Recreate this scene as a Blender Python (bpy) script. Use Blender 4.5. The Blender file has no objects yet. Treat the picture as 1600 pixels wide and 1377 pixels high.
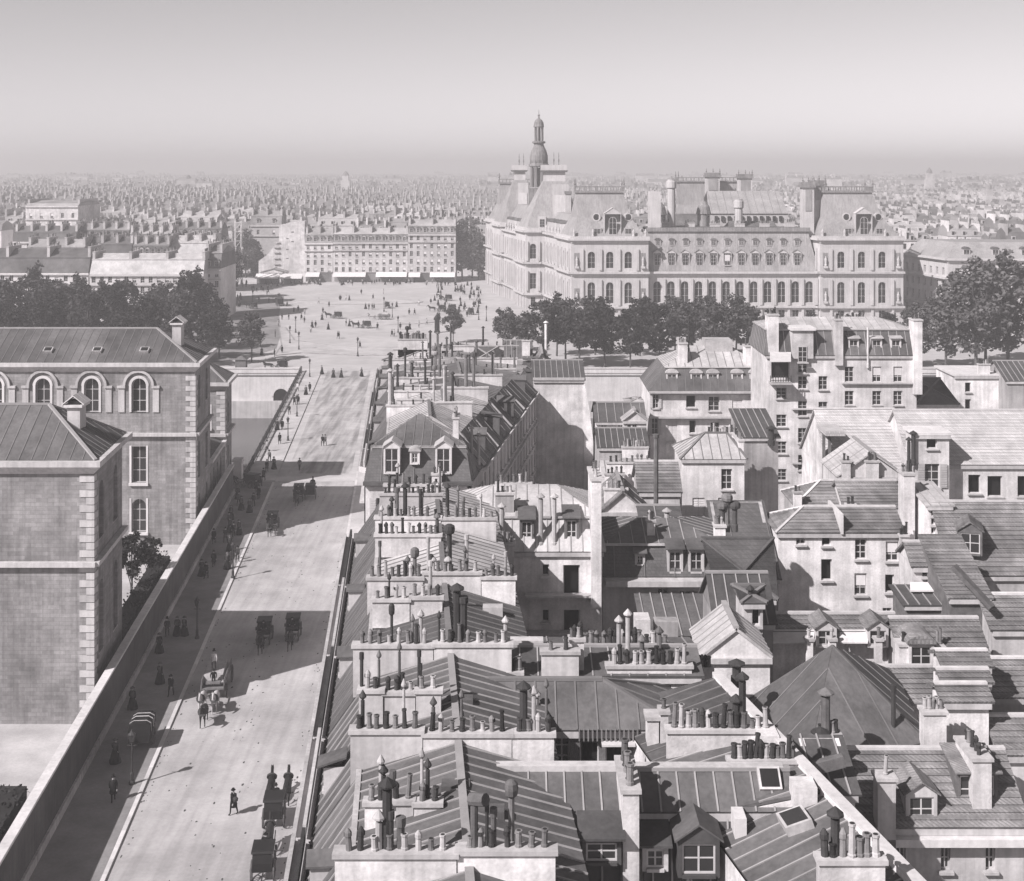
import bpy, bmesh, math, random
from mathutils import Vector as V, Matrix
R = math.radians
# ---------------------------------------------------------------- camera, sky, sun, exposure
sc = bpy.context.scene
COL = sc.collection
FX, XC, YH, H = 2100.0, 800.0, 262.0, 46.0      # level view camera with a falling front, 46 m above the street
cam = bpy.data.objects.new('camera', bpy.data.cameras.new('camera')); COL.objects.link(cam)
cam.location = (0, 0, H); cam.rotation_euler = (R(90), 0, 0)
cam.data.sensor_width = 36; cam.data.lens = 36 * FX / 1600; cam.data.shift_y = -(688.5 - YH) / 1600
cam.data.clip_start = 1; cam.data.clip_end = 20000
sc.camera = cam
SUN_EL, SUN_AZ = 40, 50                          # sun stands behind the camera to the left: light travels right and away
dx, dy = math.sin(R(SUN_AZ)), math.cos(R(SUN_AZ))
world = bpy.data.worlds.new('World'); sc.world = world; world.use_nodes = True
nt = world.node_tree; nt.nodes.clear()
sky = nt.nodes.new('ShaderNodeTexSky'); sky.sky_type = 'NISHITA'; sky.sun_disc = False
sky.sun_elevation = R(SUN_EL); sky.sun_rotation = R(180 + SUN_AZ); sky.dust_density = 0.5; sky.air_density = 0.7
bw = nt.nodes.new('ShaderNodeRGBToBW'); tint = nt.nodes.new('ShaderNodeMix'); tint.data_type = 'RGBA'; tint.blend_type = 'MULTIPLY'
tint.inputs[0].default_value = 1; tint.inputs[7].default_value = (1.0, 0.955, 0.975, 1)
bg = nt.nodes.new('ShaderNodeBackground'); bg.inputs[1].default_value = 0.092
wo = nt.nodes.new('ShaderNodeOutputWorld')
nt.links.new(sky.outputs[0], bw.inputs[0]); nt.links.new(bw.outputs[0], tint.inputs[6])
nt.links.new(tint.outputs[2], bg.inputs[0]); nt.links.new(bg.outputs[0], wo.inputs[0])
sun = bpy.data.objects.new('sun', bpy.data.lights.new('sun', 'SUN')); COL.objects.link(sun)
sun.data.energy = 5.0; sun.data.angle = R(0.53); sun.data.color = (1.0, 0.962, 0.968)
sun.rotation_euler = V((dx * math.cos(R(SUN_EL)), dy * math.cos(R(SUN_EL)), -math.sin(R(SUN_EL)))).to_track_quat('-Z', 'Y').to_euler()
sun.location = (-60, -60, 90)
sc.view_settings.view_transform = 'Standard'; sc.view_settings.look = 'None'
sc.view_settings.exposure = 0.6; sc.view_settings.gamma = 1; sc.view_settings.use_curve_mapping = False
try:
    sc.cycles.max_bounces = 6; sc.cycles.diffuse_bounces = 2; sc.cycles.glossy_bounces = 2; sc.cycles.volume_bounces = 1
    sc.cycles.transmission_bounces = 2; sc.cycles.use_denoising = True
except Exception: pass

# ---------------------------------------------------------------- coordinates
def at(px, py, d): return V(((px - XC) / FX * d, d, H - (py - YH) / FX * d))
def onz(px, py, z=0.0):
    d = (H - z) * FX / (py - YH); return V(((px - XC) / FX * d, d, z))
SK = 0.077
def st(s, d, z=0.0): return V((s - SK * d, d, z))       # street frame: s metres right of the axis, d metres on

# ---------------------------------------------------------------- materials (the photograph is monochrome)
MATS = {}
def mat(name, g, var=.18, scale=.8, rough=.85, bump=0., streak=0., objvar=.12, spec=.06, metal=0., brick=None, tiles=None, patch=0., sdir=(2.2, 2.2, .12)):
    m = bpy.data.materials.new(name); m.use_nodes = True; n = m.node_tree.nodes; l = m.node_tree.links
    b = n['Principled BSDF']; b.inputs['Roughness'].default_value = rough; b.inputs['Specular IOR Level'].default_value = spec
    b.inputs['Metallic'].default_value = metal
    geo = n.new('ShaderNodeNewGeometry')
    def noise(sc_, det=4, vec=None):
        t = n.new('ShaderNodeTexNoise'); t.inputs['Scale'].default_value = sc_; t.inputs['Detail'].default_value = det
        l.new(vec or geo.outputs['Position'], t.inputs['Vector']); return t.outputs['Fac']
    def remap(f, lo, hi, a=.3, b_=.7):
        r = n.new('ShaderNodeMapRange'); r.inputs[1].default_value = a; r.inputs[2].default_value = b_
        r.inputs[3].default_value = lo; r.inputs[4].default_value = hi; l.new(f, r.inputs[0]); return r.outputs[0]
    def mul(a, b_):
        x = n.new('ShaderNodeMath'); x.operation = 'MULTIPLY'
        for i, s in enumerate((a, b_)):
            if isinstance(s, (int, float)): x.inputs[i].default_value = s
            else: l.new(s, x.inputs[i])
        return x.outputs[0]
    val = mul(remap(noise(scale), 1 - var, 1 + var), g)
    fine = noise(scale * 9, 3)
    val = mul(val, remap(fine, 1 - var * .5, 1 + var * .5))
    if patch:
        val = mul(val, remap(noise(scale * .23, 5), 1 - patch, 1 + patch * .4, .38, .62))
    if streak:
        mp = n.new('ShaderNodeMapping'); mp.inputs['Scale'].default_value = sdir; l.new(geo.outputs['Position'], mp.inputs[0])
        val = mul(val, remap(noise(1.3, 4, mp.outputs[0]), 1 - streak, 1 + streak * .25, .35, .6))
    if objvar:
        oi = n.new('ShaderNodeObjectInfo'); val = mul(val, remap(oi.outputs['Random'], 1 - objvar, 1 + objvar, 0, 1))
    height = fine
    if brick or tiles:
        sep = n.new('ShaderNodeSeparateXYZ'); l.new(geo.outputs['Position'], sep.inputs[0])
        ad = n.new('ShaderNodeMath'); ad.operation = 'ADD'; l.new(sep.outputs[0], ad.inputs[0]); l.new(sep.outputs[1], ad.inputs[1])
        cb = n.new('ShaderNodeCombineXYZ'); l.new(ad.outputs[0], cb.inputs[0]); l.new(sep.outputs[2], cb.inputs[1])
        bt = n.new('ShaderNodeTexBrick'); l.new(cb.outputs[0], bt.inputs['Vector']); bw_, bh, mo = brick or tiles
        bt.inputs['Scale'].default_value = 1; bt.inputs['Brick Width'].default_value = bw_; bt.inputs['Row Height'].default_value = bh
        bt.inputs['Mortar Size'].default_value = mo; bt.inputs['Color1'].default_value = (1.1,) * 3 + (1,); bt.inputs['Color2'].default_value = (.86,) * 3 + (1,)
        bt.inputs['Mortar'].default_value = (.74,) * 3 + (1,); bt.inputs['Bias'].default_value = 0; bt.inputs['Mortar Smooth'].default_value = .4
        s2 = n.new('ShaderNodeSeparateColor'); l.new(bt.outputs['Color'], s2.inputs[0]); val = mul(val, s2.outputs[0]); height = s2.outputs[0]
    cc = n.new('ShaderNodeCombineColor'); l.new(val, cc.inputs[0]); l.new(mul(val, .965), cc.inputs[1]); l.new(mul(val, .972), cc.inputs[2])
    l.new(cc.outputs[0], b.inputs['Base Color'])
    if bump:
        bp = n.new('ShaderNodeBump'); bp.inputs['Strength'].default_value = bump; bp.inputs['Distance'].default_value = .06
        l.new(height, bp.inputs['Height']); l.new(bp.outputs[0], b.inputs['Normal'])
    MATS[name] = m
    return m
mat('road', .37, .12, .35, spec=0., streak=.13, sdir=(1.1, .05, 1), patch=.18, objvar=0); mat('paving', .41, .12, .5, spec=0., bump=0., patch=.15, objvar=0)
mat('asphalt_walk', .22, .14, .5, spec=0., bump=0., patch=.2, objvar=0); mat('square_paving', .4, .08, .3, spec=0., patch=.1, objvar=0); mat('dung', .07, .3, 3, objvar=.3); mat('track', .3, .3, 1.2, patch=.3, objvar=.1)
mat('deck', .36, .12, .5, spec=0., bump=0., streak=.42, patch=.12, sdir=(.62, .05, .3), objvar=0)
mat('earth', .24, .25, .3, spec=0., bump=.3, patch=.3, objvar=0); mat('kerb', .5, .1, 1)
mat('water', .075, .2, .08, rough=.25, bump=.4, spec=.5, objvar=0)
mat('ashlar', .24, .2, .5, bump=.4, streak=.2, patch=.15, brick=(.95, .34, .014), objvar=.04)
mat('stone', .42, .12, .6, bump=.2, streak=.15); mat('stone_lt', .54, .1, .6, bump=.15, streak=.1, objvar=.06)
mat('hdv_stone', .44, .1, .35, bump=.15, streak=.12, objvar=.06); mat('hdv_slate', .28, .15, .3, rough=.6, streak=.2, objvar=.08)
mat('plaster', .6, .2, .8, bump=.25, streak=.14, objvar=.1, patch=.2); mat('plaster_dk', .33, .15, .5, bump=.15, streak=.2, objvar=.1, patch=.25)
mat('plaster_old', .5, .15, .5, bump=.25, streak=.15, objvar=.12, patch=.25)
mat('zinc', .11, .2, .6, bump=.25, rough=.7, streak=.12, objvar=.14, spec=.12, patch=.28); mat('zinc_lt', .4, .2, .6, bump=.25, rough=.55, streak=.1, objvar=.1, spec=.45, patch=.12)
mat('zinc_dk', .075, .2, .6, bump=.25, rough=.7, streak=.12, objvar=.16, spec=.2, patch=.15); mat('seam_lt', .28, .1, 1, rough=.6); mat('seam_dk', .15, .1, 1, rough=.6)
mat('slate', .09, .2, .6, rough=.6, bump=.35, tiles=(.3, .22, .02), objvar=.12, spec=.2); mat('tile', .21, .3, .9, bump=.6, tiles=(.24, .3, .05), objvar=.15, patch=.3)
mat('tile_lt', .45, .14, .8, bump=.3, tiles=(.24, .28, .04), objvar=.03, patch=.15); mat('ridge_tile', .5, .15, 2, objvar=.2)
mat('pot_clay', .15, .2, 3, objvar=.35); mat('pot_lt', .34, .15, 3, objvar=.2); mat('pot_dk', .04, .2, 3, objvar=.4)
mat('soot', .03, .1, 3, objvar=.2); mat('iron', .04, .2, 2, rough=.6, objvar=.15, spec=.15); mat('pipe', .12, .25, 2, rough=.6, objvar=.45)
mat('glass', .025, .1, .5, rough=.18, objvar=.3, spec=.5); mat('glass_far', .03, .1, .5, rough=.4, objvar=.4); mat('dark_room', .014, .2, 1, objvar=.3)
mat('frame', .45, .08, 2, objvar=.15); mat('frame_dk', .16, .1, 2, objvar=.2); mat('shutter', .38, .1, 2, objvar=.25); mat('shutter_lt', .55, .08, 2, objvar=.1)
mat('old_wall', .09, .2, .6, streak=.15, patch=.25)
mat('canvas', .6, .08, 1, objvar=.1); mat('blind', .6, .06, 2, objvar=.12); mat('timber', .12, .25, 2, bump=.3, objvar=.2)
mat('leaf', .06, .25, .6, rough=.7, objvar=.2); mat('leaf_dk', .03, .25, .6, rough=.7, objvar=.2); mat('leaf_far', .1, .25, .6, rough=.7, objvar=.2)
mat('bark', .09, .2, 2, bump=.4)
mat('cloth_dk', .012, .2, 4, objvar=.5); mat('cloth_md', .07, .2, 4, objvar=.6); mat('cloth_lt', .4, .15, 4, objvar=.3); mat('skin', .32, .1, 4)
mat('horse_dk', .02, .25, 3, rough=.6, objvar=.4); mat('horse_lt', .42, .2, 3, objvar=.2); mat('coach', .012, .15, 2, rough=.5, spec=.15, objvar=.3); mat('wheel', .08, .2, 3)
mat('far_wall', .5, .2, .12, objvar=.25, patch=.15); mat('far_roof', .26, .25, .12, objvar=.35); mat('far_dark', .16, .25, .15, objvar=.3)

# ---------------------------------------------------------------- mesh building
class MB:
    def __init__(s): s.v = []; s.f = []; s.m = []; s.mi = 0
    def add(s, vs, fs):
        o = len(s.v); s.v += [V(p) for p in vs]
        for f in fs: s.f.append([i + o for i in f]); s.m.append(s.mi)
        return s
    def poly(s, pts): return s.add(pts, [list(range(len(pts)))])
    def box(s, x0, x1, y0, y1, z0, z1):
        return s.add([(x0, y0, z0), (x1, y0, z0), (x1, y1, z0), (x0, y1, z0), (x0, y0, z1), (x1, y0, z1), (x1, y1, z1), (x0, y1, z1)],
                     [(3, 2, 1, 0), (4, 5, 6, 7), (0, 1, 5, 4), (1, 2, 6, 5), (2, 3, 7, 6), (3, 0, 4, 7)])
    def obox(s, c, a, b, h):     # centre of the base, two half-axes in plan, height vector
        c, a, b, h = V(c), V(a), V(b), V(h)
        q = [c - a - b, c + a - b, c + a + b, c - a + b]
        return s.add(q + [p + h for p in q], [(3, 2, 1, 0), (4, 5, 6, 7), (0, 1, 5, 4), (1, 2, 6, 5), (2, 3, 7, 6), (3, 0, 4, 7)])
    def extrude(s, pts, vec):
        n = len(pts); pts = [V(p) for p in pts]; vec = V(vec)
        return s.add(pts + [p + vec for p in pts], [list(range(n))[::-1], list(range(n, 2 * n))] + [(i, (i + 1) % n, n + (i + 1) % n, n + i) for i in range(n)])
    def prism(s, pts, z0, z1): return s.extrude([(p[0], p[1], z0) for p in pts], (0, 0, z1 - z0))
    def frustum(s, a, b):        # two rings of equal length
        n = len(a); return s.add(list(a) + list(b), [list(range(n))[::-1], list(range(n, 2 * n))] + [(i, (i + 1) % n, n + (i + 1) % n, n + i) for i in range(n)])
    def beam(s, p0, p1, w, h, up=None):
        p0, p1 = V(p0), V(p1); t = (p1 - p0); t.normalize(); u = V(up) if up else V((0, 0, 1))
        a = t.cross(u)
        if a.length < 1e-4: a = t.cross(V((1, 0, 0)))
        a.normalize(); u = a.cross(t); a = a * w / 2; u = u * h / 2
        return s.frustum([p0 - a - u, p0 + a - u, p0 + a + u, p0 - a + u], [p1 - a - u, p1 + a - u, p1 + a + u, p1 - a + u])
    def cyl(s, p0, p1, r0, r1=None, n=8):
        p0, p1 = V(p0), V(p1); r1 = r0 if r1 is None else r1; t = (p1 - p0).normalized()
        a = t.cross(V((0, 0, 1)));
        if a.length < 1e-3: a = V((1, 0, 0))
        a.normalize(); b = t.cross(a)
        ring = lambda p, r: [p + a * (r * math.cos(2 * math.pi * i / n)) + b * (r * math.sin(2 * math.pi * i / n)) for i in range(n)]
        return s.frustum(ring(p0, r0), ring(p1, r1))
    def lathe(s, c, prof, n=10):
        c = V(c); o = len(s.v); k = len(prof)
        for r, z in prof:
            for i in range(n): s.v.append(c + V((r * math.cos(2 * math.pi * i / n), r * math.sin(2 * math.pi * i / n), z)))
        fs = [[(j * n + i), (j * n + (i + 1) % n), ((j + 1) * n + (i + 1) % n), ((j + 1) * n + i)] for j in range(k - 1) for i in range(n)]
        fs += [list(range(n))[::-1], [(k - 1) * n + i for i in range(n)]]
        for f in fs: s.f.append([i + o for i in f]); s.m.append(s.mi)
        return s
    def mesh(s, name, mats, off=V((0, 0, 0)), smooth=False):
        me = bpy.data.meshes.new(name); me.from_pydata([p - off for p in s.v], [], s.f)
        for m in (mats if isinstance(mats, (list, tuple)) else [mats]): me.materials.append(MATS[m])
        if len(me.materials) > 1: me.polygons.foreach_set('material_index', s.m)
        if smooth: me.polygons.foreach_set('use_smooth', [True] * len(me.polygons))
        me.update(); return me
    def build(s, name, mats, parent=None, smooth=False):
        off = origin(parent); o = bpy.data.objects.new(name, s.mesh(name, mats, off, smooth)); COL.objects.link(o)
        if parent: o.parent = parent
        return o
def origin(o):
    p = V((0, 0, 0))
    while o is not None: p += o.location; o = o.parent
    return p
def put(name, me, parent, loc, rz=0., scale=None):       # a piece that shares its mesh with its likes; loc in world space, parent chain unrotated
    o = bpy.data.objects.new(name, me); COL.objects.link(o); o.parent = parent
    o.location = V(loc) - origin(parent); o.rotation_euler = (0, 0, rz)
    if scale: o.scale = scale
    return o
def child(name, me, parent):                             # a sub-piece in the frame of its part
    o = bpy.data.objects.new(name, me); COL.objects.link(o); o.parent = parent; return o
def tag(o, label, cat, group=None):
    o['label'] = label; o['category'] = cat
    if group: o['group'] = group
    return o
def thing(name, label, cat, loc=(0, 0, 0), rz=0., group=None):
    o = bpy.data.objects.new(name, None); COL.objects.link(o); o.location = loc; o.rotation_euler = (0, 0, rz); o.empty_display_size = .3
    return tag(o, label, cat, group)
def struct(name, mb, m, kind='structure', label=None):
    o = mb.build(name, m); o['kind'] = kind
    if label: o['label'] = label
    return o
def copy_tree(o, parent=None):
    c = o.copy(); COL.objects.link(c); c.parent = parent
    for ch in o.children: copy_tree(ch, c)
    return c
rng = random.Random(7)

# ---------------------------------------------------------------- windows
WC = {}
def arch_pts(w, z0, z1, y, n=8):      # outline of an opening whose top is a half round
    r = w / 2; zc = z1 - r
    return [(-r, y, z0), (r, y, z0)] + [(r * math.cos(math.pi * i / n), y, zc + r * math.sin(math.pi * i / n)) for i in range(n + 1)]
def win_meshes(w, h, arch, style):
    k = (round(w, 2), round(h, 2), arch, style)
    if k in WC: return WC[k]
    r = w / 2; fr = MB(); t = .07 if w < 2.2 else .1
    top = h - (r if arch else 0)
    fr.box(-r, -r + t, 0, .08, 0, top); fr.box(r - t, r, 0, .08, 0, top); fr.box(-r + t, r - t, 0, .08, 0, t)
    if style != 'dark':
        fr.box(-t * .5, t * .5, .004, .076, t, h - t)
        nb = 2 if h > 1.3 else 1
        for i in range(1, nb + 1): fr.box(-r + t, r - t, .01, .07, h * i / (nb + 1) - .03, h * i / (nb + 1) + .03)
    if arch:
        n = 8
        for i in range(n):
            a0, a1 = math.pi * i / n, math.pi * (i + 1) / n
            fr.extrude([(r * math.cos(a0), 0, top + r * math.sin(a0)), ((r - t) * math.cos(a0), 0, top + (r - t) * math.sin(a0)),
                        ((r - t) * math.cos(a1), 0, top + (r - t) * math.sin(a1)), (r * math.cos(a1), 0, top + r * math.sin(a1))], (0, .08, 0))
    else: fr.box(-r + t, r - t, 0, .08, h - t, h)
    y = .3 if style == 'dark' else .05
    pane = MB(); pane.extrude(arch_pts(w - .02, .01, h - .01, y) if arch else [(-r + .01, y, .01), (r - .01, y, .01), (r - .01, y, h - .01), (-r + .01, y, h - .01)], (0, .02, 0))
    sh = MB(); sh.box(-r, -.02, -.05, -.01, .02, h - .02)
    for i in range(int(h / .22)): sh.box(-r + .06, -.08, -.075, -.05, .1 + i * .22, .1 + i * .22 + .12)
    so = MB(); so.box(-r - r, -r - .03, -.32, -.27, 0, h)
    for i in range(int(h / .22)): so.box(-r - r + .06, -r - .09, -.345, -.32, .1 + i * .22, .1 + i * .22 + .12)
    sill = MB(); sill.box(-r - .12, r + .12, -.4, -.02, -.14, -.005)
    bl = MB(); bl.box(-r + .05, r - .05, -.03, -.012, h * .42, h - .03)
    far = style.startswith('far')
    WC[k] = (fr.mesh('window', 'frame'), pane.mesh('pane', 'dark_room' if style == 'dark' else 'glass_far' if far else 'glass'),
             sh.mesh('shutter', 'shutter_lt'), so.mesh('shutter', 'shutter'), sill.mesh('sill', 'stone'), bl.mesh('blind', 'blind'))
    return WC[k]
def window(parent, loc, rz, w, h, style='case', arch=False):
    fr, pane, sh, so, sill, bl = win_meshes(w, h, arch, 'dark' if style == 'dark' else 'far' if style == 'far' else 'case')
    o = put('window', fr, parent, loc, rz); child('pane', pane, o)
    if style != 'far': child('sill', sill, o)
    if style == 'shut':
        child('shutter', sh, o); c = child('shutter', sh, o); c.scale.x = -1
    if style == 'open':
        child('shutter', so, o); c = child('shutter', so, o); c.scale.x = -1
    if style in ('blind',): child('blind', bl, o)
    return o
def wall(parent, p0, p1, z0, z1, holes=(), m='plaster', name='wall', depth=.28, top=None, win=True):
    """Outer leaf from p0 to p1 (left to right from outside) with real openings. hole = (u0,u1,za,zb,style[,arch])"""
    p0, p1 = V((p0[0], p0[1], 0)), V((p1[0], p1[1], 0)); L = (p1 - p0).length; t = (p1 - p0) / L; n_in = V((-t.y, t.x, 0))
    holes = [h for h in holes if h[0] > .02 and h[1] < L - .02 and h[2] >= z0 and h[3] < z1]
    us = sorted({0, L} | {h[0] for h in holes} | {h[1] for h in holes}); zs = sorted({z0, z1} | {h[2] for h in holes} | {h[3] for h in holes})
    mb = MB(); P = lambda u, z, dd=0.: p0 + t * u + n_in * dd + V((0, 0, z))
    for j in range(len(zs) - 1):
        zc = (zs[j] + zs[j + 1]) / 2; start = None
        for i in range(len(us) - 1):
            uc = (us[i] + us[i + 1]) / 2; inside = any(h[0] < uc < h[1] and h[2] < zc < h[3] for h in holes)
            if not inside and start is None: start = us[i]
            if start is not None and (inside or i == len(us) - 2):
                e = us[i] if inside else us[i + 1]
                mb.poly([P(start, zs[j]), P(e, zs[j]), P(e, zs[j + 1]), P(start, zs[j + 1])]); start = None
    rz = math.atan2(t.y, t.x)
    for h in holes:
        u0, u1, a, b = h[:4]; style = h[4] if len(h) > 4 else 'case'; arch = len(h) > 5 and h[5]; D = depth
        w_ = u1 - u0; uc = (u0 + u1) / 2
        if arch:
            ap = arch_pts(w_, a, b, 0, 8); ring = [(uc + q[0], q[2]) for q in ap]
            half = len(ring)
            arcp = ring[2:]        # right spring to left spring
            mid = len(arcp) // 2
            mb.poly([P(u1, arcp[0][1])] + [P(u1, b)] + [P(*q) for q in arcp[mid:0:-1]])
            mb.poly([P(u0, b), P(u0, arcp[-1][1])] + [P(*q) for q in arcp[-2:mid - 1:-1]])
            pts = [(u0, a), (u1, a)] + arcp
        else: pts = [(u0, a), (u1, a), (u1, b), (u0, b)]
        for i in range(len(pts)):
            q, r_ = pts[i], pts[(i + 1) % len(pts)]
            if (V(q) - V(r_)).length < 1e-4: continue
            mb.poly([P(*r_), P(*q), P(q[0], q[1], D), P(r_[0], r_[1], D)])
        if win: window(parent, P(uc, a, D - .1), rz, w_, b - a, style, arch)
    return mb.build(name, m, parent)

# ---------------------------------------------------------------- roofs
def clip(poly, o, n):      # keep the side where (p-o).n >= 0
    out = []
    for i in range(len(poly)):
        a, b = poly[i], poly[(i + 1) % len(poly)]; da, db = (a - o).dot(n), (b - o).dot(n)
        if da >= 0: out.append(a)
        if da * db < 0: out.append(a + (b - a) * (da / (da - db)))
    return out
def slope(parent, pts, m='zinc', pitch=.75, seam='seam_lt', axis=None, pieces=True, name='roof_slope', piece='zinc_panel', thick=.12, phase=.5, every=1):
    """One roof slope (convex polygon, first edge = eave) with its sheets and standing seams as real pieces."""
    pts = [V(p) for p in pts]; n = V((0, 0, 0))
    for i in range(1, len(pts) - 1): n += (pts[i] - pts[0]).cross(pts[i + 1] - pts[0])
    n.normalize()
    if n.z < 0: n = -n; pts = [pts[1], pts[0]] + pts[:1:-1] if len(pts) > 2 else pts
    base = MB().extrude([p - n * thick for p in pts], n * thick).build(name, m, parent)
    ax = (V(axis) if axis else pts[1] - pts[0]); ax -= n * ax.dot(n); ax.normalize()
    ks = [(p - pts[0]).dot(ax) for p in pts]; lo, hi = min(ks), max(ks)
    k = lo + pitch * phase; cuts = [lo]
    while k < hi - .15: cuts.append(k); k += pitch
    cuts.append(hi)
    if pieces:
        for i in range(len(cuts) - 1):
            q = clip(clip(pts, pts[0] + ax * (cuts[i] + .015), ax), pts[0] + ax * (cuts[i + 1] - .015), -ax)
            if len(q) > 2: MB().extrude([p + n * .002 for p in q], n * .022).build(piece, m, base)
    for i in range(1, len(cuts) - 1):
        if (i % every): continue
        o = pts[0] + ax * cuts[i]; hit = []
        for j in range(len(pts)):
            a, b = pts[j], pts[(j + 1) % len(pts)]; da, db = (a - o).dot(ax), (b - o).dot(ax)
            if da * db < 0: hit.append(a + (b - a) * (da / (da - db)))
        if len(hit) == 2 and (hit[0] - hit[1]).length > .2:
            b_ = MB().beam(hit[0] + n * .035, hit[1] + n * .035, .07, .07, n)
            b_.build('seam', seam, base)
    return base
def tile_slope(parent, pts, m='tile', course=.38, **kw):
    hi_ = .04 if m == 'tile_lt' else .075
    """Tiled slope: each course is a board-like strip whose lower edge stands proud."""
    pts = [V(p) for p in pts]; n = V((0, 0, 0))
    for i in range(1, len(pts) - 1): n += (pts[i] - pts[0]).cross(pts[i + 1] - pts[0])
    n.normalize()
    if n.z < 0: n = -n
    base = MB().extrude([p - n * .12 for p in pts], n * .12).build('roof_slope', m, parent)
    ax = (pts[1] - pts[0]); ax -= n * ax.dot(n); ax.normalize(); up = n.cross(ax)
    if up.z < 0: up = -up
    ks = [(p - pts[0]).dot(up) for p in pts]; k = min(ks); hi = max(ks)
    while k < hi - .05:
        q = clip(clip(pts, pts[0] + up * k, up), pts[0] + up * min(k + course + .02, hi), -up)
        if len(q) > 2:
            lift = [p + n * (hi_ - hi_ * .8 * ((p - pts[0]).dot(up) - k) / course) for p in q]
            MB().frustum([p + n * .003 for p in q], lift).build('tile_course', m, base)
        k += course
    return base
POT = {}
def pot_mesh(kind):
    if kind not in POT:
        mb = MB(); mb.mi = 0
        if kind == 'tall': mb.lathe((0, 0, 0), [(.15, 0), (.17, .08), (.13, .12), (.11, .95), (.14, .97), (.14, 1.05), (.08, 1.05)], 8)
        elif kind == 'hood':
            mb.lathe((0, 0, 0), [(.14, 0), (.13, .5), (.16, .55), (.16, .7), (.05, .85)], 8); mb.mi = 1; mb.box(-.1, .1, -.17, -.1, .52, .68)
        elif kind == 'short': mb.lathe((0, 0, 0), [(.16, 0), (.15, .05), (.12, .08), (.115, .42), (.145, .45), (.145, .5), (.1, .5)], 8)
        else: mb.lathe((0, 0, 0), [(.17, 0), (.17, .1), (.14, .14), (.13, .6), (.165, .64), (.165, .72), (.1, .72)], 8)
        if kind != 'hood': mb.mi = 1; mb.lathe((0, 0, 0), [(.1, {'tall': 1.03, 'short': .48}.get(kind, .70)), (.1, {'tall': 1.055, 'short': .505}.get(kind, .725))], 8)
        POT[kind] = {m: mb.mesh('pot', [m, 'soot']) for m in ('pot_clay', 'pot_lt', 'pot_dk')}
    return POT[kind]
def chimney(parent, p0, p1, z0, z1, thick=.45, pots=0, m='plaster', coping=True, span=(.04, .96), size=1., kinds=('std', 'std', 'short', 'hood', 'std', 'hood', 'tall'), name='chimney', steps=True):
    """A chimney wall along p0-p1 with its coping and a row of pots."""
    p0, p1 = V((p0[0], p0[1], 0)), V((p1[0], p1[1], 0)); L = (p1 - p0).length; t = (p1 - p0) / L; n = V((-t.y, t.x, 0))
    o = MB().obox((p0 + p1) / 2 + V((0, 0, z0)), t * (L / 2), n * (thick / 2), (0, 0, z1 - z0)).build(name, m, parent)
    if coping: MB().obox((p0 + p1) / 2 + V((0, 0, z1)), t * (L / 2 + .09), n * (thick / 2 + .09), (0, 0, .16)).build('coping', 'stone', o)
    zt = z1 + (.16 if coping else 0)
    pots = int(pots * 1.35 + .5) if pots > 2 else pots
    for i in range(pots):
        u = L * (span[0] + (span[1] - span[0]) * (i + .5 + rng.uniform(-.15, .15)) / pots)
        kind = rng.choice(kinds); mm = rng.choice(['pot_clay', 'pot_clay', 'pot_lt', 'pot_dk', 'pot_dk'])
        s = size * rng.uniform(.85, 1.15)
        put('pot', pot_mesh(kind)[mm], o, p0 + t * u + n * rng.uniform(-.04, .04) + V((0, 0, zt)), rng.uniform(0, 6), (size * .78, size * .78, s * .8)).rotation_euler.x = rng.gauss(0, .05)
    return o
PIPE = {}
def flue(parent, loc, h, r=.11, cowl='cap', m='pipe'):
    k = (round(h, 1), round(r, 2), cowl, m)
    if k not in PIPE:
        mb = MB(); mb.lathe((0, 0, -.4), [(r * 1.3, 0), (r * 1.3, .5), (r, .55), (r, h + .4)], 8)
        c = MB()
        if cowl == 'cap': c.lathe((0, 0, h + .02), [(r * .3, 0), (r * 1.9, .12), (r * 1.9, .18), (.02, .42)], 8)
        elif cowl == 'elbow': c.cyl((-.14, 0, h + .1), (.5, 0, h + .25), r * 1.7, r * 1.7, 9)
        elif cowl == 'ball': c.lathe((0, 0, h), [(r, 0), (r * 2, .1), (r * 2.2, .3), (r * 2, .5), (r, .6), (.03, .62)], 9)
        else: c.lathe((0, 0, h), [(r * 1.3, -.05), (r * 1.3, .25), (r * .8, .25)], 8)
        PIPE[k] = (mb.mesh('flue_pipe', m), c.mesh('cowl', m))
    a, b = PIPE[k]; o = put('flue_pipe', a, parent, loc, rng.uniform(0, 6.28)); child('cowl', b, o); return o
DW = {}
def dormer_window(w, h):
    k = (round(w, 1), round(h, 1))
    if k not in DW:
        mb = MB(); r = w / 2; mb.box(-r, -r + .08, -.03, .05, 0, h); mb.box(r - .08, r, -.03, .05, 0, h); mb.box(-r + .08, r - .08, -.03, .05, 0, .08)
        mb.box(-r + .08, r - .08, -.03, .05, h - .08, h); mb.box(-.035, .035, -.02, .04, .08, h - .08); mb.box(-r + .08, r - .08, -.01, .03, h * .5, h * .5 + .05)
        mb.mi = 1; mb.box(-r + .04, r - .04, .01, .025, .04, h - .04); DW[k] = mb.mesh('window', ['frame', 'glass'])
    return DW[k]
DM = {}
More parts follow.
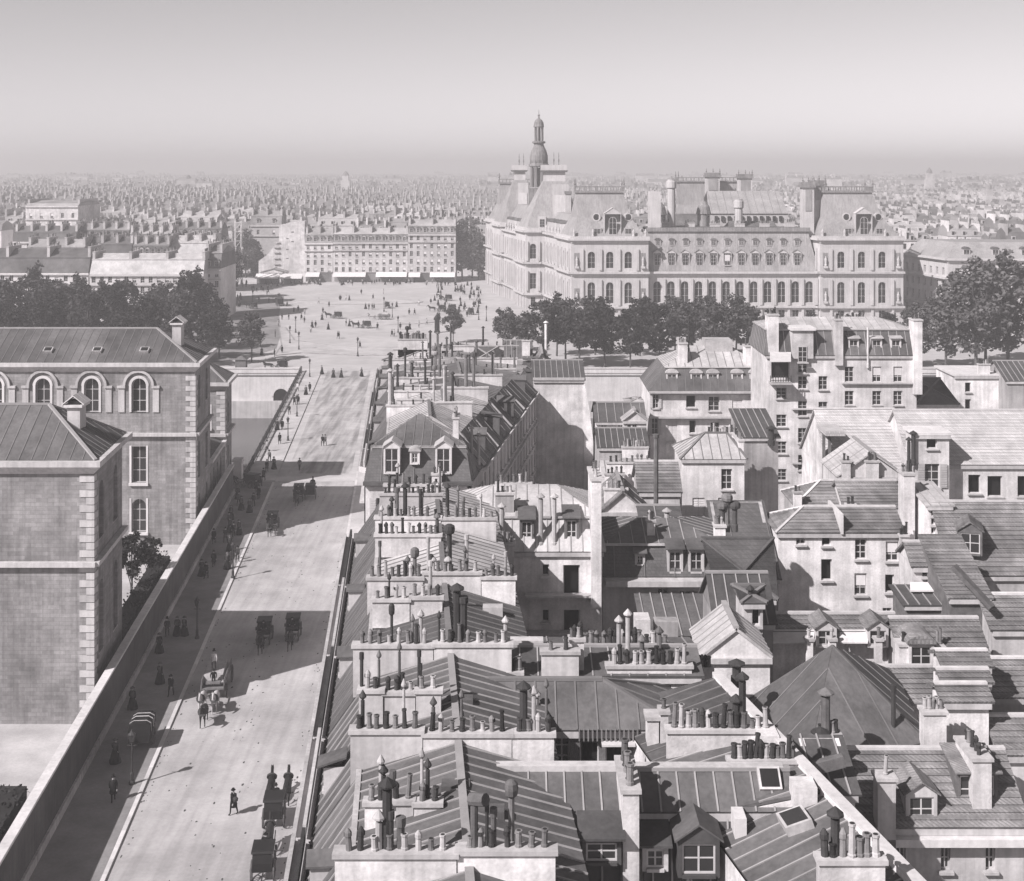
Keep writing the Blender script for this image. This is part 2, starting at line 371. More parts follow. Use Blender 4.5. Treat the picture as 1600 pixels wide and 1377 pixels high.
def dormer(parent, loc, rz, w=1.2, h=1.5, dep=1.8, kind='gable', m='stone', rm='zinc', win=True):
    """Dormer: front with an opening, cheeks, roof. loc = middle of the front's foot; front looks along -y of its frame."""
    k = (w, h, dep, kind, m, rm)
    if k not in DM:
        b = MB(); r = w / 2; f = .16
        b.box(-r, -r + f, 0, .2, 0, h); b.box(r - f, r, 0, .2, 0, h); b.box(-r + f, r - f, 0, .2, h - f, h); b.box(-r + f, r - f, -.08, .2, 0, .12)
        b.box(-r, -r + .1, .2, dep, 0, h); b.box(r - .1, r, .2, dep, 0, h)
        if kind == 'gable': b.extrude([(-r, 0, h), (r, 0, h), (0, 0, h + w * .33)], (0, .2, 0))
        ro = MB(); e = .14
        if kind == 'gable':
            for s in (-1, 1):
                ro.extrude([(s * (r + e), -e, h + .02 - e * .5), (0, -e, h + w * .33 + .06), (0, dep, h + w * .33 + .06), (s * (r + e), dep, h + .02 - e * .5)], (0, 0, .08))
        elif kind == 'flat': ro.extrude([(-r - e, -e * 2, h + .03), (r + e, -e * 2, h + .03), (r + e, dep, h + .42), (-r - e, dep, h + .42)], (0, 0, .09))
        else:
            n = 8; q = [(-(r + e) * math.cos(math.pi * i / n), -e, h + .02 + w * .34 * math.sin(math.pi * i / n)) for i in range(n + 1)]
            ro.extrude(q, (0, dep + e, 0))
        DM[k] = (b.mesh('dormer', m), ro.mesh('dormer_roof', rm))
    a, c = DM[k]; o = put('dormer', a, parent, loc, rz); child('dormer_roof', c, o)
    if win:
        w_ = child('window', dormer_window(w - .3, h - .3), o); w_.location = (0, .1, .13)
    return o
def skylight(parent, a, b, c, d, lift=.18, m='zinc_lt'):
    n = (V(b) - V(a)).cross(V(d) - V(a)).normalized()
    if n.z < 0: n = -n
    q = [V(p) for p in (a, b, c, d)]; o = MB().extrude([p - n * .1 for p in q], n * (lift + .1)).build('skylight', m, parent)
    ctr = sum(q, V((0, 0, 0))) / 4
    MB().extrude([ctr + (p - ctr) * .8 + n * (lift + .002) for p in q], n * .02).build('pane', 'glass', o); return o
# ================================================================ THE SETTING
Dq0, Dq1 = 203.0, 301.0          # the two river banks
def quad(x0, x1, y0, y1, z): return [(x0, y0, z), (x1, y0, z), (x1, y1, z), (x0, y1, z)]
g = MB(); g.box(-400, 400, -60, Dq0, -.6, -.03); struct('ground_island', g, 'earth')
g = MB(); g.box(-2600, 2600, Dq1, 5600, -.6, -.03); struct('ground', g, 'earth')
g = MB(); g.poly(quad(-2600, 2600, Dq0 - 5, Dq1 + 5, -10)); struct('river', g, 'water')
bed = MB(); bed.box(-2600, 2600, Dq0 - 8, Dq1 + 8, -12.5, -12); struct('river_bed', bed, 'earth')
# street: carriageway, pavements with kerbs
def strip(s0, s1, d0, d1, z): return [st(s0, d0, z), st(s1, d0, z), st(s1, d1, z), st(s0, d1, z)]
g = MB(); g.extrude(strip(-19.55, -7.8, 20, Dq0, -.02), (0, 0, .02)); struct('street', g, 'road')
g = MB(); g.extrude(strip(-24.6, -19.85, 20, 196, -.02), (0, 0, .15)); struct('pavement_left', g, 'asphalt_walk')
g = MB(); g.extrude(strip(-7.5, -4.1, 20, 114.4, -.02), (0, 0, .15)); g.extrude(strip(-7.5, -4.1, 123.2, Dq0, -.02), (0, 0, .15)); struct('pavement_right', g, 'paving')
def kerb(name, s0, s1, d0, d1, z=.14, n=40):
    o = MB(); L = (d1 - d0) / n
    root = MB().extrude(strip(s0 + .02, s1 - .02, d0, d1, -.03), (0, 0, z + .02)).build(name, 'kerb'); root['kind'] = 'structure'
    for i in range(n): MB().extrude(strip(s0, s1, d0 + i * L + .02, d0 + (i + 1) * L - .02, -.02), (0, 0, z + .02 + rng.uniform(-.008, .008))).build('kerb_stone', 'kerb', root)
kerb('kerb_left', -19.85, -19.55, 60, 196, n=70); kerb('kerb_right', -7.8, -7.5, 50, 114.4, n=36); kerb('kerb_right_far', -7.8, -7.5, 123.2, Dq0, n=40)
g = MB(); g.extrude(strip(-7.8, 40, 114.4, 123.2, -.02), (0, 0, .018)); struct('side_street', g, 'road')
g = MB(); g.box(-120, 60, 196.2, Dq0, -.02, .002); struct('quay_road', g, 'road')
# gutter line and horse dirt on the carriageway
g = MB(); r2 = random.Random(3)
for i in range(420):
    d = r2.uniform(84, 200); s = r2.choice([r2.gauss(-12.6, .9), r2.gauss(-15.5, 2.5), r2.gauss(-8.3, .25), r2.gauss(-19.2, .2)]); a = r2.uniform(.03, .11)
    if not -19.4 < s < -7.9: continue
    c = st(s, d, .006); el = r2.uniform(1, 2.5)
    g.poly([c + V((a * math.cos(k * .9) * r2.uniform(.5, 1.1), el * a * math.sin(k * .9) * r2.uniform(.5, 1.2), 0)) for k in range(7)])
struct('road_dirt', g, 'dung', 'stuff', 'dark scraps of horse dirt scattered over the pale carriageway')
# embankment walls
def quay_wall(name, label, d, x0, x1, face):
    t = thing(name, label, 'wall', ((x0 + x1) / 2, d, -11))
    y = lambda a: d + face * a; ga, gb = st(-24.4, d).x, st(-3.5, d).x      # the bridge opening
    B = lambda xa, xb, ya, yb, za, zb, nm, m: MB().box(xa, xb, min(y(ya), y(yb)), max(y(ya), y(yb)), za, zb).build(nm, m, t)
    B(x0, x1, 0, 1.2, -11, -.04, 'wall', 'stone_lt'); B(x0, x1, -.8, .4, -11, -6.2, 'footing', 'stone')
    for xa, xb in ((x0, ga), (gb, x1)): B(xa, xb, -.12, .5, .0, .95, 'parapet', 'stone_lt'); B(xa, xb, -.25, .6, .96, 1.12, 'coping', 'stone_lt'); B(xa, xb, -.3, .4, -.5, -.15, 'cornice', 'stone')
    return t
qw = quay_wall('quay_wall', 'long pale stone embankment wall with arched outfall on the far bank beside the bridge', Dq1, -260, 330, 1)
c = at(438, 628, Dq1 - .9)
a = MB(); a.extrude([(c.x + p[0], Dq1 - .03, c.z - 1.2 + p[2]) for p in arch_pts(3.4, 0, 4.0, 0, 10)], (0, .02, 0)); a.build('outfall', 'dark_room', qw)
a = MB()
for i in range(10):
    a0, a1 = math.pi * i / 10, math.pi * (i + 1) / 10; f = lambda r, q: (c.x + r * math.cos(q), Dq1 - .18, c.z + 1.1 + r * math.sin(q))
    a.extrude([f(1.7, a0), f(2.15, a0), f(2.15, a1), f(1.7, a1)], (0, .16, 0))
a.build('outfall_arch', 'stone_lt', qw)
quay_wall('quay_wall', 'embankment wall on the island side below the end of the street', Dq0, -200, 200, -1)
# the bridge
br = thing('bridge', 'low iron arch bridge carrying the street with dark railing across the river', 'bridge', st(-14, 252, 0))
MB().extrude(strip(-24.3, -3.6, Dq0 + .02, Dq1 - .02, -1.2), (0, 0, 1.17)).build('deck', 'stone', br)
MB().extrude(strip(-18.3, -8.6, Dq0 - 1, Dq1 + 3, -.01), (0, 0, .026)).build('carriageway', 'deck', br)
MB().extrude(strip(-19.55, -7.8, Dq0 - 6, Dq1 + 6, -.02), (0, 0, .03)).build('gutter_paving', 'paving', br)
MB().extrude(strip(-24.0, -19.6, Dq0 - 6, Dq1 + 6, -.02), (0, 0, .17)).build('footway', 'paving', br)
MB().extrude(strip(-7.75, -3.9, Dq0 + .1, Dq1 + 6, -.02), (0, 0, .17)).build('footway', 'paving', br)
for s in (-23.6, -18, -12.5, -7, -4.2):
    n = 14; L = Dq1 - Dq0; a = MB()
    for i in range(n):
        f = lambda k: st(s, Dq0 + L * k / n, -9.0 + 7.2 * (1 - (2 * k / n - 1) ** 2))
        a.beam(f(i), f(i + 1), .4, .9)
        p = f(i + .5); a.beam(p, (p.x, p.y, -1.2), .2, .2, (0, 1, 0))
    a.build('arch_rib', 'iron', br)
for s in (-24.1, -3.8):
    a = MB(); a.beam(st(s, Dq0 - 5, 1.15), st(s, Dq1 + 2, 1.15), .22, .14); a.beam(st(s, Dq0 - 5, .3), st(s, Dq1 + 2, .3), .16, .12)
    rl = a.build('railing', 'iron', br); a = MB()
    for i in range(210):
        p = st(s, Dq0 - 4.5 + i * .5, .2); a.beam(p, p + V((0, 0, .9)), .09, .09, (0, 1, 0))
    a.build('baluster', 'iron', rl)
    for i in range(22):
        p = st(s, Dq0 - 4.6 + i * 4.9, .1); MB().beam(p, p + V((0, 0, 1.25)), .26, .26, (0, 1, 0)).build('railing_post', 'iron', rl)
for s, lb in ((-24.9, 'white stone pylon at the left near end of the bridge'),):
    p = st(s, Dq0 - 6.5); t = thing('bridge_pylon', lb, 'pillar', p)
    MB().box(p.x - .8, p.x + .8, p.y - .8, p.y + .8, 0, .5).build('base', 'stone_lt', t); MB().box(p.x - .6, p.x + .6, p.y - .6, p.y + .6, .5, 3.1).build('shaft', 'stone_lt', t)
    MB().frustum([(p.x + a * .8, p.y + b * .8, 3.1) for a, b in ((-1, -1), (1, -1), (1, 1), (-1, 1))], [(p.x + a * .7, p.y + b * .7, 3.5) for a, b in ((-1, -1), (1, -1), (1, 1), (-1, 1))]).build('cap', 'stone_lt', t)
# the far bank: quay roadway, square, refuges
g = MB(); g.box(-300, 300, Dq1 + 1.4, 560, -.02, .0); struct('square', g, 'square_paving')
def ring(cx, cy, rx, ry, n=40, wob=0): return [(cx + rx * math.cos(2 * math.pi * i / n), cy + ry * math.sin(2 * math.pi * i / n)) for i in range(n)]
def refuge(name, pts, m='paving', h=.13):
    g = MB(); g.prism(pts, -.01, h); o = struct(name, g, m)
    n = len(pts); k = MB()
    for i in range(n):
        a, b = V((*pts[i], 0)), V((*pts[(i + 1) % n], 0)); k.beam(a + V((0, 0, h / 2 + .01)), b + V((0, 0, h / 2 + .01)), .34, h + .03)
    kk = k.build('kerb', 'plaster_dk', o)
c = onz(620, 500); refuge('traffic_island', ring(c.x, c.y, 14, 12))
c = onz(560, 472); refuge('traffic_island_far', ring(c.x, c.y, 22, 9))
c = onz(480, 528); refuge('quay_pavement', [(p.x, p.y) for p in (onz(430, 556), onz(470, 552), onz(560, 556), onz(640, 556), onz(640, 545), onz(520, 541), onz(460, 532), onz(446, 512), onz(436, 512), onz(440, 540))])
refuge('quay_pavement_left', [(-200, Dq1 + 1.5), (onz(470, 578).x, Dq1 + 1.5), (onz(470, 573).x, onz(470, 573).y), (-200, onz(470, 573).y)], 'paving')
g = MB(); g.extrude([(p.x, p.y, 0) for p in (onz(300, 572), onz(385, 560), onz(432, 545), onz(440, 520), onz(436, 492), onz(440, 462), onz(372, 462), onz(330, 500), onz(200, 540))], (0, 0, .006)); struct('quay_roadway', g, 'asphalt_walk')

# ================================================================ THE HOSPITAL ON THE LEFT
HS = -26.0
def string(parent, pts, z, w=.35, h=.3, m='stone', name='string_course'):
    mb = MB()
    for i in range(len(pts) - 1):
        a, b = V((*pts[i], z)), V((*pts[i + 1], z)); t = (b - a).normalized(); n = V((t.y, -t.x, 0))
        mb.obox((a + b) / 2 + n * (w / 2 - .05), t * ((b - a).length / 2 + (w if len(pts) > 2 else 0) * (.45 - .02 * i)), n * (w / 2), (0, 0, h - .01 * i))
    return mb.build(name, m, parent)
def quoins(parent, c, z0, z1, sx, m='stone', h=.62):
    """Alternating corner stones: c = corner, sx = direction of the front from the corner (-1 left, +1 right)."""
    za = MB(); zb = MB()
    za.box(min(0, sx * 1.15) - (.07 if sx > 0 else 0), max(0, sx * 1.15) + (.07 if sx < 0 else 0), -.07, .55, 0, h - .07); zb.box(min(0, sx * .6) - (.07 if sx > 0 else 0), max(0, sx * .6) + (.07 if sx < 0 else 0), -.07, 1.0, 0, h - .07)
    ma, mb_ = za.mesh('quoin', m), zb.mesh('quoin', m); z = z0; i = 0
    while z + h <= z1: put('quoin', (ma, mb_)[i % 2], parent, (c[0], c[1], z)); z += h; i += 1
def hooded_window(t, x, d, z0, z1, w):
    """Stone surround and hood of an arched window in a front that looks at the camera."""
    r = w / 2; zc = z1 - r; o = MB()
    for i in range(12):
        a0, a1 = math.pi * i / 12, math.pi * (i + 1) / 12; f = lambda q, a, y: (x + q * math.cos(a), y, zc + q * math.sin(a))
        o.extrude([f(r + .02, a0, d - .1), f(r + .35, a0, d - .1), f(r + .35, a1, d - .1), f(r + .02, a1, d - .1)], (0, .098, 0))
    for s in (-1, 1): o.box(min(x + s * (r + .02), x + s * (r + .3)), max(x + s * (r + .02), x + s * (r + .3)), d - .1, d - .002, z0, zc)
    o.build('window_surround', 'stone_lt', t); o = MB()
    for i in range(12):
        a0, a1 = math.pi * i / 12, math.pi * (i + 1) / 12; f = lambda q, a, y: (x + q * math.cos(a), y, zc + q * math.sin(a))
        o.extrude([f(r + .75, a0, d - .3), f(r + 1.05, a0, d - .3), f(r + 1.05, a1, d - .3), f(r + .75, a1, d - .3)], (0, .298, 0))
    for s in (-1, 1): o.box(min(x + s * (r + .75), x + s * (r + 1.7)), max(x + s * (r + .75), x + s * (r + 1.7)), d - .3, d - .002, zc - .28, zc); o.box(min(x + s * (r + .85), x + s * (r + 1.6)), max(x + s * (r + .85), x + s * (r + 1.6)), d - .14, d - .002, z0, zc - .29)
    o.build('window_hood', 'stone', t)
def hospital(label, d0, d1, xl, ze, rise, cols, rows, left_hip=False, ze_string=(13.6, 6.0), seam_pitch=1.05, chim=None, east=True):
    t = thing('hospital_wing', label, 'building', st(HS, d0, 0))
    c0, c1 = st(HS, d0), st(HS, d1); A = V((xl, d0, 0)); Dp = V((xl - SK * (d1 - d0), d1, 0))
    holes = []
    for cx in cols:
        for (za, zb, w, ar) in rows: holes.append((cx - xl - w / 2, cx - xl + w / 2, za, zb, 'case', ar))
    wall(t, A, c0, 0, ze, holes, 'ashlar', depth=.5)
    L = (c1 - c0).length; eh = []
    if east:
        n = max(1, int(L / 5))
        for i in range(n):
            u = L * (i + .5) / n
            for (za, zb, w, ar) in rows: eh.append((u - w / 2, u + w / 2, za, zb, 'case', ar))
    wall(t, c0, c1, 0, ze, eh, 'ashlar', depth=.5)
    wall(t, c1, Dp, 0, ze, (), 'ashlar'); wall(t, Dp, A, 0, ze, (), 'ashlar')
    for cx in cols:
        for (za, zb, w, ar) in rows:
            if ar and za > 12: hooded_window(t, cx, d0, za, zb, w)
            else:
                o = MB(); o.box(cx - w / 2 - .3, cx + w / 2 + .3, d0 - .32, d0 - .002, za - .34, za - .02); o.build('window_sill', 'stone_lt', t)
                for s in (-1, 1): MB().box(cx + s * (w / 2 + .14) - .12, cx + s * (w / 2 + .14) + .12, d0 - .07, d0 - .002, za, zb + .1).build('window_jamb', 'stone_lt', t)
    quoins(t, (c0.x, c0.y), .2, ze - .7, -1)
    for z in ze_string: string(t, [(xl, d0), (c0.x, c0.y), (c1.x, c1.y)], z, .55, .38)
    # cornice, gutter wall, hipped roof
    O = .75; E = [(xl - O, d0 - O), (c0.x + O, d0 - O), (c1.x + O, d1 + O), (Dp.x - O, d1 + O)]
    Rg = [(xl, d0), (c0.x, d0), (c1.x, d1), (Dp.x, d1)]
    MB().frustum([(*p, ze - .7) for p in Rg], [(*p, ze) for p in E]).build('cornice', 'stone', t)
    MB().prism(E, ze, ze + .45).build('gutter', 'stone', t)
    I = [(xl - .2, d0 - .25), (c0.x + .25, d0 - .25), (c1.x + .25, d1 + .25), (Dp.x - .2, d1 + .25)]
    zr = ze + .46; m_ = (d1 - d0) / 2 + .25; xr = (c0.x + c1.x) / 2 - m_ * .9; xl2 = xl + (m_ if left_hip else 0); ym = (d0 + d1) / 2
    a, b, c, e = [V((*p, zr)) for p in I]; r0, r1 = V((xl2, ym, zr + rise)), V((xr, ym, zr + rise))
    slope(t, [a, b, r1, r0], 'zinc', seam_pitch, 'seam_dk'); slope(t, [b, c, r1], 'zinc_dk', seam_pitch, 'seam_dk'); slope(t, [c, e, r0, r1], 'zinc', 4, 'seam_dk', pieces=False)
    if left_hip: slope(t, [e, a, r0], 'zinc', seam_pitch, 'seam_dk')
    for p, q in ((b, r1), (c, r1), (r0, r1)): MB().beam(p + V((0, 0, .06)), q + V((0, 0, .06)), .28, .16).build('ridge_cap', 'seam_lt', t)
    # skylights on the front slope
    n = (b - a).cross(r0 - a).normalized(); up = (r1 - b); up.x = 0; up.normalize()
    for sx in (chim or {}).get('sky', ()):
        p = V((sx, a.y, a.z)) + up * 1.9; w = V((.55, 0, 0)); skylight(t, p - w, p + w, p + w + up * .9, p - w + up * .9, .35)
    for (cx, cy, h) in (chim or {}).get('stacks', ()):
        o = MB().box(cx - .55, cx + .55, cy - .8, cy + .8, ze + .3, ze + h).build('chimney', 'stone', t)
        MB().box(cx - .8, cx + .8, cy - 1.05, cy + 1.05, ze + h, ze + h + .2).build('coping', 'stone_lt', o)
        hh = ze + h + .2
        for s in (-1, 1):
            for k in range(2): MB().extrude([(cx + s * .95, cy - 1.0 + k * 1.02, hh), (cx, cy - 1.0 + k * 1.02, hh + .75), (cx, cy - .02 + k * 1.02, hh + .75), (cx + s * .95, cy - .02 + k * 1.02, hh)], (0, 0, .1)).build('hood_slab', 'stone_lt', o)
        MB().box(cx - .5, cx + .5, cy - .75, cy + .75, hh, hh + .3).build('flue_head', 'soot', o)
    return t
x2 = lambda px, d: at(px, 500, d).x
rowsA = [(16.2, 20.3, 1.75, True), (7.6, 12.0, 1.75, False), (1.6, 5.6, 1.75, True)]
hospital('nearest stone hospital wing with quoined corner and grooved zinc hip roof at the left edge', 111, 122, -62, 21.4, 3.6, [], [(14.8, 19.6, 1.7, True), (5.2, 11.2, 1.7, True)],
         ze_string=(13.1,), chim=dict(stacks=((x2(118, 116), 116.3, 4.0),), sky=()))
hospital('second stone hospital wing with hooded arched windows under a long grooved zinc roof', 163.8, 176.2, -92, 21.8, 3.4, [x2(217, 163.8), x2(143, 163.8), x2(67, 163.8), x2(-8, 163.8)], rowsA,
         ze_string=(13.3,), chim=dict(stacks=((x2(280, 169), 168.5, 4.6),), sky=(x2(73, 165), x2(150, 165), x2(224, 165))))
hospital('third and lowest stone hospital wing with hip roof by the river quay', 190, 197.5, -62, 15.2, 2.6, [x2(343, 190)-2], [(9.2, 12.4, 1.3, True), (2, 6, 1.3, False)], ze_string=(8.0,), seam_pitch=1.1, east=True)
# low linking galleries between the wings
for (d0, d1, lb) in ((176.4, 189.8, 'low hospital gallery with glazed lean-to roof between second and third wings'),):
    t = thing('hospital_gallery', lb, 'building', st(HS, d0))
    a, b = st(HS - .3, d0), st(HS - .3, d1); L = (b - a).length
    wall(t, a, b, 0, 7.2, [(L * (i + .5) / 4 - .8, L * (i + .5) / 4 + .8, 2, 5.6, 'case', True) for i in range(4)], 'ashlar')
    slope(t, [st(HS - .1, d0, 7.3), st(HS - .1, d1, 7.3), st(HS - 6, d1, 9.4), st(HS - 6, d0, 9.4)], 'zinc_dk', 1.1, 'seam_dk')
    MB().extrude([st(HS - .2, d0, 7.2), st(HS + .35, d0, 7.2), st(HS + .35, d1, 7.2), st(HS - .2, d1, 7.2)], (0, 0, .35)).build('cornice', 'stone_lt', t)
# garden wall along the pavement, its coping stones, the garden
gw = thing('garden_wall', 'tall garden wall with pale coping between the hospital wings and the pavement', 'wall', st(-24.7, 120))
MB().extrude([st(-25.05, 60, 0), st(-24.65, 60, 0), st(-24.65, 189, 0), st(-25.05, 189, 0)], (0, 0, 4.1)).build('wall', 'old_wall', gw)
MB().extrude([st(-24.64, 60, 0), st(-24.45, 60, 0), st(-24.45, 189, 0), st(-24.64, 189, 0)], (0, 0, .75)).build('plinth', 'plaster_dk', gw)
for i in range(86):
    d = 60 + i * 1.5; MB().extrude([st(-25.2, d + .015, 4.1), st(-24.5, d + .015, 4.1), st(-24.5, d + 1.485, 4.1), st(-25.2, d + 1.485, 4.1)], (0, 0, .2 + rng.uniform(-.01, .01))).build('coping_stone', 'stone_lt', gw)
g = MB(); g.extrude([st(-25.1, 60, -.02), st(-25.1, 190, -.02), st(-90, 190, -.02), st(-90, 60, -.02)], (0, 0, .06)); struct('garden', g, 'paving')
# ================================================================ HOUSES
def px_holes(x0w, d, wins):
    out = []
    for w in wins:
        a, b = at(w[0], w[1], d), at(w[2], w[3], d)      # left top, right bottom
        out.append((a.x - x0w, b.x - x0w, b.z, a.z, w[4] if len(w) > 4 else 'case') + ((True,) if len(w) > 5 else ()))
    return out
def tri(parent, pts, m, back=(0, .25, 0), name='gable'): return MB().extrude(pts, back).build(name, m, parent)
def fh(label, xl, xr, ye, d, dep, roof='gable', rise=2., wm='plaster', rm='zinc', wins=(), rwins=(), pitch=.75, seam='seam_lt', name='house', over=.25, man=(1.2, 2.2), manm='slate',
       pieces=True, tiles=False, ridge=None, sk=0., cornice=True, hipl=None, hipr=None, group=None, lwins=(), yr=None, p=.5, deep=None):
    """A house whose front looks at the camera. Pixels give its width and eave at depth d; everything stands on the ground."""
    a, b = at(xl, ye, d), at(xr, ye, d); ze = a.z; x0, x1 = a.x, b.x
    if yr is not None:      # ridge height seen in the photograph and a roof pitch give the depth
        ke, kr = (ye - YH) / FX, (yr - YH) / FX; h = d * (ke - kr) / (p + kr); rise = p * h; dep = deep or 2 * h; ridge = h / dep
    t = thing(name, label, 'house', ((x0 + x1) / 2, d, 0), group=group)
    q = [V((x0, d, 0)), V((x1, d, 0)), V((x1 + sk * dep, d + dep, 0)), V((x0 + sk * dep, d + dep, 0))]
    wall(t, q[0], q[1], 0, ze, px_holes(x0, d, wins), wm); wall(t, q[1], q[2], 0, ze, rwins, wm); wall(t, q[2], q[3], 0, ze, (), wm); wall(t, q[3], q[0], 0, ze, lwins, wm)
    S = (lambda pts, **k: tile_slope(t, pts, rm)) if tiles else (lambda pts, m=None, **k: slope(t, pts, m or rm, pitch, seam, pieces=pieces, **k))
    if cornice: MB().prism([(q[0].x - .1, d - .22), (q[1].x + .1, d - .22), (q[1].x + .1, d - .004), (q[0].x - .1, d - .004)], ze - .32, ze - .02).build('cornice', 'stone', t)
    e = over; z = ze + .06
    A, B, C, D = V((x0 - e, d - e, z)), V((x1 + e, d - e, z)), V((q[2].x + e, d + dep + e, z)), V((q[3].x - e, d + dep + e, z))
    ym = d + dep * (ridge if ridge is not None else .5); so = sk * dep * .5
    info = dict(x0=x0, x1=x1, d=d, dep=dep, ze=ze, zr=ze + rise, t=t)
    if roof in ('gable', 'hip', 'hipr', 'hipl'):
        hl = hipl if hipl is not None else (dep * .5 if roof in ('hip', 'hipl') else 0); hr = hipr if hipr is not None else (dep * .5 if roof in ('hip', 'hipr') else 0)
        r0 = V((x0 + so - (e if not hl else -hl), ym, z + rise)); r1 = V((x1 + so + (e if not hr else -hr), ym, z + rise))
        S([A, B, r1, r0]); S([C, D, r0, r1])
        if hl: S([D, A, r0])
        else: tri(t, [(x0, d, ze), (x0 + .02 + sk * dep, d + dep, ze), (x0 + so, ym, z + rise - .14)], wm, (.25, 0, 0))
        if hr: S([B, C, r1])
        else: tri(t, [(x1 - .25, d, ze), (x1 - .25 + sk * dep, d + dep, ze), (x1 - .25 + so, ym, z + rise - .14)], wm, (.25, 0, 0))
        MB().beam(r0 + V((0, 0, .05)), r1 + V((0, 0, .05)), .3, .14).build('ridge_cap', 'ridge_tile' if tiles else seam, t)
        for p_, q_, c_ in ((A, r0, hl), (D, r0, hl), (B, r1, hr), (C, r1, hr)):
            if c_: MB().beam(p_ + V((0, 0, .05)), q_ + V((0, 0, .05)), .22, .12).build('hip_cap', 'ridge_tile' if tiles else seam, t)
    elif roof == 'shed':
        S([A, B, C + V((0, 0, rise)), D + V((0, 0, rise))])
        wall(t, q[2], q[3], ze, ze + rise, (), wm)
        tri(t, [(x0, d, ze), (x0, d + dep, ze), (x0, d + dep, ze + rise)], wm, (.25, 0, 0)); tri(t, [(x1 - .25, d, ze), (x1 - .25, d + dep, ze), (x1 - .25, d + dep, ze + rise)], wm, (.25, 0, 0))
    elif roof == 'front':
        xm = (x0 + x1) / 2; r0, r1 = V((xm, d - e, z + rise)), V((xm, d + dep + e, z + rise))
        S([D, A, r0, r1]); S([B, C, r1, r0]); tri(t, [(x0, d, ze), (x1, d, ze), (xm, d, z + rise - .14)], wm); tri(t, [(x0, d + dep - .25, ze), (x1, d + dep - .25, ze), (xm, d + dep - .25, z + rise - .14)], wm)
        MB().beam(r0 + V((0, 0, .05)), r1 + V((0, 0, .05)), .3, .14).build('ridge_cap', seam, t)
    elif roof == 'mansard':
        mi, mh = man; hl = mi if hipl is None else hipl; hr = mi if hipr is None else hipr
        a2, b2, c2, d2 = V((x0 + hl, d + mi, z + mh)), V((x1 - hr, d + mi, z + mh)), V((q[2].x - hr, d + dep - mi, z + mh)), V((q[3].x + hl, d + dep - mi, z + mh))
        dn = V((0, 0, -.04))
        mm = lambda pts: (slope(t, pts, manm, 2.2, 'seam_dk', pieces=False, name='mansard') if manm == 'slate' else slope(t, pts, manm, pitch, seam, pieces=pieces, name='mansard'))
        mm([A, B, b2 + dn, a2 + dn]); mm([C, D, d2 + dn, c2 + dn]); mm([B, C, c2 + dn, b2 + dn]); mm([D, A, a2 + dn, d2 + dn])
        k = .18; A2, B2, C2, D2 = a2 + V((-k, -k, 0)), b2 + V((k, -k, 0)), c2 + V((k, k, 0)), d2 + V((-k, k, 0))
        h2 = rise; run = (c2.y - b2.y) * .5; r0 = V((a2.x + (run * .8 if hl else 0), (a2.y + d2.y) / 2, z + mh + h2)); r1 = V((b2.x - (run * .8 if hr else 0), r0.y, z + mh + h2))
        if r1.x < r0.x + .3: r0.x = r1.x = (r0.x + r1.x) / 2; r0.x -= .3; r1.x += .3
        S([A2, B2, r1, r0]); S([C2, D2, r0, r1]); S([B2, C2, r1]); S([D2, A2, r0])
        MB().beam(A2 + V((0, 0, .03)), B2 + V((0, 0, .03)), .16, .14).build('eave_roll', 'zinc_lt', t)
        info.update(zm=z + mh, zr=z + mh + h2, r0=r0, r1=r1, a2=a2, b2=b2)
    elif roof == 'flat':
        MB().prism([(A.x, A.y), (B.x, B.y), (C.x, C.y), (D.x, D.y)], ze, ze + .25).build('roof', rm, t)
    return info
def stack_px(t, xl, xr, y, d, h=1.6, pots=4, thick=.5, m='plaster', **k):      # a chimney wall facing the camera; y = its top
    a, b = at(xl, y, d), at(xr, y, d); return chimney(t, (a.x, d), (b.x, d), a.z - h, a.z, thick, pots, m, **k)
def stack_along(t, px, y, d, L, h=2., pots=3, thick=.55, m='plaster', **k):    # a chimney wall running away from the camera
    a = at(px, y, d); return chimney(t, (a.x, d), (a.x - .02, d + L), a.z - h, a.z, thick, pots, m, **k)
def flue_px(t, px, y0, y1, d, r=.11, cowl='cap', m='pipe'):
    a, b = at(px, y0, d), at(px, y1, d); return flue(t, (a.x, d, a.z), b.z - a.z, r, cowl, m)

